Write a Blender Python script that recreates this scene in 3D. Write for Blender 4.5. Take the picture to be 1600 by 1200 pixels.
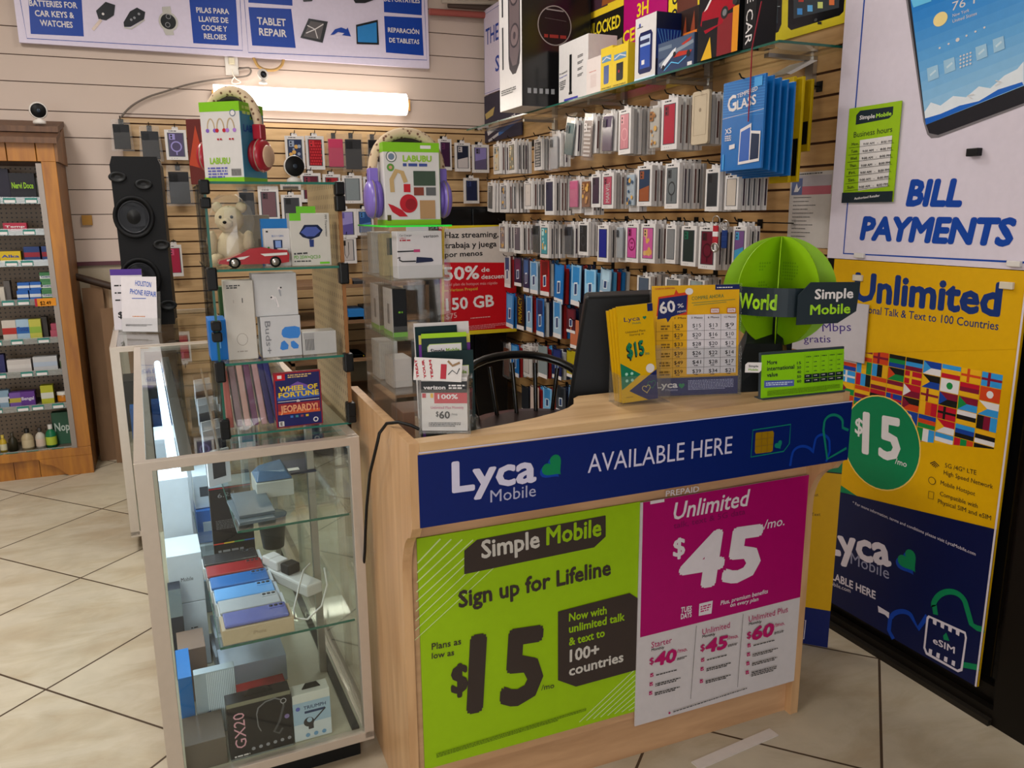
import bpy, math, random
from mathutils import Vector as V, Matrix
R_ = random.Random(7)
for o in list(bpy.data.objects): bpy.data.objects.remove(o)
SC = bpy.context.scene
COL = SC.collection
# ---------------------------------------------------------------- camera
EYE = V((0, 0, 1.5))
CR = V((0.9204, -0.3908, -0.0087)); CU = V((0.0897, 0.1896, 0.9777)); CF = V((0.3805, 0.9007, -0.2096))
FPX = 1245.5
cam = bpy.data.objects.new('camera', bpy.data.cameras.new('camera')); COL.objects.link(cam)
cam.data.sensor_width = 36; cam.data.lens = 36 * FPX / 1600; cam.data.clip_start = .02
cam.matrix_world = Matrix(((CR.x, CU.x, -CF.x, EYE.x), (CR.y, CU.y, -CF.y, EYE.y), (CR.z, CU.z, -CF.z, EYE.z), (0, 0, 0, 1)))
SC.camera = cam
# ---------------------------------------------------------------- world, exposure
SC.view_settings.view_transform = 'Standard'; SC.view_settings.look = 'None'
SC.view_settings.gamma = 1; SC.view_settings.use_curve_mapping = False
SC.view_settings.exposure = 0.0
SC.cycles.transparent_max_bounces = 48; SC.cycles.max_bounces = 10
W = bpy.data.worlds.new('world'); SC.world = W; W.use_nodes = True
W.node_tree.nodes['Background'].inputs[0].default_value = (1, .95, .88, 1)
W.node_tree.nodes['Background'].inputs[1].default_value = 0.12
# ---------------------------------------------------------------- ceiling lamps of the shop (behind and above the frame)
def area(name, loc, sx, sy, watts, col=(1, .965, .915), rot=(0, 0, 0)):
    l = bpy.data.lights.new(name, 'AREA'); l.shape = 'RECTANGLE'; l.size = sx; l.size_y = sy; l.energy = watts; l.color = col
    o = bpy.data.objects.new(name, l); COL.objects.link(o); o.location = loc; o.rotation_euler = rot; return o
LAMPS = [(-1.3, 0.9, 44), (-1.1, 3.3, 54), (0.9, 3.5, 36), (-.3, -1.6, 10)]
for i, (x, y, w) in enumerate(LAMPS): area('ceiling_lamp_light', (x, y, 3.25), .58, 1.18, w)
area('front_fill_light', (-1.3, -3.12, 1.55), 3.4, 2.1, 105, (.97, .98, 1), (math.radians(90), 0, math.radians(-8)))  # added fill from behind the camera, for the counter front and right wall
# ---------------------------------------------------------------- pixel rays onto real planes (photo frame 1600 x 1200)
def ray(x, y): return CF + CR * ((x - 800) / FPX) - CU * ((y - 600) / FPX)
def onX(x, y, X): d = ray(x, y); return EYE + d * (X / d.x)
def onY(x, y, Y): d = ray(x, y); return EYE + d * (Y / d.y)
def onZ(x, y, z): d = ray(x, y); return EYE + d * ((z - EYE.z) / d.z)
# ---------------------------------------------------------------- materials
def lin(h):
    h = h.lstrip('#'); h = h if len(h) == 6 else ''.join(q * 2 for q in h); c = [int(h[i:i + 2], 16) / 255 for i in (0, 2, 4)]
    return tuple((v / 12.92 if v <= .04045 else ((v + .055) / 1.055) ** 2.4) for v in c) + (1,)
_M = {}
def nodes(name):
    m = bpy.data.materials.new(name); m.use_nodes = True; nt = m.node_tree
    return m, nt, nt.nodes['Principled BSDF']
def mt(h, rough=.5, metal=0., spec=.28, var=.06, scale=40, emit=0, coat=0):
    """plain coloured surface with a faint procedural unevenness"""
    k = (h, rough, metal, spec, var, scale, emit, coat)
    if k in _M: return _M[k]
    m, nt, b = nodes('surface_' + h.strip('#'))
    c = lin(h)
    n = nt.nodes.new('ShaderNodeTexNoise'); n.inputs['Scale'].default_value = scale; n.inputs['Detail'].default_value = 3
    tc = nt.nodes.new('ShaderNodeTexCoord'); nt.links.new(tc.outputs['Object'], n.inputs['Vector'])
    mx = nt.nodes.new('ShaderNodeMix'); mx.data_type = 'RGBA'
    mx.inputs[6].default_value = tuple(v * (1 - var) for v in c[:3]) + (1,); mx.inputs[7].default_value = tuple(min(1, v * (1 + var)) for v in c[:3]) + (1,)
    nt.links.new(n.outputs[0], mx.inputs[0]); nt.links.new(mx.outputs[2], b.inputs['Base Color'])
    b.inputs['Roughness'].default_value = rough; b.inputs['Metallic'].default_value = metal; b.inputs['Specular IOR Level'].default_value = spec
    if coat: b.inputs['Coat Weight'].default_value = coat
    if emit: b.inputs['Emission Color'].default_value = c; b.inputs['Emission Strength'].default_value = emit
    m.diffuse_color = c
    _M[k] = m; return m
def glassy(name, tint, gloss=.9, f=.5, haze=0., hazecol='#ffffff', rough=.02):
    """thin clear sheet: lets light through, reflects at grazing angles, optional milky share"""
    m = bpy.data.materials.new(name); m.use_nodes = True; nt = m.node_tree; nt.nodes.clear()
    out = nt.nodes.new('ShaderNodeOutputMaterial'); tr = nt.nodes.new('ShaderNodeBsdfTransparent'); gl = nt.nodes.new('ShaderNodeBsdfGlossy')
    tr.inputs[0].default_value = lin(tint); gl.inputs['Roughness'].default_value = rough; gl.inputs[0].default_value = (gloss, gloss, gloss, 1)
    lw = nt.nodes.new('ShaderNodeLayerWeight'); lw.inputs[0].default_value = .5; pw = nt.nodes.new('ShaderNodeMath'); pw.operation = 'POWER'; pw.inputs[1].default_value = 4.2
    fr = nt.nodes.new('ShaderNodeMath'); fr.operation = 'MULTIPLY_ADD'; fr.inputs[1].default_value = .8; fr.inputs[2].default_value = .035 * f / .5
    nt.links.new(lw.outputs['Facing'], pw.inputs[0]); nt.links.new(pw.outputs[0], fr.inputs[0])
    mx = nt.nodes.new('ShaderNodeMixShader'); nt.links.new(fr.outputs[0], mx.inputs[0]); nt.links.new(tr.outputs[0], mx.inputs[1]); nt.links.new(gl.outputs[0], mx.inputs[2])
    last = mx
    if haze:
        df = nt.nodes.new('ShaderNodeBsdfDiffuse'); df.inputs[0].default_value = lin(hazecol)
        m2 = nt.nodes.new('ShaderNodeMixShader'); m2.inputs[0].default_value = haze
        nt.links.new(mx.outputs[0], m2.inputs[1]); nt.links.new(df.outputs[0], m2.inputs[2]); last = m2
    nt.links.new(last.outputs[0], out.inputs[0]); return m
GLASS = glassy('clear_glass', '#fafdfb'); GEDGE = mt('#1f5a4c', .15, 0, .6)
ACRYL = glassy('clear_acrylic', '#fbfcfc', haze=.018); BAG = glassy('clear_plastic_bag', '#fafafa', f=.45, haze=.035, rough=.12)
def wood(name, c1, c2, stretch=(1, 1, 1), rough=.42, scale=6, dist=2.5, coord='Object'):
    m, nt, b = nodes(name)
    tc = nt.nodes.new('ShaderNodeTexCoord'); mp = nt.nodes.new('ShaderNodeMapping'); mp.inputs['Scale'].default_value = stretch
    n = nt.nodes.new('ShaderNodeTexNoise'); n.inputs['Scale'].default_value = scale; n.inputs['Detail'].default_value = 6; n.inputs['Distortion'].default_value = dist * .15
    cr = nt.nodes.new('ShaderNodeValToRGB'); e = cr.color_ramp.elements; e[0].position = .3; e[1].position = .7; e[0].color = lin(c1); e[1].color = lin(c2)
    nt.links.new(tc.outputs[coord], mp.inputs[0]); nt.links.new(mp.outputs[0], n.inputs['Vector']); nt.links.new(n.outputs[0], cr.inputs[0]); nt.links.new(cr.outputs[0], b.inputs['Base Color'])
    b.inputs['Roughness'].default_value = rough; return m
# ---------------------------------------------------------------- mesh building
class MB:
    def __init__(s): s.v = []; s.f = []; s.mi = []; s.mats = []; s.sm = []
    def mat(s, m):
        if m not in s.mats: s.mats.append(m)
        return s.mats.index(m)
    def add(s, vs, fs, m, smooth=False):
        o = len(s.v); s.v += [V(p) for p in vs]; i = s.mat(m)
        for f in fs: s.f.append([o + k for k in f]); s.mi.append(i); s.sm.append(smooth)
        return s
    def poly(s, pts, m): return s.add(pts, [list(range(len(pts)))], m)
    def box(s, a, b, m):
        x0, y0, z0 = (min(a[i], b[i]) for i in range(3)); x1, y1, z1 = (max(a[i], b[i]) for i in range(3))
        return s.add([(x0, y0, z0), (x1, y0, z0), (x1, y1, z0), (x0, y1, z0), (x0, y0, z1), (x1, y0, z1), (x1, y1, z1), (x0, y1, z1)],
              [(3, 2, 1, 0), (4, 5, 6, 7), (0, 1, 5, 4), (1, 2, 6, 5), (2, 3, 7, 6), (3, 0, 4, 7)], m)
    def hexa(s, lo, hi, m):
        """lo, hi: four points each, same order"""
        return s.add(list(lo) + list(hi), [(3, 2, 1, 0), (4, 5, 6, 7), (0, 1, 5, 4), (1, 2, 6, 5), (2, 3, 7, 6), (3, 0, 4, 7)], m)
    def prism(s, pts, y0, y1, m, ax='y', smooth=False):
        """outline extruded along an axis: (x,z) along y, (y,z) along x, (x,y) along z"""
        n = len(pts)
        g = {'y': lambda p, t: (p[0], t, p[1]), 'x': lambda p, t: (t, p[0], p[1]), 'z': lambda p, t: (p[0], p[1], t)}[ax]
        vs = [g(p, y0) for p in pts] + [g(p, y1) for p in pts]
        s.add(vs, [list(range(n - 1, -1, -1)), list(range(n, 2 * n))], m)
        return s.add(vs, [(i, (i + 1) % n, n + (i + 1) % n, n + i) for i in range(n)], m, smooth)
    def tube(s, pts, r, m, n=8, closed=False):
        pts = [V(p) for p in pts]; k = len(pts); rs = r if isinstance(r, (list, tuple)) else [r] * k
        o = []; up = None
        for i, p in enumerate(pts):
            if closed: t = pts[(i + 1) % k] - pts[i - 1]
            else: t = pts[min(i + 1, k - 1)] - pts[max(i - 1, 0)]
            t.normalize()
            if up is None: up = V((0, 0, 1)) if abs(t.z) < .9 else V((1, 0, 0))
            a = t.cross(up); a.normalize(); b = a.cross(t); up = b
            o += [p + (a * math.cos(q) + b * math.sin(q)) * rs[i] for q in (2 * math.pi * j / n for j in range(n))]
        fs = []
        for i in range(k if closed else k - 1):
            for j in range(n): fs.append((i * n + j, i * n + (j + 1) % n, ((i + 1) % k) * n + (j + 1) % n, ((i + 1) % k) * n + j))
        s.add(o, fs, m, True)
        if not closed: s.add(o[:n], [list(range(n))], m); s.add(o[-n:], [list(range(n))], m)
        return s
    def lathe(s, prof, m, M=None, n=20):
        """profile of (radius, height) turned about local z, then M"""
        o = [V((r * math.cos(q), r * math.sin(q), z)) for r, z in prof for q in (2 * math.pi * j / n for j in range(n))]
        if M: o = [M @ p for p in o]
        fs = [(i * n + j, i * n + (j + 1) % n, (i + 1) * n + (j + 1) % n, (i + 1) * n + j) for i in range(len(prof) - 1) for j in range(n)]
        s.add(o, fs, m, True)
        if prof[0][0] > 1e-6: s.add(o[:n], [list(range(n - 1, -1, -1))], m)
        if prof[-1][0] > 1e-6: s.add(o[-n:], [list(range(n))], m)
        return s
    def ball(s, c, r, m, n=14, k=9):
        r = r if isinstance(r, (tuple, list)) else (r, r, r)
        M = Matrix.Translation(V(c)) @ Matrix.Diagonal((r[0], r[1], r[2], 1))
        return s.lathe([(max(1e-7, math.sin(math.pi * i / k)), -math.cos(math.pi * i / k)) for i in range(k + 1)], m, M, n)
    def xf(s, M, start=0): s.v = s.v[:start] + [M @ p for p in s.v[start:]]; return s
    def build(s, name, parent=None, bev=0, M=None, label=None):
        me = bpy.data.meshes.new(name); me.from_pydata([tuple(p) for p in s.v], [], s.f)
        for m in s.mats: me.materials.append(m)
        me.polygons.foreach_set('material_index', s.mi); me.polygons.foreach_set('use_smooth', s.sm); me.update()
        o = bpy.data.objects.new(name, me); COL.objects.link(o)
        if parent: o.parent = parent
        if M is not None: o.matrix_world = M
        if bev: b = o.modifiers.new('bevel', 'BEVEL'); b.width = bev; b.segments = 2; b.limit_method = 'ANGLE'
        if label: o['label'] = label
        return o
def tag(o, label, cat, group=None, kind=None):
    o['label'] = label; o['category'] = cat
    if group: o['group'] = group
    if kind: o['kind'] = kind
    return o
def struct(o): o['kind'] = 'structure'; return o
def thing(name, label, cat, M=None, group=None):
    o = bpy.data.objects.new(name, None); COL.objects.link(o); o.empty_display_size = .05
    if M is not None: o.matrix_world = M
    return tag(o, label, cat, group)
def at(p, rz=0, rx=0, ry=0):
    """frame at point p: local x right, -y towards the viewer of its front, z up"""
    return Matrix.Translation(V(p)) @ Matrix.Rotation(rz, 4, 'Z') @ Matrix.Rotation(ry, 4, 'Y') @ Matrix.Rotation(rx, 4, 'X')
FX = -math.pi / 2      # turns a front from -y to -x (the right-hand wall)
def copy_tree(o, M):
    c = o.copy(); COL.objects.link(c); c.matrix_world = M
    for ch in o.children:
        d = ch.copy(); COL.objects.link(d); d.parent = c
        for g in ch.children: e = g.copy(); COL.objects.link(e); e.parent = d
    return c
# ---------------------------------------------------------------- printing on a face
_TX = {}
def textmesh(t, bold, shear, sp):
    k = (t, bold, shear, sp)
    if k not in _TX:
        cu = bpy.data.curves.new('text', 'FONT'); cu.body = t; cu.resolution_u = 2; cu.shear = shear; cu.space_character = sp; cu.fill_mode = 'FRONT'
        o = bpy.data.objects.new('text', cu); me = bpy.data.meshes.new_from_object(o)
        vs = [v.co.copy() for v in me.vertices]; fs = [list(p.vertices) for p in me.polygons]
        bpy.data.objects.remove(o); bpy.data.curves.remove(cu); bpy.data.meshes.remove(me)
        if bold > .004:
            b = bold * .85; n0 = len(vs); v0, f0 = list(vs), list(fs)
            for q in range(8 if bold >= .025 else 4):
                an = math.pi * q / (4 if bold >= .025 else 2) + (0 if bold >= .025 else math.pi / 4)
                vs += [V((v.x + b * math.cos(an), v.y + b * math.sin(an), 3e-5 * (q + 1))) for v in v0]; fs += [[i + n0 * (q + 1) for i in f] for f in f0]
        _TX[k] = vs, fs
    return _TX[k]
class Face:
    """the flat front of a thing: root frame local (x right, z up) at local y = y0, printed layer over layer"""
    def __init__(s, root, y0=0., box=None, px=False, M=None):
        s.root = root; s.y0 = y0; s.b = box or (0, 0, 1, 1); s.px = px; s.art = MB(); s.fine = MB(); s.k = 0
        s.M = M or root.matrix_world.copy(); s.Mi = s.M.inverted()
    def L(s, p):
        if s.px:
            o = s.Mi @ EYE; d = s.Mi.to_3x3() @ ray(p[0], p[1]); t = (s.y0 - o.y) / d.y; q = o + d * t; return (q.x, q.z)
        return (s.b[0] + p[0] * (s.b[2] - s.b[0]), s.b[1] + p[1] * (s.b[3] - s.b[1]))
    def y(s): s.k += 1; return s.y0 - .0003 - .00006 * s.k
    def loc(s, pts, m, mb=None):
        y = s.y(); a = 0
        for i in range(len(pts)): p, q = pts[i - 1], pts[i]; a += p[0] * q[1] - q[0] * p[1]
        if a < 0: pts = pts[::-1]
        (mb or s.art).poly([(x, y, z) for x, z in pts], m); return s
    def poly(s, pts, m):
        q = [s.L(p) for p in pts]
        if s.px and s.b != (0, 0, 1, 1): q = [(min(max(x, s.b[0]), s.b[2]), min(max(z, s.b[1]), s.b[3])) for x, z in q]
        return s.loc(q, m)
    def rect(s, a, b, m): return s.poly([a, (b[0], a[1]), b, (a[0], b[1])], m)
    def disc(s, c, r, m, n=28, ry=None):
        x, z = s.L(c)
        if s.px: q = s.L((c[0] + r, c[1])); w = abs(q[0] - x); q = s.L((c[0], c[1] + (ry or r))); h = abs(q[1] - z)
        else: w = r * abs(s.b[2] - s.b[0]); h = (ry * abs(s.b[3] - s.b[1])) if ry else w
        return s.loc([(x + w * math.cos(2 * math.pi * i / n), z + h * math.sin(2 * math.pi * i / n)) for i in range(n)], m)
    def line(s, pts, w, m, closed=False, mb=None):
        """stroke of width w (metres) through points"""
        P = [V(s.L(p)) for p in pts]; y = s.y(); n = len(P); ls = []; rs = []
        for i in range(n):
            a = P[(i - 1) % n] if (closed or i) else P[i]; b = P[(i + 1) % n] if (closed or i < n - 1) else P[i]
            t = (b - a); t = t / max(t.length, 1e-9); q = V((-t.y, t.x)) * w / 2
            ls.append((P[i].x + q.x, y, P[i].y + q.y)); rs.append((P[i].x - q.x, y, P[i].y - q.y))
        fs = [(n + i, n + (i + 1) % n, (i + 1) % n, i) for i in range(n if closed else n - 1)]
        (mb or s.art).add(ls + rs, fs, m); return s
    def text(s, t, a, b, h, m, bold=.012, shear=0, part='lettering', sp=1.0, fine=False, label=None):
        """fit t on the baseline a..b with capital height h"""
        vs, fs = textmesh(t, bold, shear, sp)
        if not vs: return s
        x0 = min(v.x for v in vs); x1 = max(v.x for v in vs)
        A = V(s.L(a)); B = V(s.L(b)); Hh = V(s.L((a[0], a[1] - h if s.px else a[1] + h))) - A
        d = (B - A) / (x1 - x0); u = Hh / .69; y = s.y()
        if s.px: u = V((u.x * .0, u.y)) if abs(d.y) < 1e-9 else u
        # text rises square to its baseline
        pn = V((-d.y, d.x)); pn = pn / max(pn.length, 1e-9) * u.length
        if pn.y < 0 and abs(d.x) > abs(d.y): pn = -pn
        s.k += 2 if bold > .004 else 0
        P = [(A.x + d.x * (v.x - x0) + pn.x * v.y, y - v.z, A.y + d.y * (v.x - x0) + pn.y * v.y) for v in vs]
        if fine: s.fine.add(P, fs, m)
        else:
            mb = MB(); mb.add(P, fs, m); o = mb.build(part, s.root)
            if label: o['label'] = label
        return s
    def scribble(s, a, b, h, m, n=1, seed=1):
        """rows of print too small to read: short dashes between a and b"""
        r = random.Random(seed)
        A = V(s.L(a)); B = V(s.L(b)); y = s.y(); d = B - A; Ln = d.length; d = d / max(Ln, 1e-9); u = V((-d.y, d.x)) * h
        for j in range(n):
            x = 0
            while x < Ln * (1 if j < n - 1 else .8):
                w = min(h * r.uniform(1, 3.6), Ln - x); p = A + d * x - u * (1.75 * j); q = p + d * w
                s.fine.poly([(p.x, y, p.y), (q.x, y, q.y), (q.x + u.x, y, q.y + u.y), (p.x + u.x, y, p.y + u.y)], m); x += w + h * .6
        return s
    def heart(s, c, r, m, w=0, rot=0, hgt=None):
        x, z = s.L(c)
        if s.px: r = abs(s.L((c[0] + r, c[1]))[0] - x)
        pts = []
        for i in range(30):
            t = 2 * math.pi * i / 30
            hx = 16 * math.sin(t) ** 3 / 16; hz = (13 * math.cos(t) - 5 * math.cos(2 * t) - 2 * math.cos(3 * t) - math.cos(4 * t)) / 16
            pts.append((x + r * (hx * math.cos(rot) - hz * math.sin(rot)), z + r * (hx * math.sin(rot) + hz * math.cos(rot))))
        if not w: return s.loc(pts, m)
        px, b = s.px, s.b; s.px = False; s.b = (0, 0, 1, 1); s.line(pts, w, m, True); s.px, s.b = px, b; return s
    def done(s, art='printed_artwork', fine='fine_print'):
        if s.art.f: s.art.build(art, s.root)
        if s.fine.f: s.fine.build(fine, s.root)
        return s
WHITE = mt('#d8d2d2', .5); PAPER = mt('#cfc9c6', .6); BLACK = mt('#0c0c0d', .45); INK = mt('#17181c', .5); BLKP = mt('#0c0c0d', .5, 0, .2); GREYD = mt('#3a3a3c', .5)
STEEL = mt('#b0aca6', .3, .9, .5); ALU = mt('#c2b6a9', .35, .45, .4)
def carton(name, label, cat, M, w, d, h, m, group=None, bev=.0015):
    """a closed box of goods as one root mesh: local x 0..w, y 0..d, z 0..h, front at y=0; returns root and its front face"""
    o = MB().box((0, 0, 0), (w, d, h), m).build(name, None, bev, M); tag(o, label, cat, group)
    return o, Face(o, 0, (0, 0, w, h))
def board(name, label, cat, M, x0, z0, x1, z1, m, th=.004, group=None, part='panel', px=True):
    """a flat sign: panel part under an Empty; returns root and its face (pixel coordinates)"""
    r = thing(name, label, cat, M, group)
    MB().box((x0, 0, z0), (x1, th, z1), m).build(part, r)
    return r, Face(r, 0, (x0, z0, x1, z1), px)
# ================================================================ the room
YB, XR = 5.67, 2.24
def tiles():
    m, nt, b = nodes('beige_floor_tiles'); L = nt.links.new
    tc = nt.nodes.new('ShaderNodeTexCoord'); mp = nt.nodes.new('ShaderNodeMapping'); mp.vector_type = 'TEXTURE'
    mp.inputs['Location'].default_value = (-.473, 3.612, 0); mp.inputs['Rotation'].default_value = (0, 0, math.radians(43.4)); mp.inputs['Scale'].default_value = (.62, .62, .62)
    L(tc.outputs['Object'], mp.inputs[0]); sp = nt.nodes.new('ShaderNodeSeparateXYZ'); L(mp.outputs[0], sp.inputs[0])
    def M(op, a, bb=None):
        n = nt.nodes.new('ShaderNodeMath'); n.operation = op
        for i, q in enumerate((a, bb)):
            if q is None: continue
            if hasattr(q, 'links'): L(q, n.inputs[i])
            else: n.inputs[i].default_value = q
        return n.outputs[0]
    ds = []
    for o in (sp.outputs[0], sp.outputs[1]):
        f = M('FRACT', M('ADD', o, .5)); ds.append(M('ABSOLUTE', M('SUBTRACT', f, .5)))
    d = M('MINIMUM', ds[0], ds[1]); g = M('LESS_THAN', d, .0062)
    ix = M('FLOOR', sp.outputs[0]); iy = M('FLOOR', sp.outputs[1]); cb = nt.nodes.new('ShaderNodeCombineXYZ'); L(ix, cb.inputs[0]); L(iy, cb.inputs[1])
    wn = nt.nodes.new('ShaderNodeTexWhiteNoise'); wn.noise_dimensions = '3D'; L(cb.outputs[0], wn.inputs[0])
    av = nt.nodes.new('ShaderNodeVectorMath'); av.operation = 'MULTIPLY_ADD'; av.inputs[1].default_value = (9, 9, 9); L(wn.outputs[1], av.inputs[0]); L(tc.outputs['Object'], av.inputs[2])
    sc = nt.nodes.new('ShaderNodeMapping'); sc.inputs['Rotation'].default_value = (0, 0, .9); sc.inputs['Scale'].default_value = (1.6, 4.2, 1); L(av.outputs[0], sc.inputs[0])
    n1 = nt.nodes.new('ShaderNodeTexNoise'); n1.inputs['Scale'].default_value = 1.5; n1.inputs['Detail'].default_value = 8; n1.inputs['Roughness'].default_value = .62; n1.inputs['Distortion'].default_value = .7; L(sc.outputs[0], n1.inputs['Vector'])
    cr = nt.nodes.new('ShaderNodeValToRGB'); e = cr.color_ramp.elements; e[0].position = .33; e[0].color = lin('#b7a68c'); e[1].position = .55; e[1].color = lin('#c6b9a3')
    x = cr.color_ramp.elements.new(.45); x.color = lin('#beb098'); L(n1.outputs[0], cr.inputs[0])
    n2 = nt.nodes.new('ShaderNodeTexNoise'); n2.inputs['Scale'].default_value = 14; n2.inputs['Detail'].default_value = 5; L(tc.outputs['Object'], n2.inputs['Vector'])
    mx = nt.nodes.new('ShaderNodeMix'); mx.data_type = 'RGBA'; mx.blend_type = 'MULTIPLY'; mx.inputs[0].default_value = .22; L(cr.outputs[0], mx.inputs[6]); L(n2.outputs[0], mx.inputs[7])
    m2 = nt.nodes.new('ShaderNodeMix'); m2.data_type = 'RGBA'; L(g, m2.inputs[0]); L(mx.outputs[2], m2.inputs[6]); m2.inputs[7].default_value = lin('#4a3a2c')
    L(m2.outputs[2], b.inputs['Base Color']); b.inputs['Roughness'].default_value = .5; b.inputs['Specular IOR Level'].default_value = .3
    bp = nt.nodes.new('ShaderNodeBump'); bp.inputs['Strength'].default_value = .25; bp.inputs['Distance'].default_value = .004; L(M('SUBTRACT', n1.outputs[0], g), bp.inputs['Height']); L(bp.outputs[0], b.inputs['Normal'])
    return m
struct(MB().box((-4.2, -3.4, -.06), (XR + .3, YB + .2, 0), tiles()).build('floor'))
struct(MB().box((-4.2, -3.4, 3.3), (XR + .3, YB + .2, 3.36), mt('#cfc8bb', .8)).build('ceiling'))
# back wall: lapped boards, cut as real steps; green-grey plaster below the rail
SID = mt('#c4b1a4', .6, 0, .4, .05, 3); LOWW = mt('#a89a84', .7); GRV = mt('#5b4a42', .8)
w = MB(); edges = [1.212, 1.361, 1.512, 1.661, 1.812, 1.968, 2.117, 2.278, 2.426, 2.58, 2.73, 2.88, 3.03, 3.18, 3.3]
for a, b in zip(edges[:-1], edges[1:]):
    w.hexa([(-4, YB, a + .005), (XR, YB, a + .005), (XR, YB + .1, a + .005), (-4, YB + .1, a + .005)], [(-4, YB + .004, b), (XR, YB + .004, b), (XR, YB + .1, b), (-4, YB + .1, b)], SID)
    w.box((-4, YB + .008, a - .002), (XR, YB + .1, a + .006), GRV)
w.box((-4, YB + .006, 0), (XR, YB + .1, 1.208), LOWW)
struct(w.build('wall_back'))
struct(MB().box((-4, YB - .012, 1.202), (XR, YB + .02, 1.226), mt('#5a3038', .5)).build('trim_1'))
struct(MB().box((-4.2, -3.4, 0), (-4, YB + .1, 3.3), mt('#c9b9a6', .7)).build('wall_left'))
struct(MB().box((-4.2, -3.4, 0), (XR + .3, -3.2, 3.3), mt('#b8aa98', .7)).build('wall_front'))
BRN = wood('dark_brown_wood', '#4a2d1c', '#70462a', (1, 1, 8))
w = MB().box((XR + .02, 2.16, 0), (XR + .2, YB + .1, 3.3), mt('#b09a86', .7))
w.box((XR + .02, -3.2, 2.7), (XR + .2, 2.16, 3.3), mt('#b09a86', .7)).box((XR + .02, -3.2, 0), (XR + .2, -.9, 3.3), mt('#b09a86', .7))
struct(w.build('wall_right'))
# ---- shop window at the right: dark frame, pane, sill track, near post
DK = mt('#17130f', .35, .3); DKP = mt('#0d0b0a', .3, .2)
w1 = struct(MB().box((2.155, 1.40, .06), (XR + .02, 2.18, .1), DK).build('window_1'))
MB().box((2.175, 1.40, .1), (2.23, 2.2, 2.7), mt('#0a0a0b', .1)).build('pane', w1)
f = MB().box((2.12, 1.06, 0), (XR + .1, 1.385, 2.7), DK).box((2.15, 1.385, 0), (2.17, 1.41, 2.7), DKP).box((2.16, 2.165, 0), (2.26, 2.205, 2.7), DK)
f.box((2.17, -.9, 0), (XR + .1, 1.06, 2.7), DKP); f.build('window_frame', w1)
tr = MB().box((2.105, 1.385, 0), (2.2, 2.2, .018), mt('#2b2620', .5, .4)).box((2.125, 1.385, .018), (2.15, 2.2, .045), DK).box((2.165, 1.385, .018), (2.2, 2.2, .07), DK)
tr.build('sill_track', w1)
MB().box((1.95, .2, 0), (2.3, 1.20, .006), mt('#4a443d', .9, 0, .2, .5, 90)).build('door_mat'); tag(bpy.data.objects['door_mat'], 'dark grey ribbed entrance mat at the foot of the black window post', 'mat')
w2 = struct(MB().box((-3.1, -3.2, .45), (.5, -3.16, .5), DK).box((-3.1, -3.2, 2.6), (.5, -3.16, 2.65), DK).box((-3.1, -3.2, .5), (-3.05, -3.16, 2.6), DK).box((.45, -3.2, .5), (.5, -3.16, 2.6), DK).build('front_fill_window'))  # unseen window frame, added to go with the front fill light
MB().box((-3.05, -3.195, .5), (.45, -3.185, 2.6), mt('#dfe8f2', .3, emit=1.6)).build('pane', w2)  # glowing pane, added as part of the front fill
# ---- slatwall panels
MAPLE = wood('maple_slat', '#ab8352', '#c39a66', (1.2, 1.2, 9), .45, 5, 1.5)
MAPLEX = wood('maple_slat_back', '#ab8a5f', '#c2a074', (1.2, 1.2, 9), .45, 5, 1.5)
SLOT = mt('#4f3320', .8)
zs = [round(1.739 + .0802 * i, 4) for i in range(-20, 9)]      # groove heights
def slats(ax, a, b, front, back, zlo, zhi, mat):
    mb = MB(); g = [z for z in zs if zlo < z < zhi]; lim = [zlo] + g + [zhi]
    for p, q in zip(lim[:-1], lim[1:]):
        lo, hi = p + .0045, q - .0045
        if ax == 'y': mb.box((front, a, lo), (back, b, hi), mat); mb.box((front + .011, a + .002, hi), (back, b - .002, hi + .009), SLOT)
        else: mb.box((a, front, lo), (b, back, hi), mat); mb.box((a + .002, front + .011, hi), (b - .002, back, hi + .009), SLOT)
    return mb
sw = thing('slatwall_panel', 'long maple slatwall on the right wall full of hooks and phone cases', 'slatwall')
slats('y', 2.235, YB - .02, 2.205, 2.258, .25, 2.32, MAPLE).build('slats', sw)
MB().box((2.205, 2.222, .2), (2.258, 2.236, 2.32), wood('maple_end', '#6e4a2c', '#8a6038', (1, 1, 6))).build('end_trim', sw)
sb = thing('slatwall_panel', 'pale maple slatwall on the back wall below the strip light', 'slatwall')
slats('x', -.21, 2.2, YB - .03, YB - .003, .5, 2.095, MAPLEX).build('slats', sb)
# ================================================================ signs on the walls
NAVY = mt('#053a9a', .45); SGN = mt('#d4cade', .4); LILAC = mt('#d5cbd8', .4)
r, F = board('service_sign', 'long white and blue repair services board high on the back wall', 'sign', at((0, 5.625, 0)), -.69, 2.487, 1.775, 3.2, SGN, .03)
for a in ((28, -20, 374, 79), (380, -20, 662, 94)):      # border lines of the two halves
    F.line([(a[0], a[1]), (a[0] + (14 if a[0] < 100 else 8), a[3] - (19 if a[0] < 100 else 12)), (a[2] + 5, a[3]), (a[2], a[1])], .004, NAVY)
F.poly([(40, -60), (124, -60), (131, 57), (48, 53)], NAVY).poly([(290, -60), (365, -60), (373, 71.5), (302, 67.5)], NAVY)
F.poly([(388, 11), (455, 14), (462, 75), (394, 71)], NAVY).poly([(600, 25), (659, 28), (662, 87), (603, 82)], NAVY)
F.poly([(387, -50), (455, -50), (457, 9), (388, 4)], NAVY).poly([(598, -50), (658, -50), (659, 24), (600, 19)], NAVY)
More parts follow.
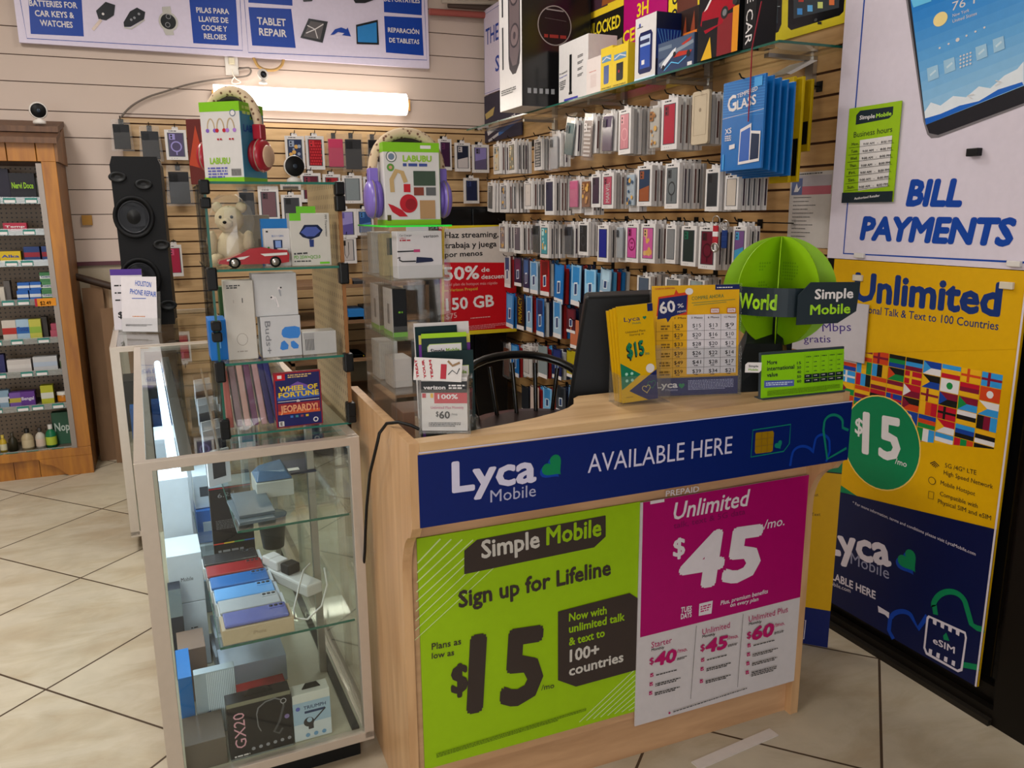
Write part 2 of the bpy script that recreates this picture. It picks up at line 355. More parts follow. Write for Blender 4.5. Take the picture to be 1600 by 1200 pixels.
for t, a, b, h in (('BATTERIES FOR', (46, 9), (121, 13), 9), ('CAR KEYS &', (55, 25), (116, 28.5), 9), ('WATCHES', (63, 40), (114, 43.5), 9),
                   ('PILAS PARA', (307, 19.5), (358, 22), 8), ('LLAVES DE', (311, 33.5), (357, 36), 8), ('COCHE Y', (315, 47), (355, 49.5), 8), ('RELOIES', (319, 60.5), (354, 62.5), 8),
                   ('TABLET', (402, 38), (447, 41), 11), ('REPAIR', (405, 55), (448, 58), 11), ('REPARACIÓN', (606, 50), (655, 53.5), 7), ('DE TABLETAS', (608, 66), (655, 69), 7), ('DE PORTÁTILES', (600, 2), (656, 5), 7)):
    F.text(t, a, b, h, WHITE, .03)
KEYC = mt('#23252b', .3)
F.poly([(150, 17), (165, 3), (180, 8), (178, 24), (166, 32), (154, 30)], KEYC).line([(158, 31), (145, 47)], .016, mt('#b9a79c', .3, .5)).disc((161, 22), 2, WHITE)
F.poly([(193, 35), (203, 18), (214, 12), (227, 19), (225, 30), (204, 42), (194, 42)], KEYC).line([(194, 43), (205, 45), (226, 31)], .008, STEEL)
for q in ((205, 31), (210, 28), (217, 22)): F.disc(q, 2, mt('#8c8c92'))
F.poly([(253, 11), (266, 10), (268, 22), (254, 22)], STEEL).poly([(255, 46), (270, 46), (272, 55), (259, 55)], STEEL).disc((263, 34), 15, STEEL).disc((263, 34), 12, mt('#1c1e22', .3))
for q in ((263, 26), (262, 39)): F.disc(q, 4, mt('#85868a')).disc(q, 3, mt('#1c1e22', .3))
F.poly([(482, 29), (512, 34), (504, 67), (469, 59)], KEYC).poly([(485, 33), (506, 36.5), (500, 62), (474, 57)], mt('#5a5557')).line([(478, 52), (492, 46), (505, 38)], .006, WHITE)
F.line([(480, 40), (492, 46), (496, 60)], .006, WHITE)
F.poly([(556, 39), (590, 31), (592, 70), (557, 69)], BLACK).poly([(558, 42), (588, 35), (589, 67), (559, 66)], mt('#2f7fc0', .25))
F.poly([(516, 55), (523, 46), (533, 43), (541, 46), (543, 43), (548, 57), (534, 55), (538, 52), (528, 50), (522, 54)], NAVY)
F.poly([(473, 0), (490, -1), (487, 2), (474, 3)], KEYC).poly([(552, 0), (590, -2), (570, 5), (555, 5)], KEYC)
F.done()
# bill payments board
r, F = board('bill_payment_board', 'white bill payments board with a giant phone picture above the yellow poster', 'sign', at((2.15, 0, 0), FX), -2.2, 1.335, -1.08, 2.75, LILAC, .012)
BLU = mt('#08409e', .4)
F.line([(1353, -30), (1318, 396), (1640, 412)], .006, BLU)
F.text('BILL', (1415, 320), (1503, 321), 37, BLU, .06, .12); F.text('PAYMENTS', (1343, 373), (1584, 383), 33, BLU, .06, .12)
F.poly([(1410, -40), (1443, 190), (1449, 210), (1455, 216), (1467, 215), (1590, 169), (1640, 150), (1640, -40)], mt('#8b8890', .25, .5))
F.poly([(1413, -40), (1445, 188), (1452, 208), (1466, 211), (1590, 165), (1640, 146), (1640, -40)], mt('#24242b', .25))
F.poly([(1418, -40), (1447, 195), (1600, 134), (1640, 118), (1640, -40)], mt('#1f7fd6', .2))
for i in range(13):
    t = i / 12; y0_ = -10 + 200 * i / 13; xl = 1422 + 25 * (y0_ + 10) / 200
    c_ = ['#%02x%02x%02x' % tuple(int(a + (b - a) * t) for a, b in zip((0x1f, 0x7c, 0xd2), (0x9a, 0xc6, 0xe6)))][0]
    F.poly([(xl, y0_), (1640, y0_ - .39 * (1640 - xl)), (1640, 118), (1600, 134), (1447, 195)], mt(c_, .2))
F.poly([(1445, 175), (1455, 160), (1470, 165), (1490, 150), (1510, 152), (1530, 135), (1548, 138), (1570, 118), (1590, 108), (1600, 96), (1600, 132), (1447, 194)], mt('#dfe6ee', .3))
F.poly([(1446, 185), (1470, 178), (1500, 165), (1530, 158), (1560, 140), (1598, 128), (1600, 133), (1447, 195)], mt('#1c63c4', .3))
F.text('76°F', (1488, 17), (1530, 3), 13, WHITE, 0); F.text('New York', (1489, 27), (1515, 18), 5, WHITE, 0, part='fine_print'); F.text('United States', (1489, 36), (1527, 23), 5, WHITE, 0)
F.disc((1470, 30), 11, mt('#f0d890', .4)).poly([(1424, 0), (1455, -6), (1456, 2), (1428, 12)], mt('#5fc0ee'))
for i in range(6): F.disc((1469 + 14 * i, 75 - 6.4 * i), 1.6 if i != 2 else 3, WHITE)
for i, q in enumerate(((1458, 115), (1484, 103), (1534, 82), (1561, 70))):
    F.poly([(q[0] - 9, q[1] - 8), (q[0] + 8, q[1] - 14), (q[0] + 10, q[1] + 6), (q[0] - 7, q[1] + 13)], mt('#9cc4e0', .3)); F.line([(q[0] - 4, q[1] + 3), (q[0] + 5, q[1] - 5)], .006, mt('#c4dcec', .3))
for i in range(16): F.disc((1502 + (i % 4) * 5.2, 88 + (i // 4) * 5.6 - (i % 4) * 1.8), 1.5, WHITE)
F.line([(1520, 154), (1513, 150), (1523, 147)], .003, WHITE).line([(1556, 134), (1566, 128), (1557, 126)], .003, WHITE)
x, z = F.L((1525, 238)); MB().box((x - .017, -.02, z - .011), (x + .02, 0, z + .011), BLACK).build('bracket', r, .002)
for q in ((1345, 399), (1587, 412)):
    x, z = F.L(q); MB().box((x - .02, -.012, z - .008), (x + .02, 0, z + .008), mt('#d6d0cc', .3)).build('clip', r, .002)
F.done()
LIME = mt('#94bb0c', .45); LIMED = mt('#12262a', .4); CHAR = mt('#17252d', .45)
r, F = board('business_hours_sign', 'lime green business hours card taped to the bill payments board', 'sign', at((2.143, 0, 0), FX), -2.155, 1.54, -1.955, 1.93, LIME, .002)
x0, z0 = F.L((1316, 317)); x1, z1 = F.L((1409, 157))
for c in list(r.children): bpy.data.objects.remove(c)
MB().box((x0, 0, z0), (x1, .003, z1), LIME).build('panel', r)
F.poly([(1337, 195), (1338, 180), (1344, 173), (1396, 166), (1395, 179), (1389, 185)], CHAR)
F.text('Simple', (1343, 187), (1367, 184), 6, WHITE, .03); F.text('Mobile', (1369, 184), (1393, 180), 6, mt('#a8d830'), .03)
F.text('Business hours', (1334, 215), (1394, 206), 8.5, INK, .0)
F.poly([(1344, 219), (1400, 211), (1393, 291), (1341, 298)], mt('#dcd6d4'))
for i, d in enumerate(('Mon.', 'Tues.', 'Wed.', 'Thur.', 'Fri.', 'Sat.', 'Sun.')):
    y = 228 + 11.2 * i; x = 1331 - 1.0 * i
    F.text(d, (x, y), (x + 11, y - 1.6), 4.5, INK, .01); F.text('9:00 AM   -   8:00 PM', (x + 18, y - 1), (x + 63, y - 6), 3.4, INK, .02)
    F.line([(x - 4, y + 3.2), (x + 66, y - 5)], .0012, INK)
F.loc([(x0, z0), (x1, z0), (x1, z0 + .034), (x0, z0 + .034)], CHAR); F.text('Authorized Retailer', (1336, 312), (1376, 307), 3.4, WHITE, .03)
F.done()
# big yellow and navy poster
YEL = mt('#d2a000', .45); NVY = mt('#0a1440', .35); EMR = mt('#0a7a4c', .4); PWH = mt('#cfc6cf', .4); COB = mt('#0b3a9a', .4)
r, F = board('flag_poster', 'big yellow and navy unlimited poster with world flags on the shop window', 'poster', at((2.146, 0, 0), FX), -2.16, .077, -1.458, 1.333, YEL, .006)
zt = F.L((1345, 560))[1]; fr = random.Random(3)
FC = [mt(h, .45) for h in ('#b5122a', '#d8d4d6', '#123c94', '#12803c', '#e0a818', '#151515', '#2f8fd0', '#c8401c', '#7a1230')]
cw, ch = .066, .043
for j in range(9):
    for i in range(12):
        x = -2.155 + cw * i; z = 1.04 - ch * (j + 1); F.k = 1
        if z < .60 or x + cw > -1.455: continue
        a, b, c = fr.sample(FC, 3); t = fr.random(); w_, h_ = cw - .003, ch - .002
        R2 = lambda p, q, m: F.loc([(x + p[0] * w_, z + p[1] * h_), (x + q[0] * w_, z + p[1] * h_), (x + q[0] * w_, z + q[1] * h_), (x + p[0] * w_, z + q[1] * h_)], m)
        if t < .38:
            for k, m_ in enumerate((a, b, c)): R2((0, k / 3), (1, (k + 1) / 3), m_)
        elif t < .6:
            for k, m_ in enumerate((a, b, c)): R2((k / 3, 0), ((k + 1) / 3, 1), m_)
        elif t < .74: R2((0, 0), (1, 1), a); R2((.3, 0), (.44, 1), b); R2((0, .42), (1, .6), b)
        elif t < .86:
            R2((0, 0), (1, 1), a); F.loc([(x + w_ * .5 + .011 * math.cos(k * .5), z + h_ * .5 + .011 * math.sin(k * .5)) for k in range(12)], b)
        else: R2((0, 0), (1, .5), a); R2((0, .5), (1, 1), b); F.loc([(x, z), (x + w_ * .45, z + h_ / 2), (x, z + h_)], c)
F.k = 8
F.loc([(-2.16, 1.333), (-1.458, 1.333), (-1.458, F.L((1598, 546))[1]), (-2.16, F.L((1343, 563))[1])], YEL)
F.poly([(1300, 690), (1442, 690), (1592, 709), (1620, 880), (1280, 800)], YEL)
F.text('Unlimited', (1334, 468), (1563, 493), 41, mt('#15306e', .4), .045)
F.text('International Talk & Text to 100 Countries', (1317, 484), (1560, 516), 11, mt('#1b2f66', .4), .012)
F.disc((1375, 692), 66, mt('#e8c060', .4), 40, 74).disc((1375, 692), 64, EMR, 40, 72)
F.text('$', (1336, 676), (1348, 679), 24, WHITE, .02); F.text('15', (1347, 706), (1407, 721), 62, WHITE, .03); F.text('/mo', (1399, 724), (1417, 730), 9, WHITE)
for t, a, b in (('5G /4G* LTE', (1477, 730), (1526, 742)), ('High Speed Network', (1475, 741), (1552, 764)), ('Mobile Hotspot', (1470, 757), (1524, 775)), ('Compatible with', (1469, 774), (1528, 794)), ('Physical SIM and eSIM', (1466, 786), (1549, 813))):
    F.text(t, a, b, 7, INK, .0)
for k in range(3): F.line([(1454 + 2.5 * k, 724 + 2.4 * k), (1461, 721 + 2.8 * k), (1468 - 2.5 * k, 728 + 1.4 * k)], .003, INK)
F.disc((1457, 751), 6, INK).disc((1457, 751), 5, YEL).line([(1452, 767), (1460, 769), (1459, 780), (1451, 778)], .002, INK, True)
F.poly([(1290, 755), (1320, 770), (1640, 858), (1640, 1200), (1280, 1000)], NVY)
F.poly([(1310, 755), (1340, 775), (1330, 772), (1310, 768)], EMR)
F.text('* For more information, terms and conditions please visit LycaMobile.com', (1333, 787), (1525, 868), 4.5, PWH, 0)
F.text('Lyca', (1289, 862), (1394, 884), 42, PWH, .04); F.text('Mobile', (1330, 880), (1390, 905), 18, mt('#8f8fa8'), 0)
F.heart((1417, 880), 17, COB, 0, .85); F.heart((1420, 876), 17, EMR, 0, .85)
F.text('AVAILABLE HERE', (1273, 892), (1369, 936), 11, PWH, .03); F.text('LycaMobile.com', (1280, 906), (1330, 926), 6, PWH, 0)
arc = lambda cx, cy, rx, ry, a0, a1, n=14: [(cx + rx * math.cos(math.radians(a0 + (a1 - a0) * i / n)), cy - ry * math.sin(math.radians(a0 + (a1 - a0) * i / n))) for i in range(n + 1)]
F.line([(1397, 998), (1390, 985), (1392, 965)] + arc(1410, 968, 17, 13, 160, 30) + [(1436, 982), (1450, 962)], .016, COB)
F.line([(1463, 960), (1461, 945)] + arc(1485, 950, 26, 26, 175, 20) + [(1519, 975), (1528, 981), (1539, 984)], .018, EMR); F.line([(1500, 1037), (1531, 1043)], .018, EMR)
F.poly([(1452, 961), (1510, 987), (1512, 996), (1505, 1048), (1498, 1050), (1448, 1022), (1444, 1012), (1449, 964)], PWH)
F.poly([(1454, 965), (1508, 990), (1509, 997), (1502, 1044), (1497, 1046), (1450, 1019), (1447, 1011), (1452, 967)], NVY)
for k in range(4):
    F.poly([(1459 + 12 * k, 966 + 5.5 * k), (1465 + 12 * k, 969 + 5.5 * k), (1464 + 12 * k, 977 + 5.5 * k), (1459 + 12 * k, 974 + 5.5 * k)], PWH)
    F.poly([(1453 + 12 * k, 1013 + 6 * k), (1458 + 12 * k, 1015 + 6 * k), (1457 + 12 * k, 1023 + 6 * k), (1452 + 12 * k, 1020 + 6 * k)], PWH)
F.text('eSIM', (1459, 1004), (1493, 1021), 10, PWH, .02); F.poly([(1475, 993), (1480, 988), (1485, 1001), (1476, 999)], EMR)
F.poly([(1373, 946), (1391, 957), (1390, 966), (1384, 960), (1374, 956)], PWH)
F.loc([(-1.464, .077), (-1.458, .077), (-1.458, 1.333), (-1.464, 1.333)], PWH)
for q in ((1342, 434), (1575, 446)):
    x, z = F.L(q); MB().box((x - .02, -.01, z - .01), (x + .02, 0, z + .01), mt('#cfc4b0', .3)).build('clip', r, .002)
F.done()
# white notice with violet letters, half hidden behind the globe
r, F = board('notice_sheet', 'white notice with violet lettering half hidden behind the green globe', 'poster', at((2.135, 0, 0), FX), -2.42, .99, -1.985, 1.19, mt('#b9b2b6', .5), .004)
VIO = mt('#43307a', .5)
F.text('Mbps', (1285, 518), (1330, 517), 13, VIO, .0); F.text('gratis', (1256, 535), (1298, 535), 11, VIO, .0)
F.done()
# free-standing yellow poster behind the counter
d = V((-.7071, .7071, 0)); M = Matrix(((.7071, .7071, 0, 1.60), (-.7071, .7071, 0, 2.31), (0, 0, 1, 0), (0, 0, 0, 1)))
r, F = board('sim_poster', 'narrow yellow and navy poster board standing on the floor behind the counter', 'poster', M, 0, 0, .565, .685, YEL, .008)
F.loc([(0, .0), (.565, 0), (.565, .14), (0, .14)], mt('#0b1a5a', .4)); F.loc([(.3, .685), (.565, .685), (.565, .642), (.3, .642)], EMR); F.loc([(.3, .642), (.565, .642), (.565, .638), (.3, .638)], INK)
F.text('Text', (1268, 806), (1282, 806), 5, INK, 0); F.text('out', (1270, 776), (1279, 775), 5, INK, 0)
F.line([(1240, 970), (1259, 969), (1256, 998), (1236, 998)], .003, PWH, True)
F.done()
def boardpx(name, label, cat, M, bl, tr, m, th=.004, group=None, part='panel'):
    r = thing(name, label, cat, M, group); F = Face(r, 0, None, True)
    x0, z0 = F.L(bl); x1, z1 = F.L(tr); F.b = (x0, z0, x1, z1)
    MB().box((x0, 0, z0), (x1, th, z1), m).build(part, r); return r, F
# ================================================================ reception counter
CW = wood('pale_maple_laminate', '#b88d62', '#d2a97c', (7, 7, .7), .38, 4, 3); CWH = wood('maple_top', '#c09a6e', '#d9b689', (.8, 9, 9), .32, 4, 2)
CWF = wood('maple_front', '#b48a64', '#cda27a', (1, 7, 7), .4, 4, 3)
CM = at((.427, 1.571, 0), -.0085)
ct = thing('reception_counter', 'maple reception counter covered in phone plan posters, right of the glass case', 'counter', CM)
CWID, CT = 1.212, 1.026
prof = [(0, CT), (0, .835)] + [(.002 + .10 * math.sin(math.radians(a)), .835 - .025 - .14 * (1 - math.cos(math.radians(a)))) for a in range(10, 91, 10)] + [(.103, 0), (.63, 0), (.63, CT)]
for x, nm in ((0, 'side_panel'), (CWID - .022, 'side_panel')): MB().prism(prof, x, x + .022, CW, 'x').build(nm, ct, .001)
MB().box((.022, .0, .835), (CWID - .022, .02, CT - .03), CWF).build('hood_panel', ct, .001)
MB().box((.022, .02, .835), (CWID - .022, .115, .855), CWF).build('hood_soffit', ct)
MB().box((.022, .115, .13), (CWID - .022, .133, .84), CWF).build('front_panel', ct)
MB().box((.022, .128, 0), (CWID - .022, .146, .128), CWF).build('toe_board', ct)
MB().box((CWID - .028, .103, 0), (CWID - .022, .128, .115), CW).build('glide', ct)
top = [(.0225, -.001), (CWID - .0225, -.001), (CWID - .0225, .262), (.53, .256), (.506, .236), (.497, .215), (.478, .18), (.449, .152), (.40, .122), (.334, .095), (.26, .073), (.163, .05), (.10, .043), (.0225, .04)]
MB().prism(top, CT - .03, CT + .0, CWH, 'z').build('counter_top', ct, .001)
MB().box((.022, .06, .90), (.255, .625, .925), CWH).build('inner_shelf', ct)
MB().box((.72, .235, .776), (CWID - .022, .62, .80), CWH).build('worktop', ct); MB().box((.72, .26, 0), (.742, .6, .776), CW).build('worktop_panel', ct)
BNV = mt('#031c62', .4)
HM = CM @ Matrix.Translation((0, -.0035, 0))
r, F = boardpx('counter_banner', 'long navy banner with white lettering and a sim card along the counter hood', 'banner', HM, (656.8, 825.8), (1332, 626.5), BNV, .003)
BWH = mt('#cbc6dc', .4)
F.line([F_ for F_ in ((654, 708), (1332, 627))], .003, BWH)
F.text('Lyca', (706, 769), (838, 751), 46, BWH, .035); F.text('Mobile', (766, 785), (837, 775), 19, mt('#a9a9c4'), -.002)
F.heart((861, 733), 17, COB, 0, .75); F.heart((864, 729), 17, EMR, 0, .75)
F.text('AVAILABLE HERE', (918, 739), (1143, 708), 29, BWH, -.004)
GRN = mt('#0f7a66', .4)
F.line([(1176, 672), (1235, 663), (1233, 693), (1224, 705), (1173, 714)], .003, GRN, True)
F.poly([(1181, 676), (1207, 673), (1209, 676), (1207, 704), (1204, 706), (1181, 709), (1179, 706), (1180, 679)], mt('#d6a520', .25, .6))
for a in (((1180, 687), (1208, 683)), ((1180, 698), (1208, 694)), ((1190, 675), (1189, 707)), ((1199, 674), (1198, 706))): F.line(a, .0012, mt('#6a4a10'))
F.heart((1216, 695), 6, GRN, 0, .5)
F.line([(1234, 728), (1236, 715)] + arc(1254, 712, 17, 15, 175, 20) + [(1270, 703)] + arc(1284, 694, 12, 15, 150, 20) + [(1296, 705), (1290, 721)], .0075, mt('#0c3aa0', .4))
F.line([(1325, 672), (1316, 668)] + arc(1302, 663, 15, 15, 20, 180) + [(1286, 672), (1292, 717), (1322, 700)], .0075, GRN)
F.done()
LM = CM @ Matrix.Translation((0, .109, 0))
r, F = boardpx('lifeline_poster', 'lime green lifeline plan poster on the left of the counter front', 'poster', LM, (664, 1203), (1007, 783), LIME, .004)
TX = mt('#3a302c', .5); STW = mt('#c9dc9a', .4)
for k in range(9): F.line([(652 - .5 * k, 880 + 15 * k), (688 + 17 * k - 8 * (k > 4), 842 + .5 * k)], .0035 - .0002 * k, STW)
for k in range(9): F.line([(905 + 11 * k, 1128 - 2.6 * k), (998, 1040 + 8.5 * k)], .0028, STW)
F.poly([(725, 897), (725, 860), (745, 843), (946, 805), (946, 838), (928, 855)], TX)
F.text('Simple', (752, 872), (843, 854), 27, mt('#c9c4bc', .4), .03); F.text('Mobile', (853, 851), (939, 836), 27, LIME, .03)
F.text('Sign up for Lifeline', (716, 949), (954, 897), 25, TX, .035)
F.text('Plans as', (674, 1015), (720, 1006), 10, TX, .02); F.text('low as', (674, 1029), (709, 1023), 9, TX, .02)
F.text('$', (704, 1083), (731, 1077), 42, TX, .045); F.text('15', (728, 1110), (846, 1088), 112, TX, .045); F.text('/mo', (845, 1078), (865, 1074), 8, TX, .01)
F.poly([(871, 1062), (871, 955), (983, 926), (1001, 938), (1001, 1044), (899, 1072)], TX)
F.text('Now with', (888, 970), (947, 958), 12, LIME, .03); F.text('unlimited talk', (888, 988), (975, 968), 12, LIME, .03); F.text('& text to', (888, 1008), (944, 993), 12, LIME, .03)
F.text('100+', (889, 1033), (935, 1022), 18, mt('#c9c4bc', .4), .035); F.text('countries', (888, 1055), (973, 1032), 15, mt('#c9c4bc', .4), .03)
F.scribble((681, 1178), (915, 1107), .0025, mt('#5f7d10'), 3)
F.done()
MAG = mt('#a60062', .45); PNK = mt('#b01060', .4)
TM = CM @ Matrix.Translation((0, .103, 0))
r, F = boardpx('unlimited_poster', 'magenta and white unlimited plan poster with prices on the right of the counter front', 'poster', TM, (992, 1135), (1269, 741), mt('#c9c2c4', .5), .004)
F.poly([(1006, 740), (1285, 690), (1254, 932), (1000, 996)], MAG)
F.poly([(1016, 776), (1038, 773), (1038, 784), (1016, 788)], mt('#d8d0d6')).text('PREPAID', (1040, 776), (1092, 768), 9, mt('#d8d0d6'), .02)
F.text('Unlimited', (1052, 812), (1171, 789), 26, mt('#d8d0d6', .4), .02, .2)
F.text('talk, text & 5G data', (1052, 826), (1164, 803), 9, mt('#7c0a52'), .01)
F.text('$', (1051, 870), (1070, 866), 27, mt('#d8d0d6', .4), .03); F.text('45', (1058, 921), (1186, 899), 80, mt('#d8d0d6', .4), .05, .06); F.text('/mo.', (1192, 827), (1225, 820), 14, mt('#d8d0d6', .4), .01, .15)
F.text('TUES', (1063, 957), (1080, 954), 8, mt('#d8d0d6'), .04); F.text('DAYS', (1063, 967), (1080, 963), 8, mt('#d8d0d6'), .04)
F.poly([(1092, 943), (1113, 938), (1111, 958), (1091, 962)], mt('#d8d0d6')).scribble((1094, 949), (1110, 945), .004, PNK, 3)
F.text('Plus, premium benefits', (1125, 945), (1199, 926), 6.5, mt('#d8d0d6'), .02, .15); F.text('on every plan', (1140, 948), (1184, 938), 6, mt('#d8d0d6'), .02, .15)
for i, (t, p, x, y, w2) in enumerate((('Starter', '40', 1017, 1012, 32), ('Unlimited', '45', 1096, 991, 43), ('Unlimited Plus', '60', 1168, 971, 61))):
    F.text(t, (x, y), (x + w2, y - w2 * .26), 9, PNK, .0); F.text('Monthly', (x, y + 5), (x + 20, y + .5), 4, INK, .02)
    F.text('$', (x - 3, y + 26), (x + 4, y + 24), 10, PNK, .02); F.text(p, (x + 4, y + 28), (x + 39, y + 20), 19, PNK, .05, .08); F.text('/mo.', (x + 39, y + 8), (x + 56, y + 4), 6, PNK, .01, .15)
    F.scribble((x + 40, y + 17), (x + 55, y + 13), .0022, GREYD, 2, i)
    for j in range((3, 3, 4)[i]):
        yy = y + 44 + 14 * j + (5 if i == 1 and j == 2 else 0) - i * 3
        F.poly([(x - 2 - j, yy - 4), (x + 3 - j, yy - 5.3), (x + 3 - j, yy), (x - 2 - j, yy + 1.3)], PNK); F.line([(x - 1 - j, yy - 2), (x + .5 - j, yy - .6), (x + 2.5 - j, yy - 4)], .0012, PAPER)
        F.scribble((x + 7 - j, yy - 1), (x + 46 - j, yy - 11), .0032, GREYD, (1, 2, 2, 3)[j], 10 * i + j)
F.line([(1086, 976), (1077, 1090)], .0012, GREYD).line([(1159, 958), (1150, 1072)], .0012, GREYD)
F.disc((1044, 1112), 1.6, PNK).scribble((1050, 1111), (1190, 1066), .003, GREYD, 1, 5)
F.done()
# ---- things on the counter
def cpt(x, y, z=CT): p = onZ(x, y, z); return V((p.x, p.y, z))
# leaflet holder with a payment leaflet stack
a, b = cpt(655, 678), cpt(735, 678); rz = math.atan2(b.y - a.y, b.x - a.x); w_ = (b - a).length
HMx = at(a, rz)
r = thing('leaflet_holder', 'clear acrylic leaflet holder at the front left corner of the counter', 'leaflet holder', HMx)
mb = MB().box((0, 0, .0), (w_, .004, .10), ACRYL).box((0, 0, .0), (.003, .085, .12), ACRYL).box((w_ - .003, 0, .0), (w_, .085, .12), ACRYL).box((0, .0, 0), (w_, .085, .003), ACRYL)
mb.box((0, .082, .003), (w_, .085, .12), ACRYL); mb.build('pocket', r)
for k in range(7):
    Mk = HMx @ Matrix.Translation((.005, .012 + .0075 * k, .004)) @ Matrix.Rotation(-.06, 4, 'X')
    o = MB().box((0, 0, 0), (w_ - .012, .0055, .118 if k else .112), PAPER).build('plan_leaflet', None, 0, Mk)
    tag(o, 'white 60 dollar plan leaflet at the front of the acrylic holder on the counter corner' if k == 0 else 'white leaflet stacked behind the 60 dollar leaflet in the corner holder', 'leaflet', None if k == 0 else 'leaflets in the corner holder')
    if k == 0:
        F = Face(o, 0, (0, 0, w_ - .012, .112)); F.rect((0, .76), (1, .99), BLACK); F.text('verizon', (.05, .83), (.53, .83), .075, WHITE, .03); F.scribble((.6, .89), (.97, .89), .0032, WHITE, 2)
        F.rect((.28, .55), (1, .76), mt('#b5162c', .4)).rect((.2, .66), (.26, .75), YEL).rect((.02, .66), (.1, .75), mt('#b5162c', .4)); F.text('100%', (.36, .64), (.8, .64), .09, WHITE, .03)
        F.text('Unlimited Plus Monthly', (.2, .44), (.92, .44), .055, PNK, 0); F.text('$', (.31, .29), (.37, .29), .1, INK, .02); F.text('60', (.38, .25), (.62, .25), .14, INK, .03); F.text('/mo', (.65, .31), (.78, .31), .05, GREYD, 0)
        F.scribble((.15, .15), (.85, .15), .002, GREYD, 3); F.done()
# folded team leaflet leaning over the top
Mk = HMx @ Matrix.Translation((-.012, .018, .118)) @ Matrix.Rotation(-.25, 4, 'X') @ Matrix.Rotation(.05, 4, 'Y')
o = MB().box((0, 0, 0), (.106, .002, .05), PAPER).build('team_leaflet', None, 0, Mk); tag(o, 'cream leaflet with red block capitals leaning out of the corner holder', 'leaflet')
F = Face(o, 0, (0, 0, .106, .05)); RED = mt('#a8182c', .45)
for i, t in enumerate(('TREAT', 'YOUR', 'TEAM')):
    F.text(t, (.12 + .15 * i, .1), (.05 + .15 * i, .92), .1, RED, .06)
F.rect((.56, .1), (.68, .75), RED).line([(.72, .3), (.8, .5), (.9, .35), (.95, .6)], .002, INK).line([(.7, .9), (.8, .7), (.95, .85)], .005, mt('#8a6a48')); F.done()
# brochures behind it in their own holder
B0 = cpt(664, 640); B0 = V((.535, 1.70, CT))
def leaf(x, y, w, h, z, m, nm, lb, rz=-.12, tilt=-.1):
    M = at((x, y, z), rz, tilt); o = MB().box((0, 0, 0), (w, .0015, h), m).build(nm, None, 0, M); tag(o, lb, 'brochure'); return o, Face(o, 0, (0, 0, w, h))
DKG = mt('#0e2a2c', .4)
hr = thing('brochure_holder', 'tall clear brochure holder behind the corner leaflet holder', 'brochure holder', at((.483, 1.675, .925), -.12))
MB().box((0, 0, 0), (.135, .003, .12), ACRYL).box((0, .075, 0), (.135, .078, .16), ACRYL).box((0, 0, 0), (.135, .078, .003), ACRYL).box((0, 0, 0), (.003, .078, .12), ACRYL).box((.132, 0, 0), (.135, .078, .12), ACRYL).build('pocket', hr)
ym = .93
o, F = leaf(.505, 1.69, .115, .265, ym, DKG, 'plan_brochure', 'dark green brochure with unlimit your world text, front of the brochure holder')
def pill(F, u0, v0, u1, v1):
    F.poly([(u0, v0), (u1 - .08, v0), (u1, v0 + .025), (u1, v1), (u0 + .05, v1), (u0, v1 - .02)], mt('#b9d070', .4)).poly([(u0 + .01, v0 + .005), (u1 - .085, v0 + .005), (u1 - .01, v0 + .028), (u1 - .01, v1 - .005), (u0 + .055, v1 - .005), (u0 + .01, v1 - .024)], WHITE)
    m_ = (v0 + v1) / 2 - .018
    F.text('Simple', (u0 + .07, m_), (u0 + (u1 - u0) * .5, m_), .032, INK, .03); F.text('Mobile', (u0 + (u1 - u0) * .54, m_), (u1 - .05, m_), .032, mt('#7ea818'), .03)
pill(F, .2, .76, .9, .87); F.text('Unlimit', (.32, .56), (.78, .56), .085, WHITE, .03); F.text('your world', (.2, .41), (.88, .41), .075, WHITE, .03); F.done()
o, F = leaf(.505, 1.702, .105, .305, ym, DKG, 'plan_brochure', 'dark green brochure with a lime top edge, second in the brochure holder'); F.rect((0, .965), (1, 1), mt('#9cc81e')); pill(F, .12, .82, .88, .92); F.done()
o, F = leaf(.502, 1.714, .12, .30, ym, mt('#6a2f8a', .4), 'plan_brochure', 'violet brochure edge showing behind the lime topped brochure'); F.rect((0, .93), (1, 1), mt('#c8c050')); F.done()
o, F = leaf(.500, 1.726, .10, .318, ym, DKG, 'plan_brochure', 'dark plain brochure leaning at the back of the brochure holder', -.05); F.done()
o, F = leaf(.498, 1.736, .13, .325, ym, PAPER, 'plan_brochure', 'cream brochure standing last in the brochure holder', -.12); F.done()
# price card and yellow leaflets
def tri(a, b): return math.atan2(b.y - a.y, b.x - a.x)
a, b = cpt(1018, 622), cpt(1147, 617); a.y = max(a.y, 1.66); 
PM = at(V((a.x, a.y, CT)), tri(a, b), -.08)
pr_ = thing('price_card_stand', 'clear stand holding the big yellow price table card on the counter', 'price card', PM)
F = Face(pr_, 0, None, True); x0, z0 = F.L((1020, 622)); x1, z1 = F.L((1158, 444)); x1 = F.L((1150, 612))[0] + .004; F.b = (0, .004, x1, z1)
MB().box((-.004, .003, 0), (x1 + .008, .006, z1 + .003), ACRYL).box((-.004, -.004, 0), (x1 + .008, -.002, z1 * .45), ACRYL).box((-.004, -.004, 0), (x1 + .008, .07, .003), ACRYL).build('stand', pr_)
MB().box((0, 0, .004), (x1, .002, z1), mt('#dba412', .4)).build('card', pr_)
U = lambda u, v: (u, v); F.px = False; F.b = (0, .004, x1, z1); NV2 = mt('#16215a', .4)
F.rect((0, 0), (1, .165), NV2); F.text('Lyca', (.05, .075), (.3, .075), .055, WHITE, .03); F.text('Mobile', (.16, .045), (.3, .045), .02, mt('#9a9ab8'), 0); F.heart((.345, .09), .008, EMR); F.scribble((.42, .13), (.95, .13), .0022, mt('#8f93b4'), 7)
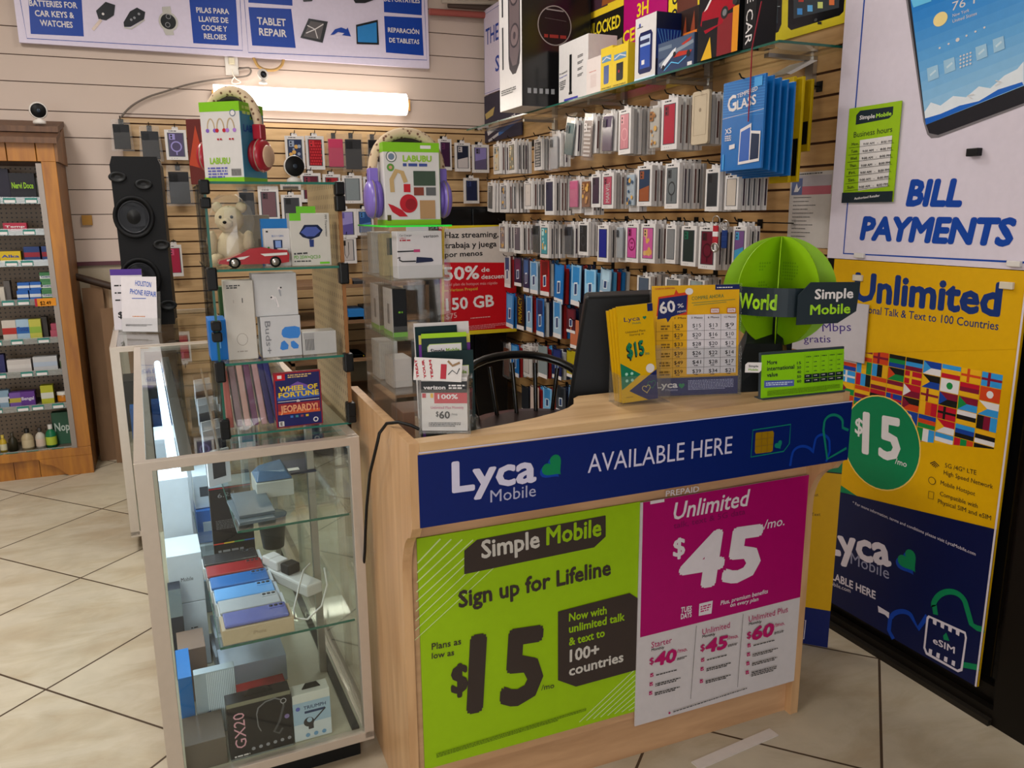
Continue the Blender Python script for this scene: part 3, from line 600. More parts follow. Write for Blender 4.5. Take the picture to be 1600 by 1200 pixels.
F.rect((.72, .955), (1, 1), NV2); F.scribble((.74, .97), (.97, .97), .0025, WHITE)
F.poly([(.05, .73), (.4, .735), (.41, .94), (.3, .93), (.27, .965), (.25, .92), (.07, .90)], mt('#c4381c', .4)).poly([(.06, .70), (.16, .71), (.18, .67), (.22, .72), (.39, .76), (.4, .915), (.08, .885)], NV2)
F.text('60', (.09, .75), (.27, .77), .1, WHITE, .03); F.text('%', (.29, .80), (.36, .805), .035, WHITE, .01); F.text('MENOS', (.29, .755), (.39, .765), .016, WHITE, .01); F.disc((.42, .945), .045, WHITE, ry=.03)
F.text('OFERTA ESPECIAL', (.03, .965), (.26, .972), .014, RED, .01); F.text('COMPRE AHORA', (.45, .865), (.82, .885), .032, mt('#1e6a44'), 0); F.line([(.45, .84), (.95, .865)], .0012, mt('#2a7a50')); F.line([(.47, .82), (.85, .842)], .0012, mt('#2a7a50'))
F.rect((.40, .195), (.97, .735), mt('#d2ccd2', .5))
for i, (p, q, t, u) in enumerate((('23', '15', '13', '9'), ('29', '20', '16', '10'), ('33', '28', '20', '12'), ('39', '26', '22', '14'), ('49', '41', '28', '17'), ('59', '39', '34', '21'))):
    y = .62 - .083 * i
    for c, (v, x) in enumerate(((p, .25), (q, .46), (t, .65), (u, .84))): F.text('$' + v, (x, y), (x + .10, y), .033, INK, 0); F.scribble((x + .02, y - .018), (x + .08, y - .018), .002, GREYD)
    F.scribble((.08 + .02 * (i < 4), y + .01), (.2, y + .01), .004, mt('#7a5a10'), 2, i); F.line([(.04, y - .03), (.40, y - .03)], .0007, mt('#7a5a10')); F.line([(.40, y - .03), (.97, y - .03)], .0007, GREYD)
for x, t in ((.25, '1 Mes'), (.44, '3 Meses'), (.63, '6 Meses'), (.82, '12 Meses')): F.text(t, (x, .70), (x + .13, .70), .017, INK, .01)
for x in (.23, .04): F.line([(x, .17), (x, .68)], .0007, mt('#7a5a10'))
for x in (.59, .78): F.line([(x, .195), (x, .735)], .0007, GREYD)
for x in (.66, .85): F.rect((x, .745), (x + .1, .79), RED).rect((x + .005, .75), (x + .095, .785), WHITE); F.text('50%', (x + .015, .757), (x + .085, .757), .02, RED, .01)
F.done()
a, b = cpt(960, 628), cpt(1018, 624); a.y = 1.69
LM2 = at(V((a.x - .005, a.y - .005, CT)), -.13)
hr = thing('leaflet_stand', 'low clear leaflet stand on the counter left of the price table card', 'leaflet stand', LM2)
MB().box((-.012, -.012, 0), (.13, -.009, .075), ACRYL).box((-.012, -.012, 0), (.13, .05, .003), ACRYL).box((-.012, .045, 0), (.13, .048, .14), ACRYL).box((-.012, -.012, 0), (-.009, .048, .08), ACRYL).build('pocket', hr)
F0 = Face(hr, 0, None, True); zt_ = F0.L((985, 482))[1]; wl = F0.L((1017, 560))[0] - F0.L((956, 560))[0]
for k in range(4):
    Mk = LM2 @ Matrix.Translation((.007 - .003 * k, .002 + .009 * k, .004)) @ Matrix.Rotation(-.07 - .01 * k, 4, 'Y') @ Matrix.Rotation(-.05, 4, 'X')
    o = MB().box((0, 0, 0), (wl * .92, .006, zt_ - .004 * k), mt('#d2a400', .4)).build('promo_leaflet', None, 0, Mk)
    tag(o, 'yellow and navy leaflet with a green 15, front of the clear leaflet stand' if k == 0 else 'yellow leaflet fanned out behind the green 15 leaflet', 'leaflet', None if k == 0 else 'yellow leaflets behind the front one')
    if k == 0:
        F = Face(o, 0, (0, 0, wl * .92, zt_)); TEAL = mt('#0f7050', .4)
        F.poly([(0, .42), (.55, .28), (.1, .16), (0, .14)], TEAL).poly([(.2, .12), (1, .31), (1, 0), (.72, .0), (.45, .06)], NV2).rect((.84, .92), (.99, 1), NV2)
        F.text('Lyca', (.18, .84), (.62, .84), .045, NV2, .0); F.text('Mobile', (.4, .805), (.64, .805), .02, TEAL, 0); F.heart((.75, .86), .005, TEAL); F.text('Unlimited Plans', (.2, .72), (.75, .72), .022, INK, 0); F.text('Starting at', (.3, .69), (.7, .69), .02, INK, 0)
        F.text('$15', (.2, .46), (.68, .475), .14, INK, .04); F.text('$15', (.22, .475), (.7, .49), .14, TEAL, .03); F.text('/mo', (.7, .475), (.82, .475), .03, TEAL, .02)
        F.disc((.82, .33), .12, WHITE); F.heart((.68, .12), .011, mt('#d8c060'), .0015, .1); F.heart((.84, .16), .011, TEAL, .0015, .1)
        for q in ((.15, .3), (.3, .3), (.15, .23), (.3, .23)): F.disc(q, .04, mt('#9fd0bc'))
        F.text('AHORA', (.1, .05), (.3, .05), .012, INK, 0); F.done()
# monitor seen from behind
MM = at((.978, 1.93, .80), -.43)
r = thing('pos_monitor', 'large black point of sale monitor seen from behind on the counter', 'monitor', MM)
MB().hexa([(-.014, -.03, .06), (.37, -.03, .06), (.37, .10, .06), (-.005, .09, .06)], [(.052, .0, .478), (.40, .0, .490), (.40, .12, .49), (.055, .12, .478)], BLKP).build('rear_shell', r, .008)
MB().hexa([(.15, -.034, .12), (.35, -.034, .12), (.35, .02, .12), (.15, .02, .12)], [(.165, -.008, .42), (.37, -.008, .432), (.37, .03, .432), (.165, .03, .42)], mt('#232326', .4)).build('service_cover', r, .003)
mb = MB()
for k in range(5): mb.box((.18 + .04 * k, -.006, .446), (.212 + .04 * k, .03, .452), mt('#030303', .8))
mb.build('vent_slots', r)
MB().box((.17, .02, .0), (.30, .16, .012), BLKP).box((.20, .03, .012), (.26, .06, .08), BLKP).build('foot', r, .003)
# globe display
c = V((1.535, 1.74, 1.283)); GR = .149
GM = at(V((c.x, c.y, CT)), -.18)
r = thing('globe_display', 'lime green cardboard globe display with dark brand plaques on the counter', 'display stand', GM)
GRNL = mt('#87b608', .5); GDK = mt('#6f9e10', .5); zc = c.z - CT
prof = [(GR * math.cos(q), zc + GR * math.sin(q)) for q in (2 * math.pi * i / 48 for i in range(48))]
for k, an in enumerate((14, 58, 102, 148)):
    fin = MB().prism([p for p in prof], -.0012, .0012, GRNL, 'y')
    rr = random.Random(k)
    for i in range(-9, 10):
        for j in range(-8, 10):
            x, z = i * .0085, j * .0085
            if x * x + z * z < (GR * .93) ** 2 and (math.sin(i * .55 + k * 2) + math.cos(j * .6 + k)) > .25 and abs(x) > .01:
                for yy in (-.0016, .0016): fin.poly([(x, yy, zc + z), (x + .005, yy, zc + z), (x + .005, yy, zc + z + .005), (x, yy, zc + z + .005)][::(1 if yy < 0 else -1)], GDK)
    fin.xf(Matrix.Rotation(math.radians(an), 4, 'Z')); fin.build('globe_fin', r)
band = []; n = 14
for i in range(n + 1):
    q = math.radians(190 + 90 * i / n); band.append((math.cos(q) * (GR + .006), math.sin(q) * (GR + .006)))
mb = MB(); vs = [(x, y, zc - .052) for x, y in band] + [(x, y, zc + .022) for x, y in band]; mb.add(vs, [(i, i + 1, n + 2 + i, n + 1 + i) for i in range(n)], CHAR)
vs = [(x * .985, y * .985, z) for x, y, z in vs]; mb.add(vs, [(n + 1 + i, n + 2 + i, i + 1, i) for i in range(n)], CHAR); o = mb.build('equator_band', r)
tv, tf = textmesh('World', .04, 0, 1.0); x0 = min(v.x for v in tv); x1 = max(v.x for v in tv); P = []
for v in tv:
    q = math.radians(200 + 38 * (v.x - x0) / (x1 - x0)); rr = GR + .0075; P.append((math.cos(q) * rr, math.sin(q) * rr, zc - .033 + v.y * .055))
LTX = mt('#98cc20', .4); MB().add(P, tf, LTX).build('band_lettering', r)
PMx = GM @ at((-.052, -.178, zc - .068), -.22); PL = Matrix.Translation((0, 0, 0))
pq = MB().prism([(0, 0), (.105, .004), (.15, .034), (.155, .108), (.03, .108), (.0, .075)], 0, .003, CHAR); o = pq.build('plaque', r); o.matrix_world = PMx
F = Face(r, 0, (0, 0, .15, .11), False, PMx); 
def ptext(F, M, t, a, b, h, m, bold=.03):
    n0 = len(r.children); F.text(t, a, b, h, m, bold)
    for ch in r.children:
        if ch.get('_d') is None and ch.name.startswith('lettering'): ch.matrix_world = M; ch['_d'] = 1
ptext(F, PMx, 'Simple', (.28, .60), (.93, .62), .22, WHITE); ptext(F, PMx, 'Mobile', (.22, .24), (.90, .27), .22, LTX)
for ch in r.children:
    if '_d' in ch: del ch['_d']
MB().box((-.03, -.005, .03), (.05, .012, zc - .05), mt('#2a2f33', .5)).build('column', r, .002)
MB().hexa([(-.175, -.09, 0), (-.02, -.1, 0), (.09, .06, 0), (-.13, .06, 0)], [(-.11, -.03, .12), (-.01, -.05, .12), (.05, .03, .16), (-.07, .03, .16)], mt('#17191b', .5)).build('base', r, .002)
BM = Matrix.Translation(V((0, 0, 0)))
a, b = cpt(1189, 624), cpt(1318, 611)
VM = at(V((a.x, a.y - .004, CT)), tri(a, b), -.06)
r, F = boardpx('value_card', 'lime green international value card propped at the foot of the globe', 'sign', VM, (1190, 624), (1319, 545), mt('#8fd018', .35), .004)
x0, z0, x1, z1 = F.b; F.px = False
F.s = None
MB().box((-.004, .004, -.0), (x1 + .004, .012, z1 + .006), mt('#39434a', .4)).build('backing', r, .001); MB().box((-.002, -.006, -.0), (x1 + .002, .03, .004), mt('#39434a', .4)).build('ledge', r)
F.b = (0, z0, x1, z1)
for i, t in enumerate(('More', 'international', 'value')): F.text(t, (.05, .78 - .14 * i), (.05 + (.12, .33, .13)[i], .78 - .14 * i), .09, CHAR, .03)
F.poly([(.02, .42), (.38, .38), (.38, .24), (.02, .26)], mt('#5560b0', .4)).scribble((.04, .35), (.36, .32), .0028, mt('#c8d8f0'), 2)
for j in range(5):
    y = .75 - .105 * j; F.text(('15', '30', '40', '50', '60')[j], (.41, y - .02), (.46, y - .02), .06, CHAR, .02)
    for i in range(5):
        u0 = .50 + .098 * i
        if j < 3: F.scribble((u0 + .02, y), (u0 + .07, y), .0018, CHAR)
        else: F.rect((u0, y - .045), (u0 + .092, y + .045), CHAR); F.scribble((u0 + .02, y), (u0 + .07, y), .002, WHITE)
for i in range(6): F.line([(.497 + .098 * i, .28), (.497 + .098 * i, .93)], .0005, mt('#5f8a12'))
for i in range(5): F.scribble((.51 + .098 * i, .88), (.57 + .098 * i, .88), .002, CHAR)
F.scribble((.05, .17), (.95, .17), .0016, mt('#5f8a12'), 5); F.done()
o = MB().prism([(0, 0), (.035, 0), (.04, .006), (.04, .026), (.006, .026), (0, .02)], 0, .002, WHITE).build('brand_tag', None, 0, at(onY(1164, 582, 1.60), -.5)); 
tag(o, 'small white brand tag stuck on the black globe base', 'tag'); F = Face(o, 0, (0, 0, .04, .026)); F.text('Simple', (.2, .55), (.8, .55), .2, INK, .03); F.text('Mobile', (.2, .2), (.8, .2), .2, mt('#7ea818'), .03)
# cable over the counter side
pts = [cpt(652, 664)] + [onX(x, y, .40) for x, y in ((632, 656), (606, 662), (590, 690), (578, 740), (573, 790), (571, 830), (570, 862), (567, 900))]
pts = [V((.478, 1.664, CT + .004)), V((.462, 1.675, CT + .012)), V((.44, 1.70, CT + .016)), V((.42, 1.73, CT + .008)), V((.408, 1.755, CT - .02))] + pts[3:]
tag(MB().tube(pts, .0038, BLACK, 8).build('power_cable'), 'black cable hanging down the left side of the counter', 'cable')
# bar chair behind the counter
CHX, CHY = .93, 2.22
r = thing('bar_chair', 'black bar chair with an arched spindle back behind the counter', 'chair', at((CHX, CHY, 0), 0))
CB = mt('#0b0a0a', .25, 0, .6)
arch_ = [(-.215, .0, .935)] + [(-.215 * math.cos(q), .0 - .0 * q, .96 + .115 * math.sin(q) ** .8) for q in (math.pi * i / 16 for i in range(0, 17))] + [(.215, 0, .935)]
MB().tube([(x, y - .10 * (abs(x) / .215) ** 3, z) for x, y, z in arch_] , .013, CB, 10).build('back_arch', r)
for x in (-.15, -.075, 0, .075, .14):
    MB().tube([(x, -.02 - .10 * (abs(x) / .215) ** 3, .955 + .10 * math.sqrt(max(0, 1 - (x / .215) ** 2))), (x * .85, -.055, .895)], .007, CB, 8).build('spindle', r)
MB().lathe([(.0, .86), (.19, .86), (.205, .875), (.20, .9), (.15, .905), (0, .898)], mt('#2a1a18', .35), Matrix.Translation((0, -.19, 0)), 28).build('seat', r)
for sx, sy in ((-1, -1), (1, -1), (1, 1), (-1, 1)): MB().tube([(sx * .12, -.19 + sy * .12, .865), (sx * .19, -.19 + sy * .19, 0)], [.016, .013], CB, 8).build('leg', r)
mb = MB(); mb.tube([(.163 * math.cos(q), -.19 + .163 * math.sin(q) , .30) for q in (2 * math.pi * i / 24 for i in range(24))], .008, CB, 6, True); mb.build('foot_ring', r)
# paper strip lying on the floor
o = MB().box((0, 0, 0), (.30, .035, .003), mt('#d2c8c2', .5)).build('paper_strip', None, 0, at((onZ(1090, 1200, 0).x, onZ(1090, 1200, 0).y - .01, .0005), .10)); tag(o, 'white paper strip lying on the floor in front of the counter', 'paper')
# ================================================================ glass shelf on the right wall and the goods on it
SZ = 2.049
r = thing('glass_shelf', 'long glass shelf high on the right slatwall carrying boxes', 'shelf')
MB().box((1.905, 2.23, SZ - .008), (2.203, 5.25, SZ), GLASS).build('glass_pane', r)
MB().box((1.9035, 2.229, SZ - .008), (1.9055, 5.25, SZ), GEDGE).box((1.9055, 2.2285, SZ - .008), (2.203, 2.231, SZ), GEDGE).build('polished_edge', r)
for y in (2.39, 3.0, 3.7, 4.5): MB().box((1.99, y - .012, SZ - .022), (2.203, y + .012, SZ - .0085), STEEL).box((2.185, y - .02, SZ - .12), (2.203, y + .02, SZ - .009), STEEL).build('bracket', r)
def shelfbox(name, label, cat, px, X, d, m, z=SZ, h=None, group=None):
    """px = (xl, xr, ytop, ybot) of the face turned to the aisle"""
    a = onX(px[0], px[3], X).y; b = onX(px[1], px[3], X).y; xm = (px[0] + px[1]) / 2
    H_ = h or onX(xm, px[2], X).z - z
    return carton(name, label, cat, at((X, a, z), FX), a - b, d, H_, m, group)
WB = mt('#cfcac8', .35); BK = mt('#0e0e10', .18, 0, .6)
# tall speaker box
o, F = carton('speaker_box', 'tall black and white loudspeaker box at the corner end of the glass shelf', 'box', at((1.765, 4.315, SZ), FX), .305, .40, .86, WB)
F.poly([(.42, .30), (.46, .24), (.6, .2), (.75, .2), (.9, .25), (.94, .32), (.94, 1), (.42, 1)], mt('#26201f', .3)); F.poly([(.47, .32), (.6, .25), (.78, .25), (.9, .33), (.9, 1), (.47, 1)], mt('#5c4e4d', .3))
for v in (.42, .66, .9): F.disc((.69, v), .2, mt('#2c2424', .3)); F.disc((.69, v), .165, mt('#6b5a58', .3)); F.disc((.69, v), .06, mt('#3d3131', .3))
F.rect((.14, .25), (.2, .5), INK).rect((.14, .56), (.2, .7), INK); F.scribble((.08, .12), (.75, .12), .006, GREYD, 3); F.text('BOOMBOX', (.08, .17), (.3, .17), .012, RED, .01) if 0 else None; F.done()
G = Face(o, 0, (0, 0, .40, .86), False, o.matrix_world @ at((.305, 0, 0), math.pi / 2))
def sideface(o, w, d, h):
    """the end of a carton turned towards the camera (local +x end)"""
    e = bpy.data.objects.new('end_face', None); COL.objects.link(e); e.parent = o; e.matrix_world = o.matrix_world @ at((w, 0, 0), math.pi / 2)
    return Face(e, 0, (0, 0, d, h), False, e.matrix_world), e
def endart(o, w, d, h, fn):
    F, e = sideface(o, w, d, h); fn(F); F.done('end_artwork', 'end_print')
    M = e.matrix_world.copy()
    for c in list(e.children): c.parent = o; c.matrix_world = M
    bpy.data.objects.remove(e)
def spk(F):
    F.rect((0, 0), (1, 1), BK); F.disc((.47, .47), .245, mt('#8f8582', .3), 40); F.disc((.47, .47), .232, mt('#1c1717', .25), 40)
    F.line([(.35, .56), (.6, .555)], .006, mt('#8a8180')); F.line([(.33, .51), (.64, .50)], .002, mt('#5a5150')); F.text('WOOOXG', (.33, .40), (.62, .40), .022, mt('#8a2a24'), .02) if 0 else F.scribble((.32, .40), (.64, .40), .016, mt('#8a2a24'), 1)
    for i in range(5): F.rect((.08 + .085 * i, .075), (.13 + .085 * i, .105), mt('#8f8f92'))
endart(o, .305, .40, .86, spk)
o, F = shelfbox('router_box', 'white router box with a tall dark device picture, left of the yellow boxes', 'box', (873, 918, 62, 165), 1.945, .16, WB)
F.rect((.38, .16), (.46, .78), BK).rect((.36, .13), (.48, .17), BK); F.text('Prepaid', (.03, .5), (.3, .52), .03, GREYD, .02); F.text('Internet', (.03, .44), (.3, .46), .03, mt('#4a4f9a'), .02); F.scribble((.03, .37), (.25, .38), .005, GREYD, 3)
for i in range(4): F.scribble((.66, .4 + .1 * i), (.84, .41 + .1 * i), .004, GREYD, 2, i)
F.rect((.2, .02), (.68, .075), mt('#3f3f9c')).scribble((.05, .28), (.22, .28), .005, GREYD, 2); F.done()
o, F = shelfbox('accessory_box', 'small plain white box between the router box and the yellow boxes', 'box', (916, 938, 90, 150), 1.925, .10, mt('#d6c9c4', .35)); F.scribble((.2, .62), (.8, .62), .004, mt('#c07a70'), 1); F.rect((.3, .2), (.7, .55), mt('#cfbdb8')); F.done()
YB_ = mt('#d8b924', .35)
for i, (q, lb, c) in enumerate((((938, 956, 74, 141), 'yellow torch box with a grey torch picture', '#4c5c8c'), ((956, 980, 70, 135), 'yellow portable box with a black torch picture', '#161616'))):
    o, F = shelfbox('torch_box', lb + ' on the glass shelf', 'box', q, 1.925, .10, YB_)
    F.rect((.12, .66), (.9, .80), mt('#5a86a8', .4)).line([(.15, .7), (.5, .77), (.88, .7)], .005, PAPER); F.poly([(.28, .2), (.32, .16), (.66, .16), (.72, .2), (.72, .58), (.28, .58)], mt(c, .35)); F.text('PORTABLE', (.12, .05), (.9, .05), .035, INK, .02); F.disc((.45, .38), .05, RED) if i else None; F.done()
o, F = shelfbox('phone_box', 'blue and white rugged phone box between the yellow boxes and the racing set', 'box', (991, 1023, 25, 130), 1.938, .15, WB)
F.poly([(.18, .16), (.26, .12), (.76, .12), (.84, .16), (.84, .70), (.76, .76), (.26, .76), (.18, .70)], mt('#0f1a4a', .3)); F.rect((.26, .2), (.74, .54), mt('#24469a', .3)).rect((.26, .54), (.74, .7), mt('#b8c4d8', .3)).rect((.26, .58), (.7, .64), mt('#1a2450')); F.rect((.34, .26), (.48, .33), WHITE); F.disc((.22, .88), .05, mt('#4a4f9a')); F.scribble((.1, .84), (.4, .84), .004, GREYD); F.rect((0, 0), (1, .06), mt('#c6dcec')); F.done()
def beam(F):
    F.rect((0, 0), (1, 1), mt('#0f1a44', .3)); F.rect((.02, .3), (.98, .75), mt('#153a96', .3))
    for i in range(9): F.line([(.5, .1), (.05 + .11 * i, .74)], .003, mt('#5fa0e0'))
    for i in range(4): F.line([(.15 + .05 * i, .35 + .08 * i), (.85 - .05 * i, .35 + .08 * i)], .002, mt('#3f7fd0'))
q = onX(1023, 130, 1.938); endart(o, onX(991, 130, 1.938).y - q.y, .15, onX(1007, 25, 1.938).z - SZ, beam)
o, F = shelfbox('race_set_box', 'blue toy racing set box with a white and red car picture on the glass shelf', 'box', (1027, 1083, 60, 114), 1.918, .05, mt('#2a3a5c', .3))
F.rect((.02, .5), (.98, .98), mt('#44546e', .35)); F.line([(.05, .3), (.5, .6), (.98, .75)], .014, mt('#7d8894')); F.poly([(.1, .2), (.2, .22), (.5, .58), (.52, .72), (.42, .66), (.15, .35)], mt('#d6d6da', .3)).poly([(.45, .42), (.9, .4), (.95, .5), (.6, .56)], mt('#b5301c', .3)).poly([(.66, .76), (.85, .86), (.94, .9), (.9, .8), (.72, .72)], mt('#b5301c', .3)); F.disc((.17, .2), .04, INK).disc((.48, .52), .04, INK).disc((.86, .42), .05, INK)
F.line([(.2, .1), (.4, .3), (.6, .2), (.8, .35)], .004, mt('#58b0e0')); F.rect((.84, .05), (.96, .16), WHITE); F.rect((.03, .75), (.4, .86), mt('#6b7a8c')); F.done()
o, F = shelfbox('race_car_box', 'black race car toy box with a red sports car picture on the glass shelf', 'box', (1089, 1151, 2, 98), 1.89, .06, mt('#121214', .3), h=.30)
F.text('RACE CAR', (.06, .80), (.95, .86), .075, WHITE, .02, .2); F.rect((.5, .0), (1, .44), mt('#7d1a20', .35)).rect((.86, 0), (1, .5), mt('#d88a18', .35)).poly([(.1, 0), (.38, 0), (.32, .25)], mt('#d8a81c', .35))
F.poly([(.06, .42), (.1, .56), (.34, .66), (.62, .78), (.84, .76), (.93, .62), (.9, .5), (.66, .46), (.62, .36), (.2, .30)], mt('#9c1424', .2)).poly([(.34, .66), (.62, .78), (.84, .76), (.72, .64)], mt('#241014', .2)).poly([(.14, .56), (.22, .58), (.42, .74), (.34, .72)], WHITE).poly([(.08, .34), (.5, .36), (.52, .44), (.1, .46)], mt('#1b1214', .3)).disc((.66, .47), .09, BLACK).disc((.66, .47), .05, mt('#6c6c70')).disc((.9, .56), .06, BLACK); F.done()
o, F = shelfbox('race_car_box', 'black race car toy box turned end on beside the tablet posters', 'box', (1160, 1178, 0, 78), 1.90, .09, mt('#101012', .3), h=.30)
F.text('RACE CAR', (.62, .04), (.62, .96), .3, WHITE, .02) if 0 else None
tv, tf = textmesh('RACE CAR', .0, 0, 1.0); xm = max(v.x for v in tv); hh, ww = F.b[3], F.b[2]
MB().add([(ww * .22 + v.y * ww * .8, -.0008, hh * (.97 - .93 * v.x / xm)) for v in tv], tf, WHITE).build('lettering', o); F.done()
o, F = shelfbox('orange_box', 'dark box with a flame pattern behind the racing set on the glass shelf', 'box', (1058, 1090, 2, 62), 2.06, .08, mt('#2a1a16', .35), h=.27); F.poly([(.05, .2), (.4, .9), (.5, .4), (.8, .95), (.95, .2)], mt('#8a3a1c')); F.rect((.3, .5), (.95, .66), mt('#d8741c')); F.done()
# ---- boards on the wall above the shelf
def wallboard(name, label, px, X, m, z0=None, z1=None, cat='poster', th=.006):
    """px = xl, xr at a height ym; z range"""
    a = onX(px[0], px[2], X).y; b = onX(px[1], px[2], X).y
    r = thing(name, label, cat, at((X, 0, 0), FX)); MB().box((-a, 0, z0), (-b, th, z1), m).build('panel', r)
    F = Face(r, 0, (-a, z0, -b, z1), True); return r, F
r, F = wallboard('store_sign', 'white sign with blue lettering in the wall corner, left of the loudspeaker box', (757, 800, 100), 2.18, SGN, 2.325, 2.89)
F.line([(786, 4), (757, 23), (757, 147), (800, 131)], .004, NAVY); F.text('THE', (759, 71), (779, 61), 25, NAVY, .02); F.text('ST', (774, 112), (790, 106), 24, NAVY, .02); F.done()
r, F = wallboard('phones_poster', 'dark violet phones poster below the corner sign', (757, 815, 180), 2.185, mt('#27233a', .4), 2.0, 2.32)
F.px = False; F.poly([(.02, .62), (.3, .72), (.25, .55), (.05, .5)], mt('#b8a060')).poly([(.05, .3), (.4, .42), (.42, .28), (.1, .14)], mt('#c9c4c4')).poly([(.1, .05), (.9, .35), (.9, .28), (.12, -.0)], mt('#b8b4b8')); F.text('Phones', (.45, .27), (.85, .4), .09, WHITE, .02); F.poly([(.4, .16), (.98, .38), (.98, .3), (.4, .08)], mt('#2f5f9c')); F.done()
r, F = wallboard('unlocked_poster', 'black and yellow unlocked phones poster behind the router box', (900, 974, 40), 2.192, mt('#17130f', .4), 2.30, 2.75)
F.poly([(905, 38), (975, 8), (975, -10), (905, 20)], mt('#d8b924')); F.poly([(905, 28), (950, 8), (940, -30), (905, -30)], mt('#3d2430')).poly([(940, 10), (975, -5), (975, -30), (945, -30)], mt('#8a4a20')); F.text('UNLOCKED', (912, 60), (969, 42), 18, mt('#d8c024'), .03); F.poly([(900, 75), (930, 60), (960, 66), (972, 58), (975, 80), (910, 100)], mt('#9c8a70')); F.done()
r, F = wallboard('magenta_poster', 'magenta poster with yellow lettering behind the yellow torch boxes', (974, 1041, 60), 2.192, MAG, 2.06, 2.7)
YT = mt('#e0c41c', .4); F.text('3H', (995, 27), (1013, 20), 20, YT, .03); F.text('CEL', (973, 70), (1000, 58), 19, YT, .03); F.rect((980, 82), (1000, 98), PAPER).rect((981, 108), (1000, 122), PAPER)
for y in (96, 120): F.text('MA', (983, y), (995, y - 4), 11, MAG, .02)
F.done()
r, F = wallboard('open_poster', 'yellow poster with tall black lettering behind the flame pattern box', (1044, 1092, 30), 2.192, mt('#d8c024', .4), 2.06, 2.7); F.rect((1058, -30), (1090, 55), mt('#5a2a1c')); F.text('OPO', (1046, 54), (1046, -20), 8, INK, .03) if 0 else F.text('O', (1050, 8), (1059, 5), 16, INK, .04).text('O', (1049, 32), (1058, 29), 16, INK, .04).text('S', (1048, 52), (1057, 49), 14, INK, .04); F.done()
r, F = wallboard('tablet_poster', 'yellow poster of cracked and working black tablets above the right shelf end', (1180, 1332, 40), 2.198, mt('#d8c31c', .4), 2.128, 2.75)
F.poly([(1183, -30), (1223, -30), (1221, 38), (1216, 50), (1181, 62)], BK).poly([(1188, -30), (1216, -30), (1215, 36), (1186, 46)], mt('#2f3a40', .2)); F.poly([(1232, -30), (1322, -30), (1318, 18), (1312, 24), (1236, 47), (1231, 42)], BK).poly([(1240, -30), (1312, -30), (1311, 12), (1240, 29)], mt('#3c4146', .2))
for i in range(9): F.line([(1193, 10), (1193 + 26 * math.cos(i * .7), 10 + 30 * math.sin(i * .7))], .0015, mt('#aab4b8'))
for q, c in (((1191, 37), '#c8b43c'), ((1206, 33), '#d87a28'), ((1250, 18), '#3a8ad0'), ((1266, 13), '#58a8e0'), ((1282, 8), '#c8d070'), ((1300, 3), '#d86a28'), ((1252, -2), '#b8301c')): F.rect((q[0] - 4, q[1] - 5), (q[0] + 4, q[1] + 5), mt(c))
F.disc((1275, 31), 2.5, GREYD); F.rect((1278, 34), (1284, 38), INK); F.done()
tag(MB().tube([onX(1190, 2, 1.875), onX(1182, 40, 1.868), onX(1175, 75, 1.863), onX(1173, 120, 1.861), onX(1169, 190, 1.858)], .0022, mt('#8f1028', .6), 6).build('red_ribbon'), 'thin red ribbon hanging down in front of the blue glass protector packs', 'ribbon')
# ---- permit sheet taped to the slats
r, F = wallboard('permit_sheet', 'white permit sheet with red and blue header taped to the slatwall', (1233, 1299, 320), 2.2, mt('#beb6b0', .6), 1.365, 1.64, 'paper', .0015)
F.px = False; F.rect((.04, .70), (.97, .95), mt('#a8a0a4')).rect((.04, .70), (.3, .92), mt('#5a6488')).rect((.3, .70), (.97, .81), mt('#b0606c')).poly([(.1, .74), (.16, .86), (.2, .78), (.27, .82), (.2, .74)], PAPER); F.scribble((.06, .965), (.9, .97), .004, GREYD)
for i in range(11): F.scribble((.1, .66 - .052 * i), (.5 + .4 * R_.random(), .66 - .052 * i), .0024, GREYD, 1, i)
F.done()
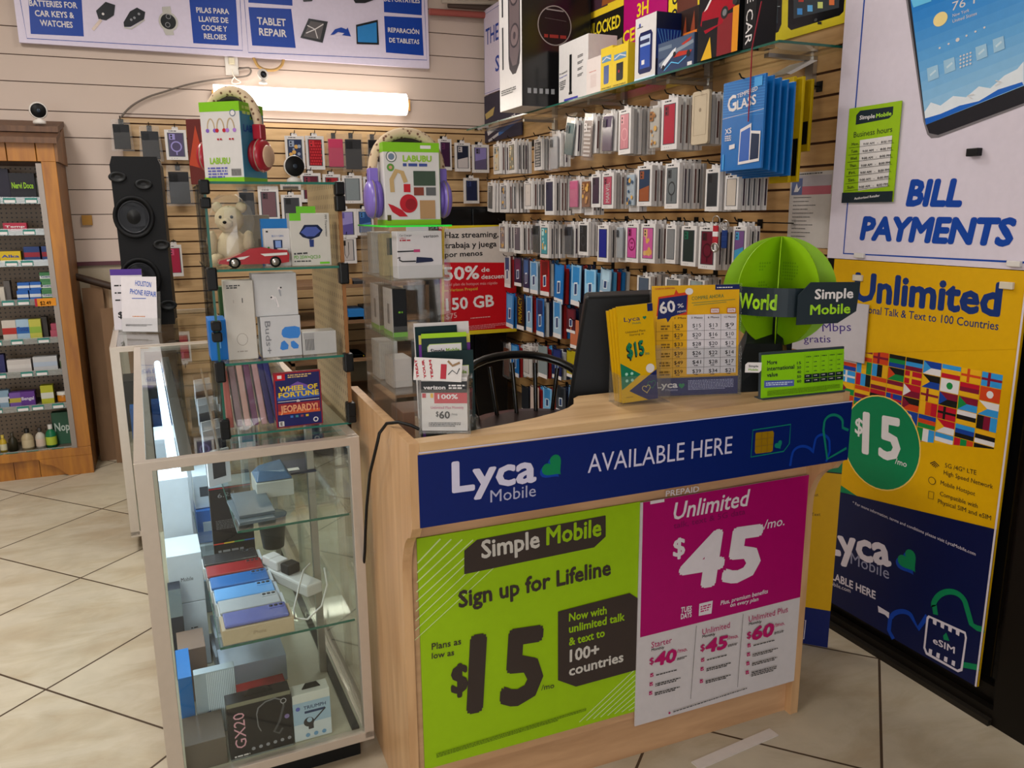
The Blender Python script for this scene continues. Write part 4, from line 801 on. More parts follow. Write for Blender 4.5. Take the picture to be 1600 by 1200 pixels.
# ================================================================ hanging packs
r_ = random.Random(11)
CLRC = glassy('clear_shell', '#eef0f2', haze=.12)
SHELL = [mt(h, .4) for h in ('#2b2c30', '#3a2f3c', '#4a4c52', '#5a3c3a', '#22303c', '#6a6460')]
def pack(style, w, h, c1, c2, name, label, M, motif=''):
    """a hanging pack: local origin at the top of its front, x -w/2..w/2, z 0..-h, front at y = 0"""
    A = mt(c1, .35); B = mt(c2, .35)
    t = thing(name, label, 'phone case' if style != 'card' else 'screen protector', M)
    if style == 'box':
        tp = .018; mb = MB().box((-w / 2, 0, -h), (w / 2, .017, -tp), WB); mb.build('box', t, .0008)
        MB().prism([(-.018, -tp), (.018, -tp), (.018, -.004), (.012, 0), (-.012, 0), (-.018, -.004)], .007, .0085, WB).build('hang_tab', t)
        F = Face(t, 0, (-w / 2, -h, w / 2, -tp)); F.rect((.12, .11), (.99 if motif == 'wrap' else .88, .90), mt('#50545a', .25)); F.scribble((.2, .94), (.6, .94), .005, INK)
        for i in range(3): F.disc((.25 + .12 * i, .055), .016, GREYD, 8)
        F.rect((.17, .125), (.83, .885), A); F.done('window')
        G = Face(t, 0, (-w / 2, -h, w / 2, -tp)); G.k = 6
    else:
        G = Face(t, 0, (-w / 2, -h, w / 2, 0)); G.k = 2
        if style == 'bag':
            s0 = MB().hexa([(-w / 2, 0, -h), (w / 2, 0, -h), (w / 2, .016, -h), (-w / 2, .016, -h)], [(-w * .4, .005, -.002), (w * .4, .005, -.002), (w * .4, .007, -.002), (-w * .4, .007, -.002)], BAG); s0.build('plastic_bag', t)
            MB().box((-w * .36, .003, -h * .94), (w * .36, .013, -h * .16), A).build('case', t, .003); G.b = (-w * .36 / .7, -h, w * .36 / .7, -.01); G.k = 3
        elif style == 'card':
            MB().prism([(-w / 2, -h), (w / 2, -h), (w / 2, 0), (-w / 2, 0)], 0, .004, A).build('card', t); G.rect((0, 0), (1, .12), WHITE)
        else:
            pts = []
            for cx, cz, a0 in ((w / 2 - .012, -.012, 0), (-w / 2 + .012, -.012, 90), (-w / 2 + .012, -h + .012, 180), (w / 2 - .012, -h + .012, 270)): pts += [(cx + .012 * math.cos(math.radians(a0 + 30 * i)), cz + .012 * math.sin(math.radians(a0 + 30 * i))) for i in range(4)]
            MB().prism(pts, 0, .012, A).build('case', t, .002)
    ir = (.17, .125, .83, .885) if style == 'box' else (.15, .06, .85, .84) if style == 'bag' else (.06, .14, .94, .95)
    P = lambda u, v: (ir[0] + (ir[2] - ir[0]) * u, ir[1] + (ir[3] - ir[1]) * v)
    if style in ('box', 'bag', 'bare') and motif not in ('art', 'rim', 'plain'): G.poly([P(.06, .97), P(.45, .97), P(.45, .72), P(.06, .72)], B); G.disc(P(.2, .9), .05, INK, 10).disc(P(.2, .79), .05, INK, 10)
    if motif == 'ring': G.disc(P(.5, .42), .26, B, 20).disc(P(.5, .42), .2, A, 20); G.poly([P(.46, .05), P(.54, .05), P(.54, .22), P(.46, .22)], B)
    elif motif == 'dots':
        for i in range(5):
            for j in range(8): G.disc(P(.12 + .19 * i + .09 * (j % 2), .06 + .115 * j), .05, B, 8)
    elif motif == 'blot':
        for i in range(9): G.disc(P(r_.uniform(.15, .85), r_.uniform(.08, .92)), r_.uniform(.05, .12), B if i % 2 else mt('#c89a50', .4), 9)
    elif motif == 'rim': G.line([P(.08, .04), P(.92, .04), P(.92, .96), P(.08, .96)], .003, B, True); G.disc(P(.5, .62), .07, B, 14)
    elif motif == 'smile': G.disc(P(.5, .45), .27, B, 20).disc(P(.5, .45), .2, A, 20); G.disc(P(.42, .5), .05, B, 8).disc(P(.58, .5), .05, B, 8); G.poly([P(.38, .38), P(.62, .38), P(.5, .3)], B)
    elif motif == 'half': G.poly([P(0, 0), P(1, 0), P(1, .5), P(0, .38)], B)
    elif motif == 'word':
        tv, tf = textmesh('MARVEL', .02, 0, 1.0); xm = max(v.x for v in tv); a, b = G.L(P(.3, .05)), G.L(P(.75, .8)); y = G.y()
        MB().add([(a[0] + (b[0] - a[0]) * (1 - v.y / .69) , y, a[1] + (b[1] - a[1]) * v.x / xm) for v in tv], [f[::-1] for f in tf], WHITE).build('lettering', t)
    elif motif == 'cable':
        G.line([P(.35, .9), P(.35, .3), P(.5, .1), P(.65, .3), P(.65, .9)], .004, B)
    elif style == 'card' and motif != 'none':
        G.poly([P(.1, .5), P(.9, .5), P(.9, 1), P(.1, 1)], B); G.poly([P(.3, .12), P(.7, .16), P(.7, .55), P(.3, .52)], mt('#d4dce4', .35)); G.poly([P(.36, .16), P(.64, .19), P(.64, .5), P(.36, .48)], mt('#28406c', .3))
    G.done('pattern', 'fine_print')
    return t
# plain packs for the queues behind the front ones: one mesh each
def plain(w, h, body, stripe, name):
    o = MB().box((-w / 2, 0, -h), (w / 2, .016, -.018), body).box((-.018, .007, -.018), (.018, .009, 0), body)
    if stripe: o.poly([(w / 2 + .0005, .004, -h * .88), (w / 2 + .0005, .012, -h * .88), (w / 2 + .0005, .012, -h * .2), (w / 2 + .0005, .004, -h * .2)], stripe)
    return o.build(name, None, .0008)
PLAIN = [plain(.092, .2, WB, s, 'boxed_case') for s in SHELL[:4] + [None]] + [plain(.092, .2, mt('#a8a5a4', .35), None, 'boxed_case')]
CARDS = [plain(.085, .19, mt(h, .4), None, 'packaged_protector') for h in ('#1a6ab0', '#bfc4c8', '#17223c', '#8a1c20', '#4a9ad0')]
ROW = {'A': 'top row under the glass shelf', 'B': 'second row on right wall', 'C': 'third row on right wall', 'D': 'fourth row above the monitor', 'E': 'fifth row beside red poster', 'F': 'low row behind the chair', 'G': 'lowest row behind the chair'}
XF = {'A': 1.95, 'B': 1.95, 'C': 1.95, 'D': 1.98, 'E': 1.98, 'F': 1.98, 'G': 1.98}
HK = mt('#0d0d0d', .4, .3)
def hook(P, X0, X1, label, ax='x', group=None):
    """wire hook from the wall to its upturned tip"""
    if ax == 'x': pts = [(X0, P.y, P.z - .012), (X1 + .02, P.y, P.z - .004), (X1 - .004, P.y, P.z + .0), (X1 - .014, P.y, P.z + .014)]; pl = ((X0 - .004, P.y - .014, P.z - .03), (X0, P.y + .014, P.z + .006))
    else: pts = [(P.x, X0, P.z - .012), (P.x, X1 + .02, P.z - .004), (P.x, X1 - .004, P.z), (P.x, X1 - .014, P.z + .014)]; pl = ((P.x - .014, X0 - .004, P.z - .03), (P.x + .014, X0, P.z + .006))
    t = thing('peg_hook', label, 'hook', None, group)
    MB().tube(pts, .0026, HK, 6).build('wire', t); MB().box(pl[0], pl[1], HK).build('back_plate', t)
def hang(row, xl, xr, y0, y1, style, c1, c2, short, n=3, motif='', tilt=0, X=None, step=.024):
    X = X or XF[row]; ym = (y0 + y1) / 2; a, b = onX(xl, ym, X), onX(xr, ym, X); w = min(max(a.y - b.y, .075), .11); yc = (a.y + b.y) / 2
    z1 = onX((xl + xr) / 2, y0, X).z; h = z1 - onX((xl + xr) / 2, y1, X).z
    t = pack(style, w, h, c1, c2, {'card': 'packaged_protector', 'bag': 'bagged_case', 'bare': 'phone_case'}.get(style, 'boxed_case'), short + ', front of ' + ROW[row], at((X, yc, z1), FX + r_.uniform(-.05, .05), 0, tilt), motif)
    pool = CARDS if style == 'card' else PLAIN
    for k in range(n):
        p = r_.choice(pool); c = p.copy(); COL.objects.link(c); s = w / .092 if style != 'card' else w / .085
        c.matrix_world = at((X + .022 + step * k, yc + r_.uniform(-.006, .004), z1 - .002), FX + r_.uniform(-.07, .05), 0, tilt * .5) @ Matrix.Diagonal((min(s, 1.05), 1, (h if style != 'bag' else .19) / (.2 if style != 'card' else .19), 1))
        tag(c, 'pack queued behind the ' + short, 'phone case' if style != 'card' else 'screen protector', 'packs behind the ' + short)
    hook(V((0, yc, z1 + .002)), 2.204, X - .014, 'black hook carrying the ' + short)
GOODS = [
 ('A', 768, 784, 220, 272, 'box', '#b9ae98', '#6a7a80', 'white box with a speckled pale case', 3, 'blot'), ('A', 787, 812, 216, 271, 'box', '#7d7a6c', '#c9c0a8', 'white box with a floral olive case', 4, 'blot'),
 ('A', 831, 850, 212, 266, 'box', '#3c3c42', '#b8b4b0', 'white box with a swirl black case', 2, 'dots'), ('A', 853, 875, 203, 268, 'bag', '#9a9a9c', '#3c3c40', 'crinkled silver bag with a grey case', 3, 'x'),
 ('A', 876, 908, 182, 246, 'bag', '#3f5658', '#2a3c40', 'tilted clear bag with a grey green case', 4, 'x', .2), ('A', 906, 932, 176, 250, 'bag', '#8f7f78', '#d0c8c4', 'crochet patterned white case', 4, 'dots', .1),
 ('A', 938, 959, 170, 240, 'bag', '#43304f', '#2b2034', 'glossy dark purple case', 3, 'x', .06), ('A', 963, 989, 164, 241, 'box', '#b8707a', '#c98a90', 'white box with a dusty pink case', 5, 'ring'),
 ('A', 1012, 1031, 156, 236, 'bag', '#a8a29a', '#8a5a30', 'clear case painted with food', 3, 'blot'), ('A', 1032, 1060, 147, 234, 'box', '#a01c34', '#6a1424', 'white box with a red case', 5, 'x'),
 ('A', 1076, 1112, 142, 225, 'bare', '#b8a890', '#8a7a66', 'cream case with a raised rim', 4, 'rim'),
 ('B', 758, 776, 281, 331, 'box', '#5a5a5c', '#8a8a8c', 'tilted white box with a grey case', 2, 'x', .08), ('B', 777, 797, 281, 332, 'box', '#8f8f94', '#4a4a50', 'white box with a marbled grey case', 6, 'blot'),
 ('B', 818, 832, 278, 327, 'box', '#c4bab4', '#b5aaa4', 'white box with an ivory case', 4, 'rim'), ('B', 847, 870, 273, 336, 'box', '#2d2c42', '#20203a', 'white box with a midnight blue case', 5, 'x'),
 ('B', 887, 903, 274, 327, 'bag', '#b5587c', '#d890a8', 'pink printed case', 2, 'art'), ('B', 906, 922, 275, 327, 'bag', '#7a4c2c', '#a87a50', 'brown furry case', 3, 'blot'),
 ('B', 924, 938, 266, 324, 'box', '#3a2a3a', '#281c28', 'white box with a dark plum case', 2, 'x'), ('B', 940, 959, 264, 326, 'box', '#a8485c', '#802c40', 'white box with a rose red lettered case', 4, 'word'),
 ('B', 976, 992, 263, 325, 'bag', '#9aa8b4', '#2f4a68', 'pale blue printed case', 2, 'blot'), ('B', 994, 1020, 252, 322, 'box', '#22344e', '#8a4a2c', 'box with a navy and brown case', 3, 'half'),
 ('B', 1036, 1064, 248, 326, 'box', '#5f6568', '#2c3034', 'white box with a smoky clear case', 5, 'ring'), ('B', 1102, 1124, 256, 330, 'box', '#2a2c30', '#15161a', 'white box with a black ribbed case', 4, 'x'),
 ('B', 1134, 1152, 266, 328, 'box', '#b8aca0', '#a89a8c', 'plain kraft and white flat box', 5, 'plain'),
 ('C', 778, 792, 345, 393, 'box', '#7c6a6a', '#a89890', 'white box with a mauve case', 2, 'blot'), ('C', 796, 821, 346, 396, 'box', '#5a505a', '#8a7a80', 'white box with two purple grey cases', 3, 'x'),
 ('C', 828, 844, 344, 398, 'bag', '#2d3030', '#16181a', 'dark clear bag with a black case', 2, 'x'), ('C', 843, 858, 345, 403, 'box', '#3f8a94', '#a8d0d0', 'white box with a teal doodle case', 4, 'blot'),
 ('C', 876, 897, 345, 401, 'bag', '#2a2d34', '#14161a', 'clear bag with a charcoal case', 4, 'x'), ('C', 901, 922, 341, 399, 'box', '#1f2124', '#3a3c40', 'white box with a black armour case', 4, 'ring'),
 ('C', 934, 950, 346, 409, 'box', '#16207a', '#0f1660', 'royal blue flat packet', 4, 'plain'), ('C', 961, 973, 345, 407, 'bag', '#8f959c', '#3a3f46', 'silver grey case with a label', 3, 'x'),
 ('C', 977, 998, 343, 410, 'box', '#b84a8c', '#7c1450', 'white box with a pink smiley case', 2, 'smile'), ('C', 1001, 1024, 343, 411, 'box', '#b8548c', '#c8a070', 'white box with a pink dotted case', 3, 'blot'),
 ('C', 1040, 1056, 345, 412, 'box', '#77787a', '#4a4c50', 'white box with a slim grey case', 4, 'plain'), ('C', 1064, 1088, 346, 416, 'box', '#1f2c2a', '#0f5a44', 'green edged box with a black case', 3, 'x'),
 ('C', 1091, 1120, 347, 421, 'box', '#5f1428', '#3a0c18', 'white box with a maroon ring case', 3, 'ring'), ('C', 1148, 1162, 346, 418, 'box', '#6a4a7c', '#3c8ab0', 'box with a violet striped case', 2, 'half'),
 ('D', 788, 797, 400, 449, 'card', '#c4bfc0', '#28406c', 'slim white blister card', 1), ('D', 802, 816, 402, 447, 'card', '#1b1d3a', '#5a1a40', 'navy and plum blister card', 3), ('D', 827, 841, 408, 459, 'card', '#9fb8cc', '#4a8ac0', 'pale blue protector card', 2),
 ('D', 843, 859, 406, 462, 'card', '#9c1c20', '#6a1014', 'red protector card', 3), ('D', 862, 886, 413, 474, 'card', '#1668ac', '#1a74bc', 'bright blue protector card', 4, '', .06), ('D', 889, 912, 414, 478, 'card', '#7fb0d4', '#2a80c0', 'sky blue card with a red edge', 4, '', .05),
 ('D', 913, 931, 421, 470, 'card', '#8fc0e0', '#5aa0d0', 'light blue protector card', 4), ('D', 936, 958, 420, 462, 'card', '#8aa8c0', '#a8c8dc', 'tilted grey blue protector card', 4, '', .1),
 ('D', 992, 1020, 425, 458, 'box', '#4a5668', '#8aa0b8', 'white box with a phone picture', 4, 'plain'), ('D', 1038, 1064, 428, 460, 'box', '#6a6c6c', '#8a8c8c', 'grey tray box with a clear lid', 3, 'plain'), ('D', 1076, 1100, 430, 460, 'box', '#8a9694', '#6a7676', 'low clear tray box', 3, 'plain'),
 ('E', 791, 803, 458, 512, 'card', '#2f78b8', '#5a9ad0', 'blue card beside the red poster', 2, '', .05), ('E', 804, 822, 460, 515, 'card', '#14130f', '#14130f', 'black privacy card with yellow lettering', 3, 'none'),
 ('E', 831, 857, 466, 525, 'card', '#1a62a8', '#17305c', 'blue card with a dark phone picture', 4), ('E', 859, 882, 470, 528, 'card', '#9ab8d0', '#3a84c0', 'white and sky blue card', 4), ('E', 884, 900, 482, 520, 'card', '#4a1c28', '#6a2430', 'dark red card with a yellow strip', 2), ('E', 889, 908, 500, 545, 'card', '#b86a4a', '#4a9a90', 'multicoloured cartoon card', 2, 'none'),
 ('F', 783, 796, 535, 590, 'bag', '#5a3424', '#7a4a34', 'brown leather case in a bag', 1, 'plain'), ('F', 812, 834, 536, 588, 'box', '#b8b0ac', '#a09894', 'white blister box with a peg loop', 3, 'plain'), ('F', 838, 858, 540, 590, 'card', '#7f8a8e', '#a85a3c', 'grey card with an orange picture', 3, 'none'), ('F', 862, 878, 545, 592, 'card', '#1d2450', '#2a3470', 'navy blister card', 3), ('F', 886, 899, 548, 590, 'card', '#a8981c', '#c8b82c', 'olive yellow card', 2, 'none'),
 ('G', 828, 842, 604, 645, 'card', '#c4b0a8', '#a85a40', 'white card with a red picture', 2, 'none'), ('G', 848, 862, 606, 645, 'card', '#7ab0d8', '#3a80b8', 'light blue card behind the spindles', 3), ('G', 868, 884, 604, 645, 'card', '#3c4048', '#22262c', 'charcoal card behind the spindles', 3)]
GOODS += [('D', 817, 827, 404, 456, 'card', '#1c2a4a', '#2f5a90', 'slim navy protector card', 2), ('E', 822, 831, 462, 518, 'card', '#8fb4d0', '#3a7ab8', 'slim sky blue card by the privacy card', 2), ('E', 905, 917, 474, 528, 'card', '#1b1c22', '#3a3d48', 'black card by the monitor edge', 2, 'none'),
 ('F', 798, 811, 538, 588, 'card', '#1f62a4', '#5a9ad0', 'blue card beside the leather case', 2), ('G', 814, 827, 604, 645, 'card', '#23262c', '#4a505a', 'dark card at the left of the spindles', 2, 'none'), ('G', 888, 900, 604, 645, 'card', '#6a8cae', '#2a4a78', 'grey blue card right of the spindles', 2)]
for g in GOODS: hang(*g)
for o in list(bpy.data.objects):
    if o.get('label', '').startswith('black privacy card'):
        tv, tf = textmesh('PRIVACY', .02, 0, 1.0); xm = max(v.x for v in tv); hh = [c for c in o.children if c.name.startswith('card')][0].dimensions.z or .19
        MB().add([(-.026 + .05 * (1 - v.y / .69), -.0012, -.18 + .165 * v.x / xm) for v in tv], [f[::-1] for f in tf], mt('#d8b818', .4)).build('lettering', o)
for p in PLAIN + CARDS: bpy.data.objects.remove(p)
# key rings hanging in front of the maroon case
for i, (x, y, c, d) in enumerate(((1119, 365, '#a82430', 'red white and green tag'), (1133, 372, '#16306a', 'navy leather tag'))):
    P = onX(x, y - 20, 1.93); t = thing('key_ring', d + ' on a steel ring before the maroon case box', 'key ring', at(P, FX + .2))
    MB().tube([(.018 * math.cos(q), 0, .018 * math.sin(q) - .0) for q in (2 * math.pi * k / 20 for k in range(20))], .0022, STEEL, 6, True).build('ring', t)
    MB().box((-.013, -.003, -.085), (.013, .003, -.018), mt(c, .4)).box((-.0135, -.0035, -.06), (.0135, .0035, -.04), WHITE if not i else mt(c)).build('fob', t, .002)
    if not i: MB().tube([(.016 * math.cos(q), 0, .016 * math.sin(q) - .1) for q in (2 * math.pi * k / 20 for k in range(20))], .004, STEEL, 6, True).build('bottle_opener', t)
# tempered glass packs and yellow envelopes
BLP = mt('#0f66b0', .3, 0, .5)
a, b = onX(1128, 200, 1.875), onX(1198, 195, 1.875); z1 = onX(1160, 124, 1.875).z; z0 = onX(1155, 266, 1.875).z
for k in range(5):
    M = at((1.875 + .022 * k, a.y - .004 * k, z0 - .006 * k), FX - .06 + .02 * k)
    o = MB().box((0, 0, 0), (a.y - b.y, .008, z1 - z0), BLP).build('glass_protector_pack', None, .001, M)
    tag(o, 'big blue tempered glass pack with a tablet picture at the right end of the slatwall' if k == 0 else 'blue tempered glass pack behind the front blue tablet pack', 'screen protector', None if k == 0 else 'blue glass packs behind the front one')
    if k == 0:
        F = Face(o, 0, (0, 0, a.y - b.y, z1 - z0)); LB = mt('#4a9ad8', .35)
        for i in range(13): F.line([(0, .62 + .03 * i), (1, .58 + .03 * i)], .0012, LB)
        F.line([(0, .60), (1, .63)], .0015, WHITE); F.text('G', (.14, .66), (.36, .68), .17, WHITE, .03); F.text('LASS', (.37, .675), (.82, .70), .10, WHITE, .03); F.text('TEMPERED', (.36, .80), (.84, .84), .045, WHITE, .02); F.text('XS', (.1, .42), (.26, .43), .06, WHITE, .02)
        F.scribble((.1, .39), (.26, .39), .004, WHITE, 3); F.poly([(.22, .24), (.36, .25), (.36, .30), (.22, .29)], WHITE); F.rect((.76, .88), (.94, .98), LB); F.poly([(.06, .02), (.1, .02), (.1, .2), (.06, .19)], LB)
        F.poly([(.46, .06), (.74, .07), (.74, .50), (.48, .45)], WHITE).poly([(.48, .09), (.72, .1), (.72, .46), (.5, .42)], mt('#3a62b0', .3)).poly([(.72, .07), (.96, .08), (.96, .40), (.73, .42)], WHITE).poly([(.74, .1), (.94, .11), (.94, .37), (.75, .39)], mt('#22304c', .3)); F.done()
    if k == 0: hook(V((0, (a.y + b.y) / 2 , z1 + .002)), 2.204, 1.86, 'black wire hook carrying the blue tempered glass packs')
for k, (x0, x1, y0, y1, X, c, lb) in enumerate(((1203, 1222, 125, 272, 2.0, '#b8b4b0', 'white cardboard sleeve between the blue packs and the yellow envelopes'), (1206, 1226, 128, 268, 2.03, '#1f5f9c', 'dark blue sleeve in front of the yellow envelopes'), (1228, 1238, 120, 285, 2.06, '#c8a80c', 'yellow padded envelope with a black strip, nearest the blue packs'), (1236, 1252, 120, 284, 2.09, '#cfae0e', 'yellow padded envelope with a black strip, middle one'), (1250, 1266, 124, 236, 2.13, '#b8980a', 'short yellow envelope at the right end of the hook'))):
    a, b = onX(x0 - 22, 200, X), onX(x1, 200, X); zz = onX(x1, y0, X).z; zb = onX(x1, y1, X).z
    o = MB().box((0, 0, zb - zz), (a.y - b.y, .012, 0), mt(c, .4)).build('padded_envelope', None, .002, at((X, a.y, zz), FX - .05)); tag(o, lb, 'envelope')
    if 'black' in lb or 'short' in lb: F = Face(o, 0, (0, zb - zz, a.y - b.y, 0)); F.rect((.55, .06 if k < 4 else .1), (.95, .42), BLACK); F.done('black_strip')
t = thing('price_rail', 'white bent price holder on the slats above the yellow envelopes', 'price holder', at(onX(1255, 112, 2.19), FX)); MB().hexa([(-.06, -.12, -.02), (.05, -.12, -.02), (.05, -.10, -.022), (-.06, -.10, -.022)], [(-.05, -.02, .03), (.06, -.02, .03), (.06, .01, .03), (-.05, .01, .03)], WHITE).build('holder', t)
# ================================================================ back wall
LAMPW = mt('#fff6ea', .4, emit=3.0)
r = thing('strip_light', 'lit white strip light on the back wall above the headphone boxes', 'lamp', at((.345, 5.585, 2.20)))
p0, p1, p2, p3 = onY(333, 133, 5.60), onY(634, 150, 5.60), onY(634, 178, 5.60), onY(333, 165, 5.60)
x0, x1 = p0.x, p1.x; zt_, zb_ = 2.315, 2.175
L0 = [(-.055 * math.cos(math.radians(a)), .07 * math.sin(math.radians(a))) for a in range(-90, 91, 15)]
mb = MB(); mb.prism([(5.60 + y, 2.238 + z) for y, z in L0] + [(5.628, 2.308), (5.628, 2.168)], x0, x1, LAMPW, 'x', True); mb.xf(r.matrix_world.inverted()); mb.build('diffuser', r)
mb = MB().box((x0 - .01, 5.62, 2.20), (x1 + .035, 5.655, 2.275), mt('#b98a48', .5)); mb.xf(r.matrix_world.inverted()); mb.build('mounting_batten', r)
area('strip_light_glow', ((x0 + x1) / 2, 5.53, 2.238), x1 - x0, .12, 5, (1, .95, .88), (math.radians(90), 0, 0))
# outlet, cords, conduit
r = thing('wall_outlet', 'white electric outlet on the back wall below the repair sign', 'outlet', at(onY(362, 101, 5.655)))
MB().box((-.04, 0, -.065), (.04, .008, .065), mt('#d0c9c0', .4)).build('cover_plate', r, .002); MB().box((-.018, -.02, .0), (.018, 0, .04), mt('#cfc4a8', .4)).build('plug', r, .004)
def wire(px, Y, rad, m, name, lb, cat='cable', n=8):
    P = [onY(x, y, Y) for x, y in px]
    # smooth through the points
    Q = []
    for i in range(len(P) - 1):
        a, b, c, d = P[max(i - 1, 0)], P[i], P[i + 1], P[min(i + 2, len(P) - 1)]
        for k in range(4):
            t = k / 4; Q.append(.5 * ((2 * b) + (c - a) * t + (2 * a - 5 * b + 4 * c - d) * t * t + (3 * b - a - 3 * c + d) * t ** 3))
    Q.append(P[-1]); o = MB().tube(Q, rad, m, 6).build(name); return tag(o, lb, cat)
wire([(188, 184), (205, 166), (230, 152), (258, 143), (290, 133), (325, 126), (360, 122), (385, 119), (392, 112), (388, 106), (372, 108)], 5.64, .006, mt('#6c625a', .5), 'conduit_cable', 'grey cable bowed across the back wall to the outlet')
wire([(362, 108), (365, 118), (370, 124), (376, 128), (368, 131), (362, 128), (366, 120)], 5.625, .004, mt('#cfc6b8', .5), 'lamp_cord', 'short white looped cord under the outlet')
wire([(396, 90), (403, 103), (415, 109), (430, 109), (440, 102), (443, 92)], 5.64, .010, mt('#a8844c', .5), 'tan_cord', 'tan cord loop peeking out below the repair sign')
for i, pts in enumerate((((671, 18), (790, 26)), ((700, 8), (790, 14)), ((690, 2), (792, 5)))):
    P = [onY(x, y, 5.60 - .02 * i) for x, y in pts]; tag(MB().tube(P, .022 - .004 * i, mt(('#9a5048', '#4a3c34', '#b0a496')[i], .6), 8).build('ceiling_pipe'), ('dull red pipe along the top of the back wall beside the repair sign', 'dark pipe above the red pipe at the top of the back wall', 'pale pipe topmost on the back wall beside the repair sign')[i], 'pipe')
def minicam(P, rz, rx, lb, s=1., face=.031):
    t = thing('mini_camera', lb, 'camera', at(P, rz))
    MB().lathe([(.0, 0), (.026 * s, 0), (.026 * s, .012 * s), (.012 * s, .02 * s), (.010 * s, .04 * s)], mt('#d4cdc6', .35), None, 18).build('stand', t)
    H = Matrix.Translation((0, 0, .058 * s)) @ Matrix.Rotation(math.radians(90) + rx, 4, 'X')
    MB().lathe([(0, -.022 * s), (.02 * s, -.02 * s), (.034 * s, -.005 * s), (.037 * s, .012 * s), (.034 * s, .016 * s)], mt('#d4cdc6', .35), H, 22).build('head', t)
    MB().lathe([(face * s, .0162 * s), (face * .94 * s, .019 * s), (.0, .020 * s)], BLKP, H, 22).lathe([(.008 * s, .0202 * s), (.006 * s, .022 * s), (0, .0222 * s)], mt('#2c3540', .1), H, 14).build('lens_face', t)
minicam(onY(411, 131, 5.56), .35, .0, 'small round camera standing on the lit strip light', .95, .022)
minicam(onY(62, 194, 5.31), .2, .1, 'small white camera with black face on top of the wooden cabinet', 1.25)
P = onY(136, 344, 5.66); tag(MB().box((P.x - .028, 5.655, P.z - .03), (P.x + .028, 5.67, P.z + .03), mt('#a8792c', .5)).build('wall_tag'), 'small ochre square stuck on the white siding between cabinet and speaker', 'tag')
# packs on the back slatwall: facing the room
def hangb(xl, xr, y0, y1, style, c1, c2, short, motif='x', Y=5.56, n=1):
    ym = (y0 + y1) / 2; a, b = onY(xl, ym, Y), onY(xr, ym, Y); z1 = onY((xl + xr) / 2, y0, Y).z; h = z1 - onY((xl + xr) / 2, y1, Y).z; xc = (a.x + b.x) / 2
    t = pack(style, b.x - a.x, h, c1, c2, 'bagged_case' if style == 'bag' else 'boxed_case', short + ' on the back slatwall', at((xc, Y, z1), r_.uniform(-.08, .08)), motif)
    hook(V((xc, 0, z1 + .002)), 5.638, Y - .012, 'back wall hook of the ' + short, 'y')
for g in [(172, 208, 186, 236, 'bag', '#1d1d20', '#0e0e10', 'leftmost clear bag with a black case'), (216, 254, 196, 252, 'bag', '#232326', '#0f0f11', 'second clear bag with a black case above the speaker'),
  (258, 292, 198, 250, 'box', '#43365a', '#8f84c0', 'white box with a violet ring case', 'ring'), (297, 320, 200, 250, 'box', '#b8b0ae', '#8f8886', 'white box with a clear ring case', 'ring'),
  (446, 476, 208, 264, 'box', '#1f2a4a', '#8a94a8', 'white box with a navy leaf case', 'blot'), (478, 507, 208, 265, 'box', '#8f1420', '#c03038', 'black framed red glitter case', 'dots'), (509, 541, 208, 264, 'bag', '#b83a5c', '#d0b830', 'yellow edged bag with a pink case', 'art'),
  (535, 570, 208, 268, 'bag', '#29292c', '#141416', 'clear bag with a tilted dark grey case'), (572, 600, 210, 262, 'bag', '#1f1f22', '#101012', 'clear bag with a black case behind the purple headphones'), (686, 706, 213, 266, 'box', '#3a1c3a', '#5a2a50', 'white box with a dark plum case right of the headphones'), (711, 735, 219, 268, 'box', '#1c2236', '#b8b0b0', 'white box with a navy and white case', 'half'),
  (738, 764, 222, 270, 'box', '#8278b0', '#5a5272', 'white box with a lavender case in the wall corner', 'half'),
  (258, 302, 258, 322, 'bag', '#242427', '#101012', 'clear bag with a black case left of the glass tower'), (238, 256, 262, 300, 'bag', '#2c2c30', '#111', 'narrow clear bag with a black case beside the speaker'), (470, 502, 266, 316, 'box', '#5a2030', '#7a3040', 'white box with a wine red case'), (505, 533, 268, 320, 'box', '#9a2830', '#6a1820', 'white box with a red case'), (535, 566, 270, 318, 'box', '#7d8588', '#5a6266', 'white box with a silver grey case', 'plain'), (568, 592, 272, 316, 'box', '#4a3030', '#6a4a4a', 'white box with a brown case'),
  (725, 749, 274, 318, 'box', '#1b2444', '#2a3868', 'white box with a navy case'), (522, 557, 322, 372, 'box', '#8a80b8', '#5a4f90', 'white box with a purple phone picture', 'half'), (557, 584, 322, 368, 'box', '#2a4a80', '#4a78b0', 'white box with a blue phone picture', 'half'),
  (526, 557, 366, 412, 'box', '#b0a8a4', '#17171a', 'white box with a black cable picture', 'cable'), (440, 472, 300, 350, 'box', '#3a3a3e', '#1c1c1f', 'white box with a charcoal case behind the glass tower'), (404, 436, 290, 345, 'box', '#6a4a50', '#3f2a30', 'white box with a brown rose case behind the glass tower'), (370, 402, 292, 345, 'bag', '#2a2a2d', '#151517', 'clear bag with a black case behind the teddy bear'),
  (240, 262, 330, 372, 'bag', '#2a2a2c', '#111', 'lower clear bag with a black case beside the speaker'), (262, 285, 378, 432, 'box', '#9c2440', '#c05070', 'white box with a crimson case beside the speaker')]:
    hangb(*g)
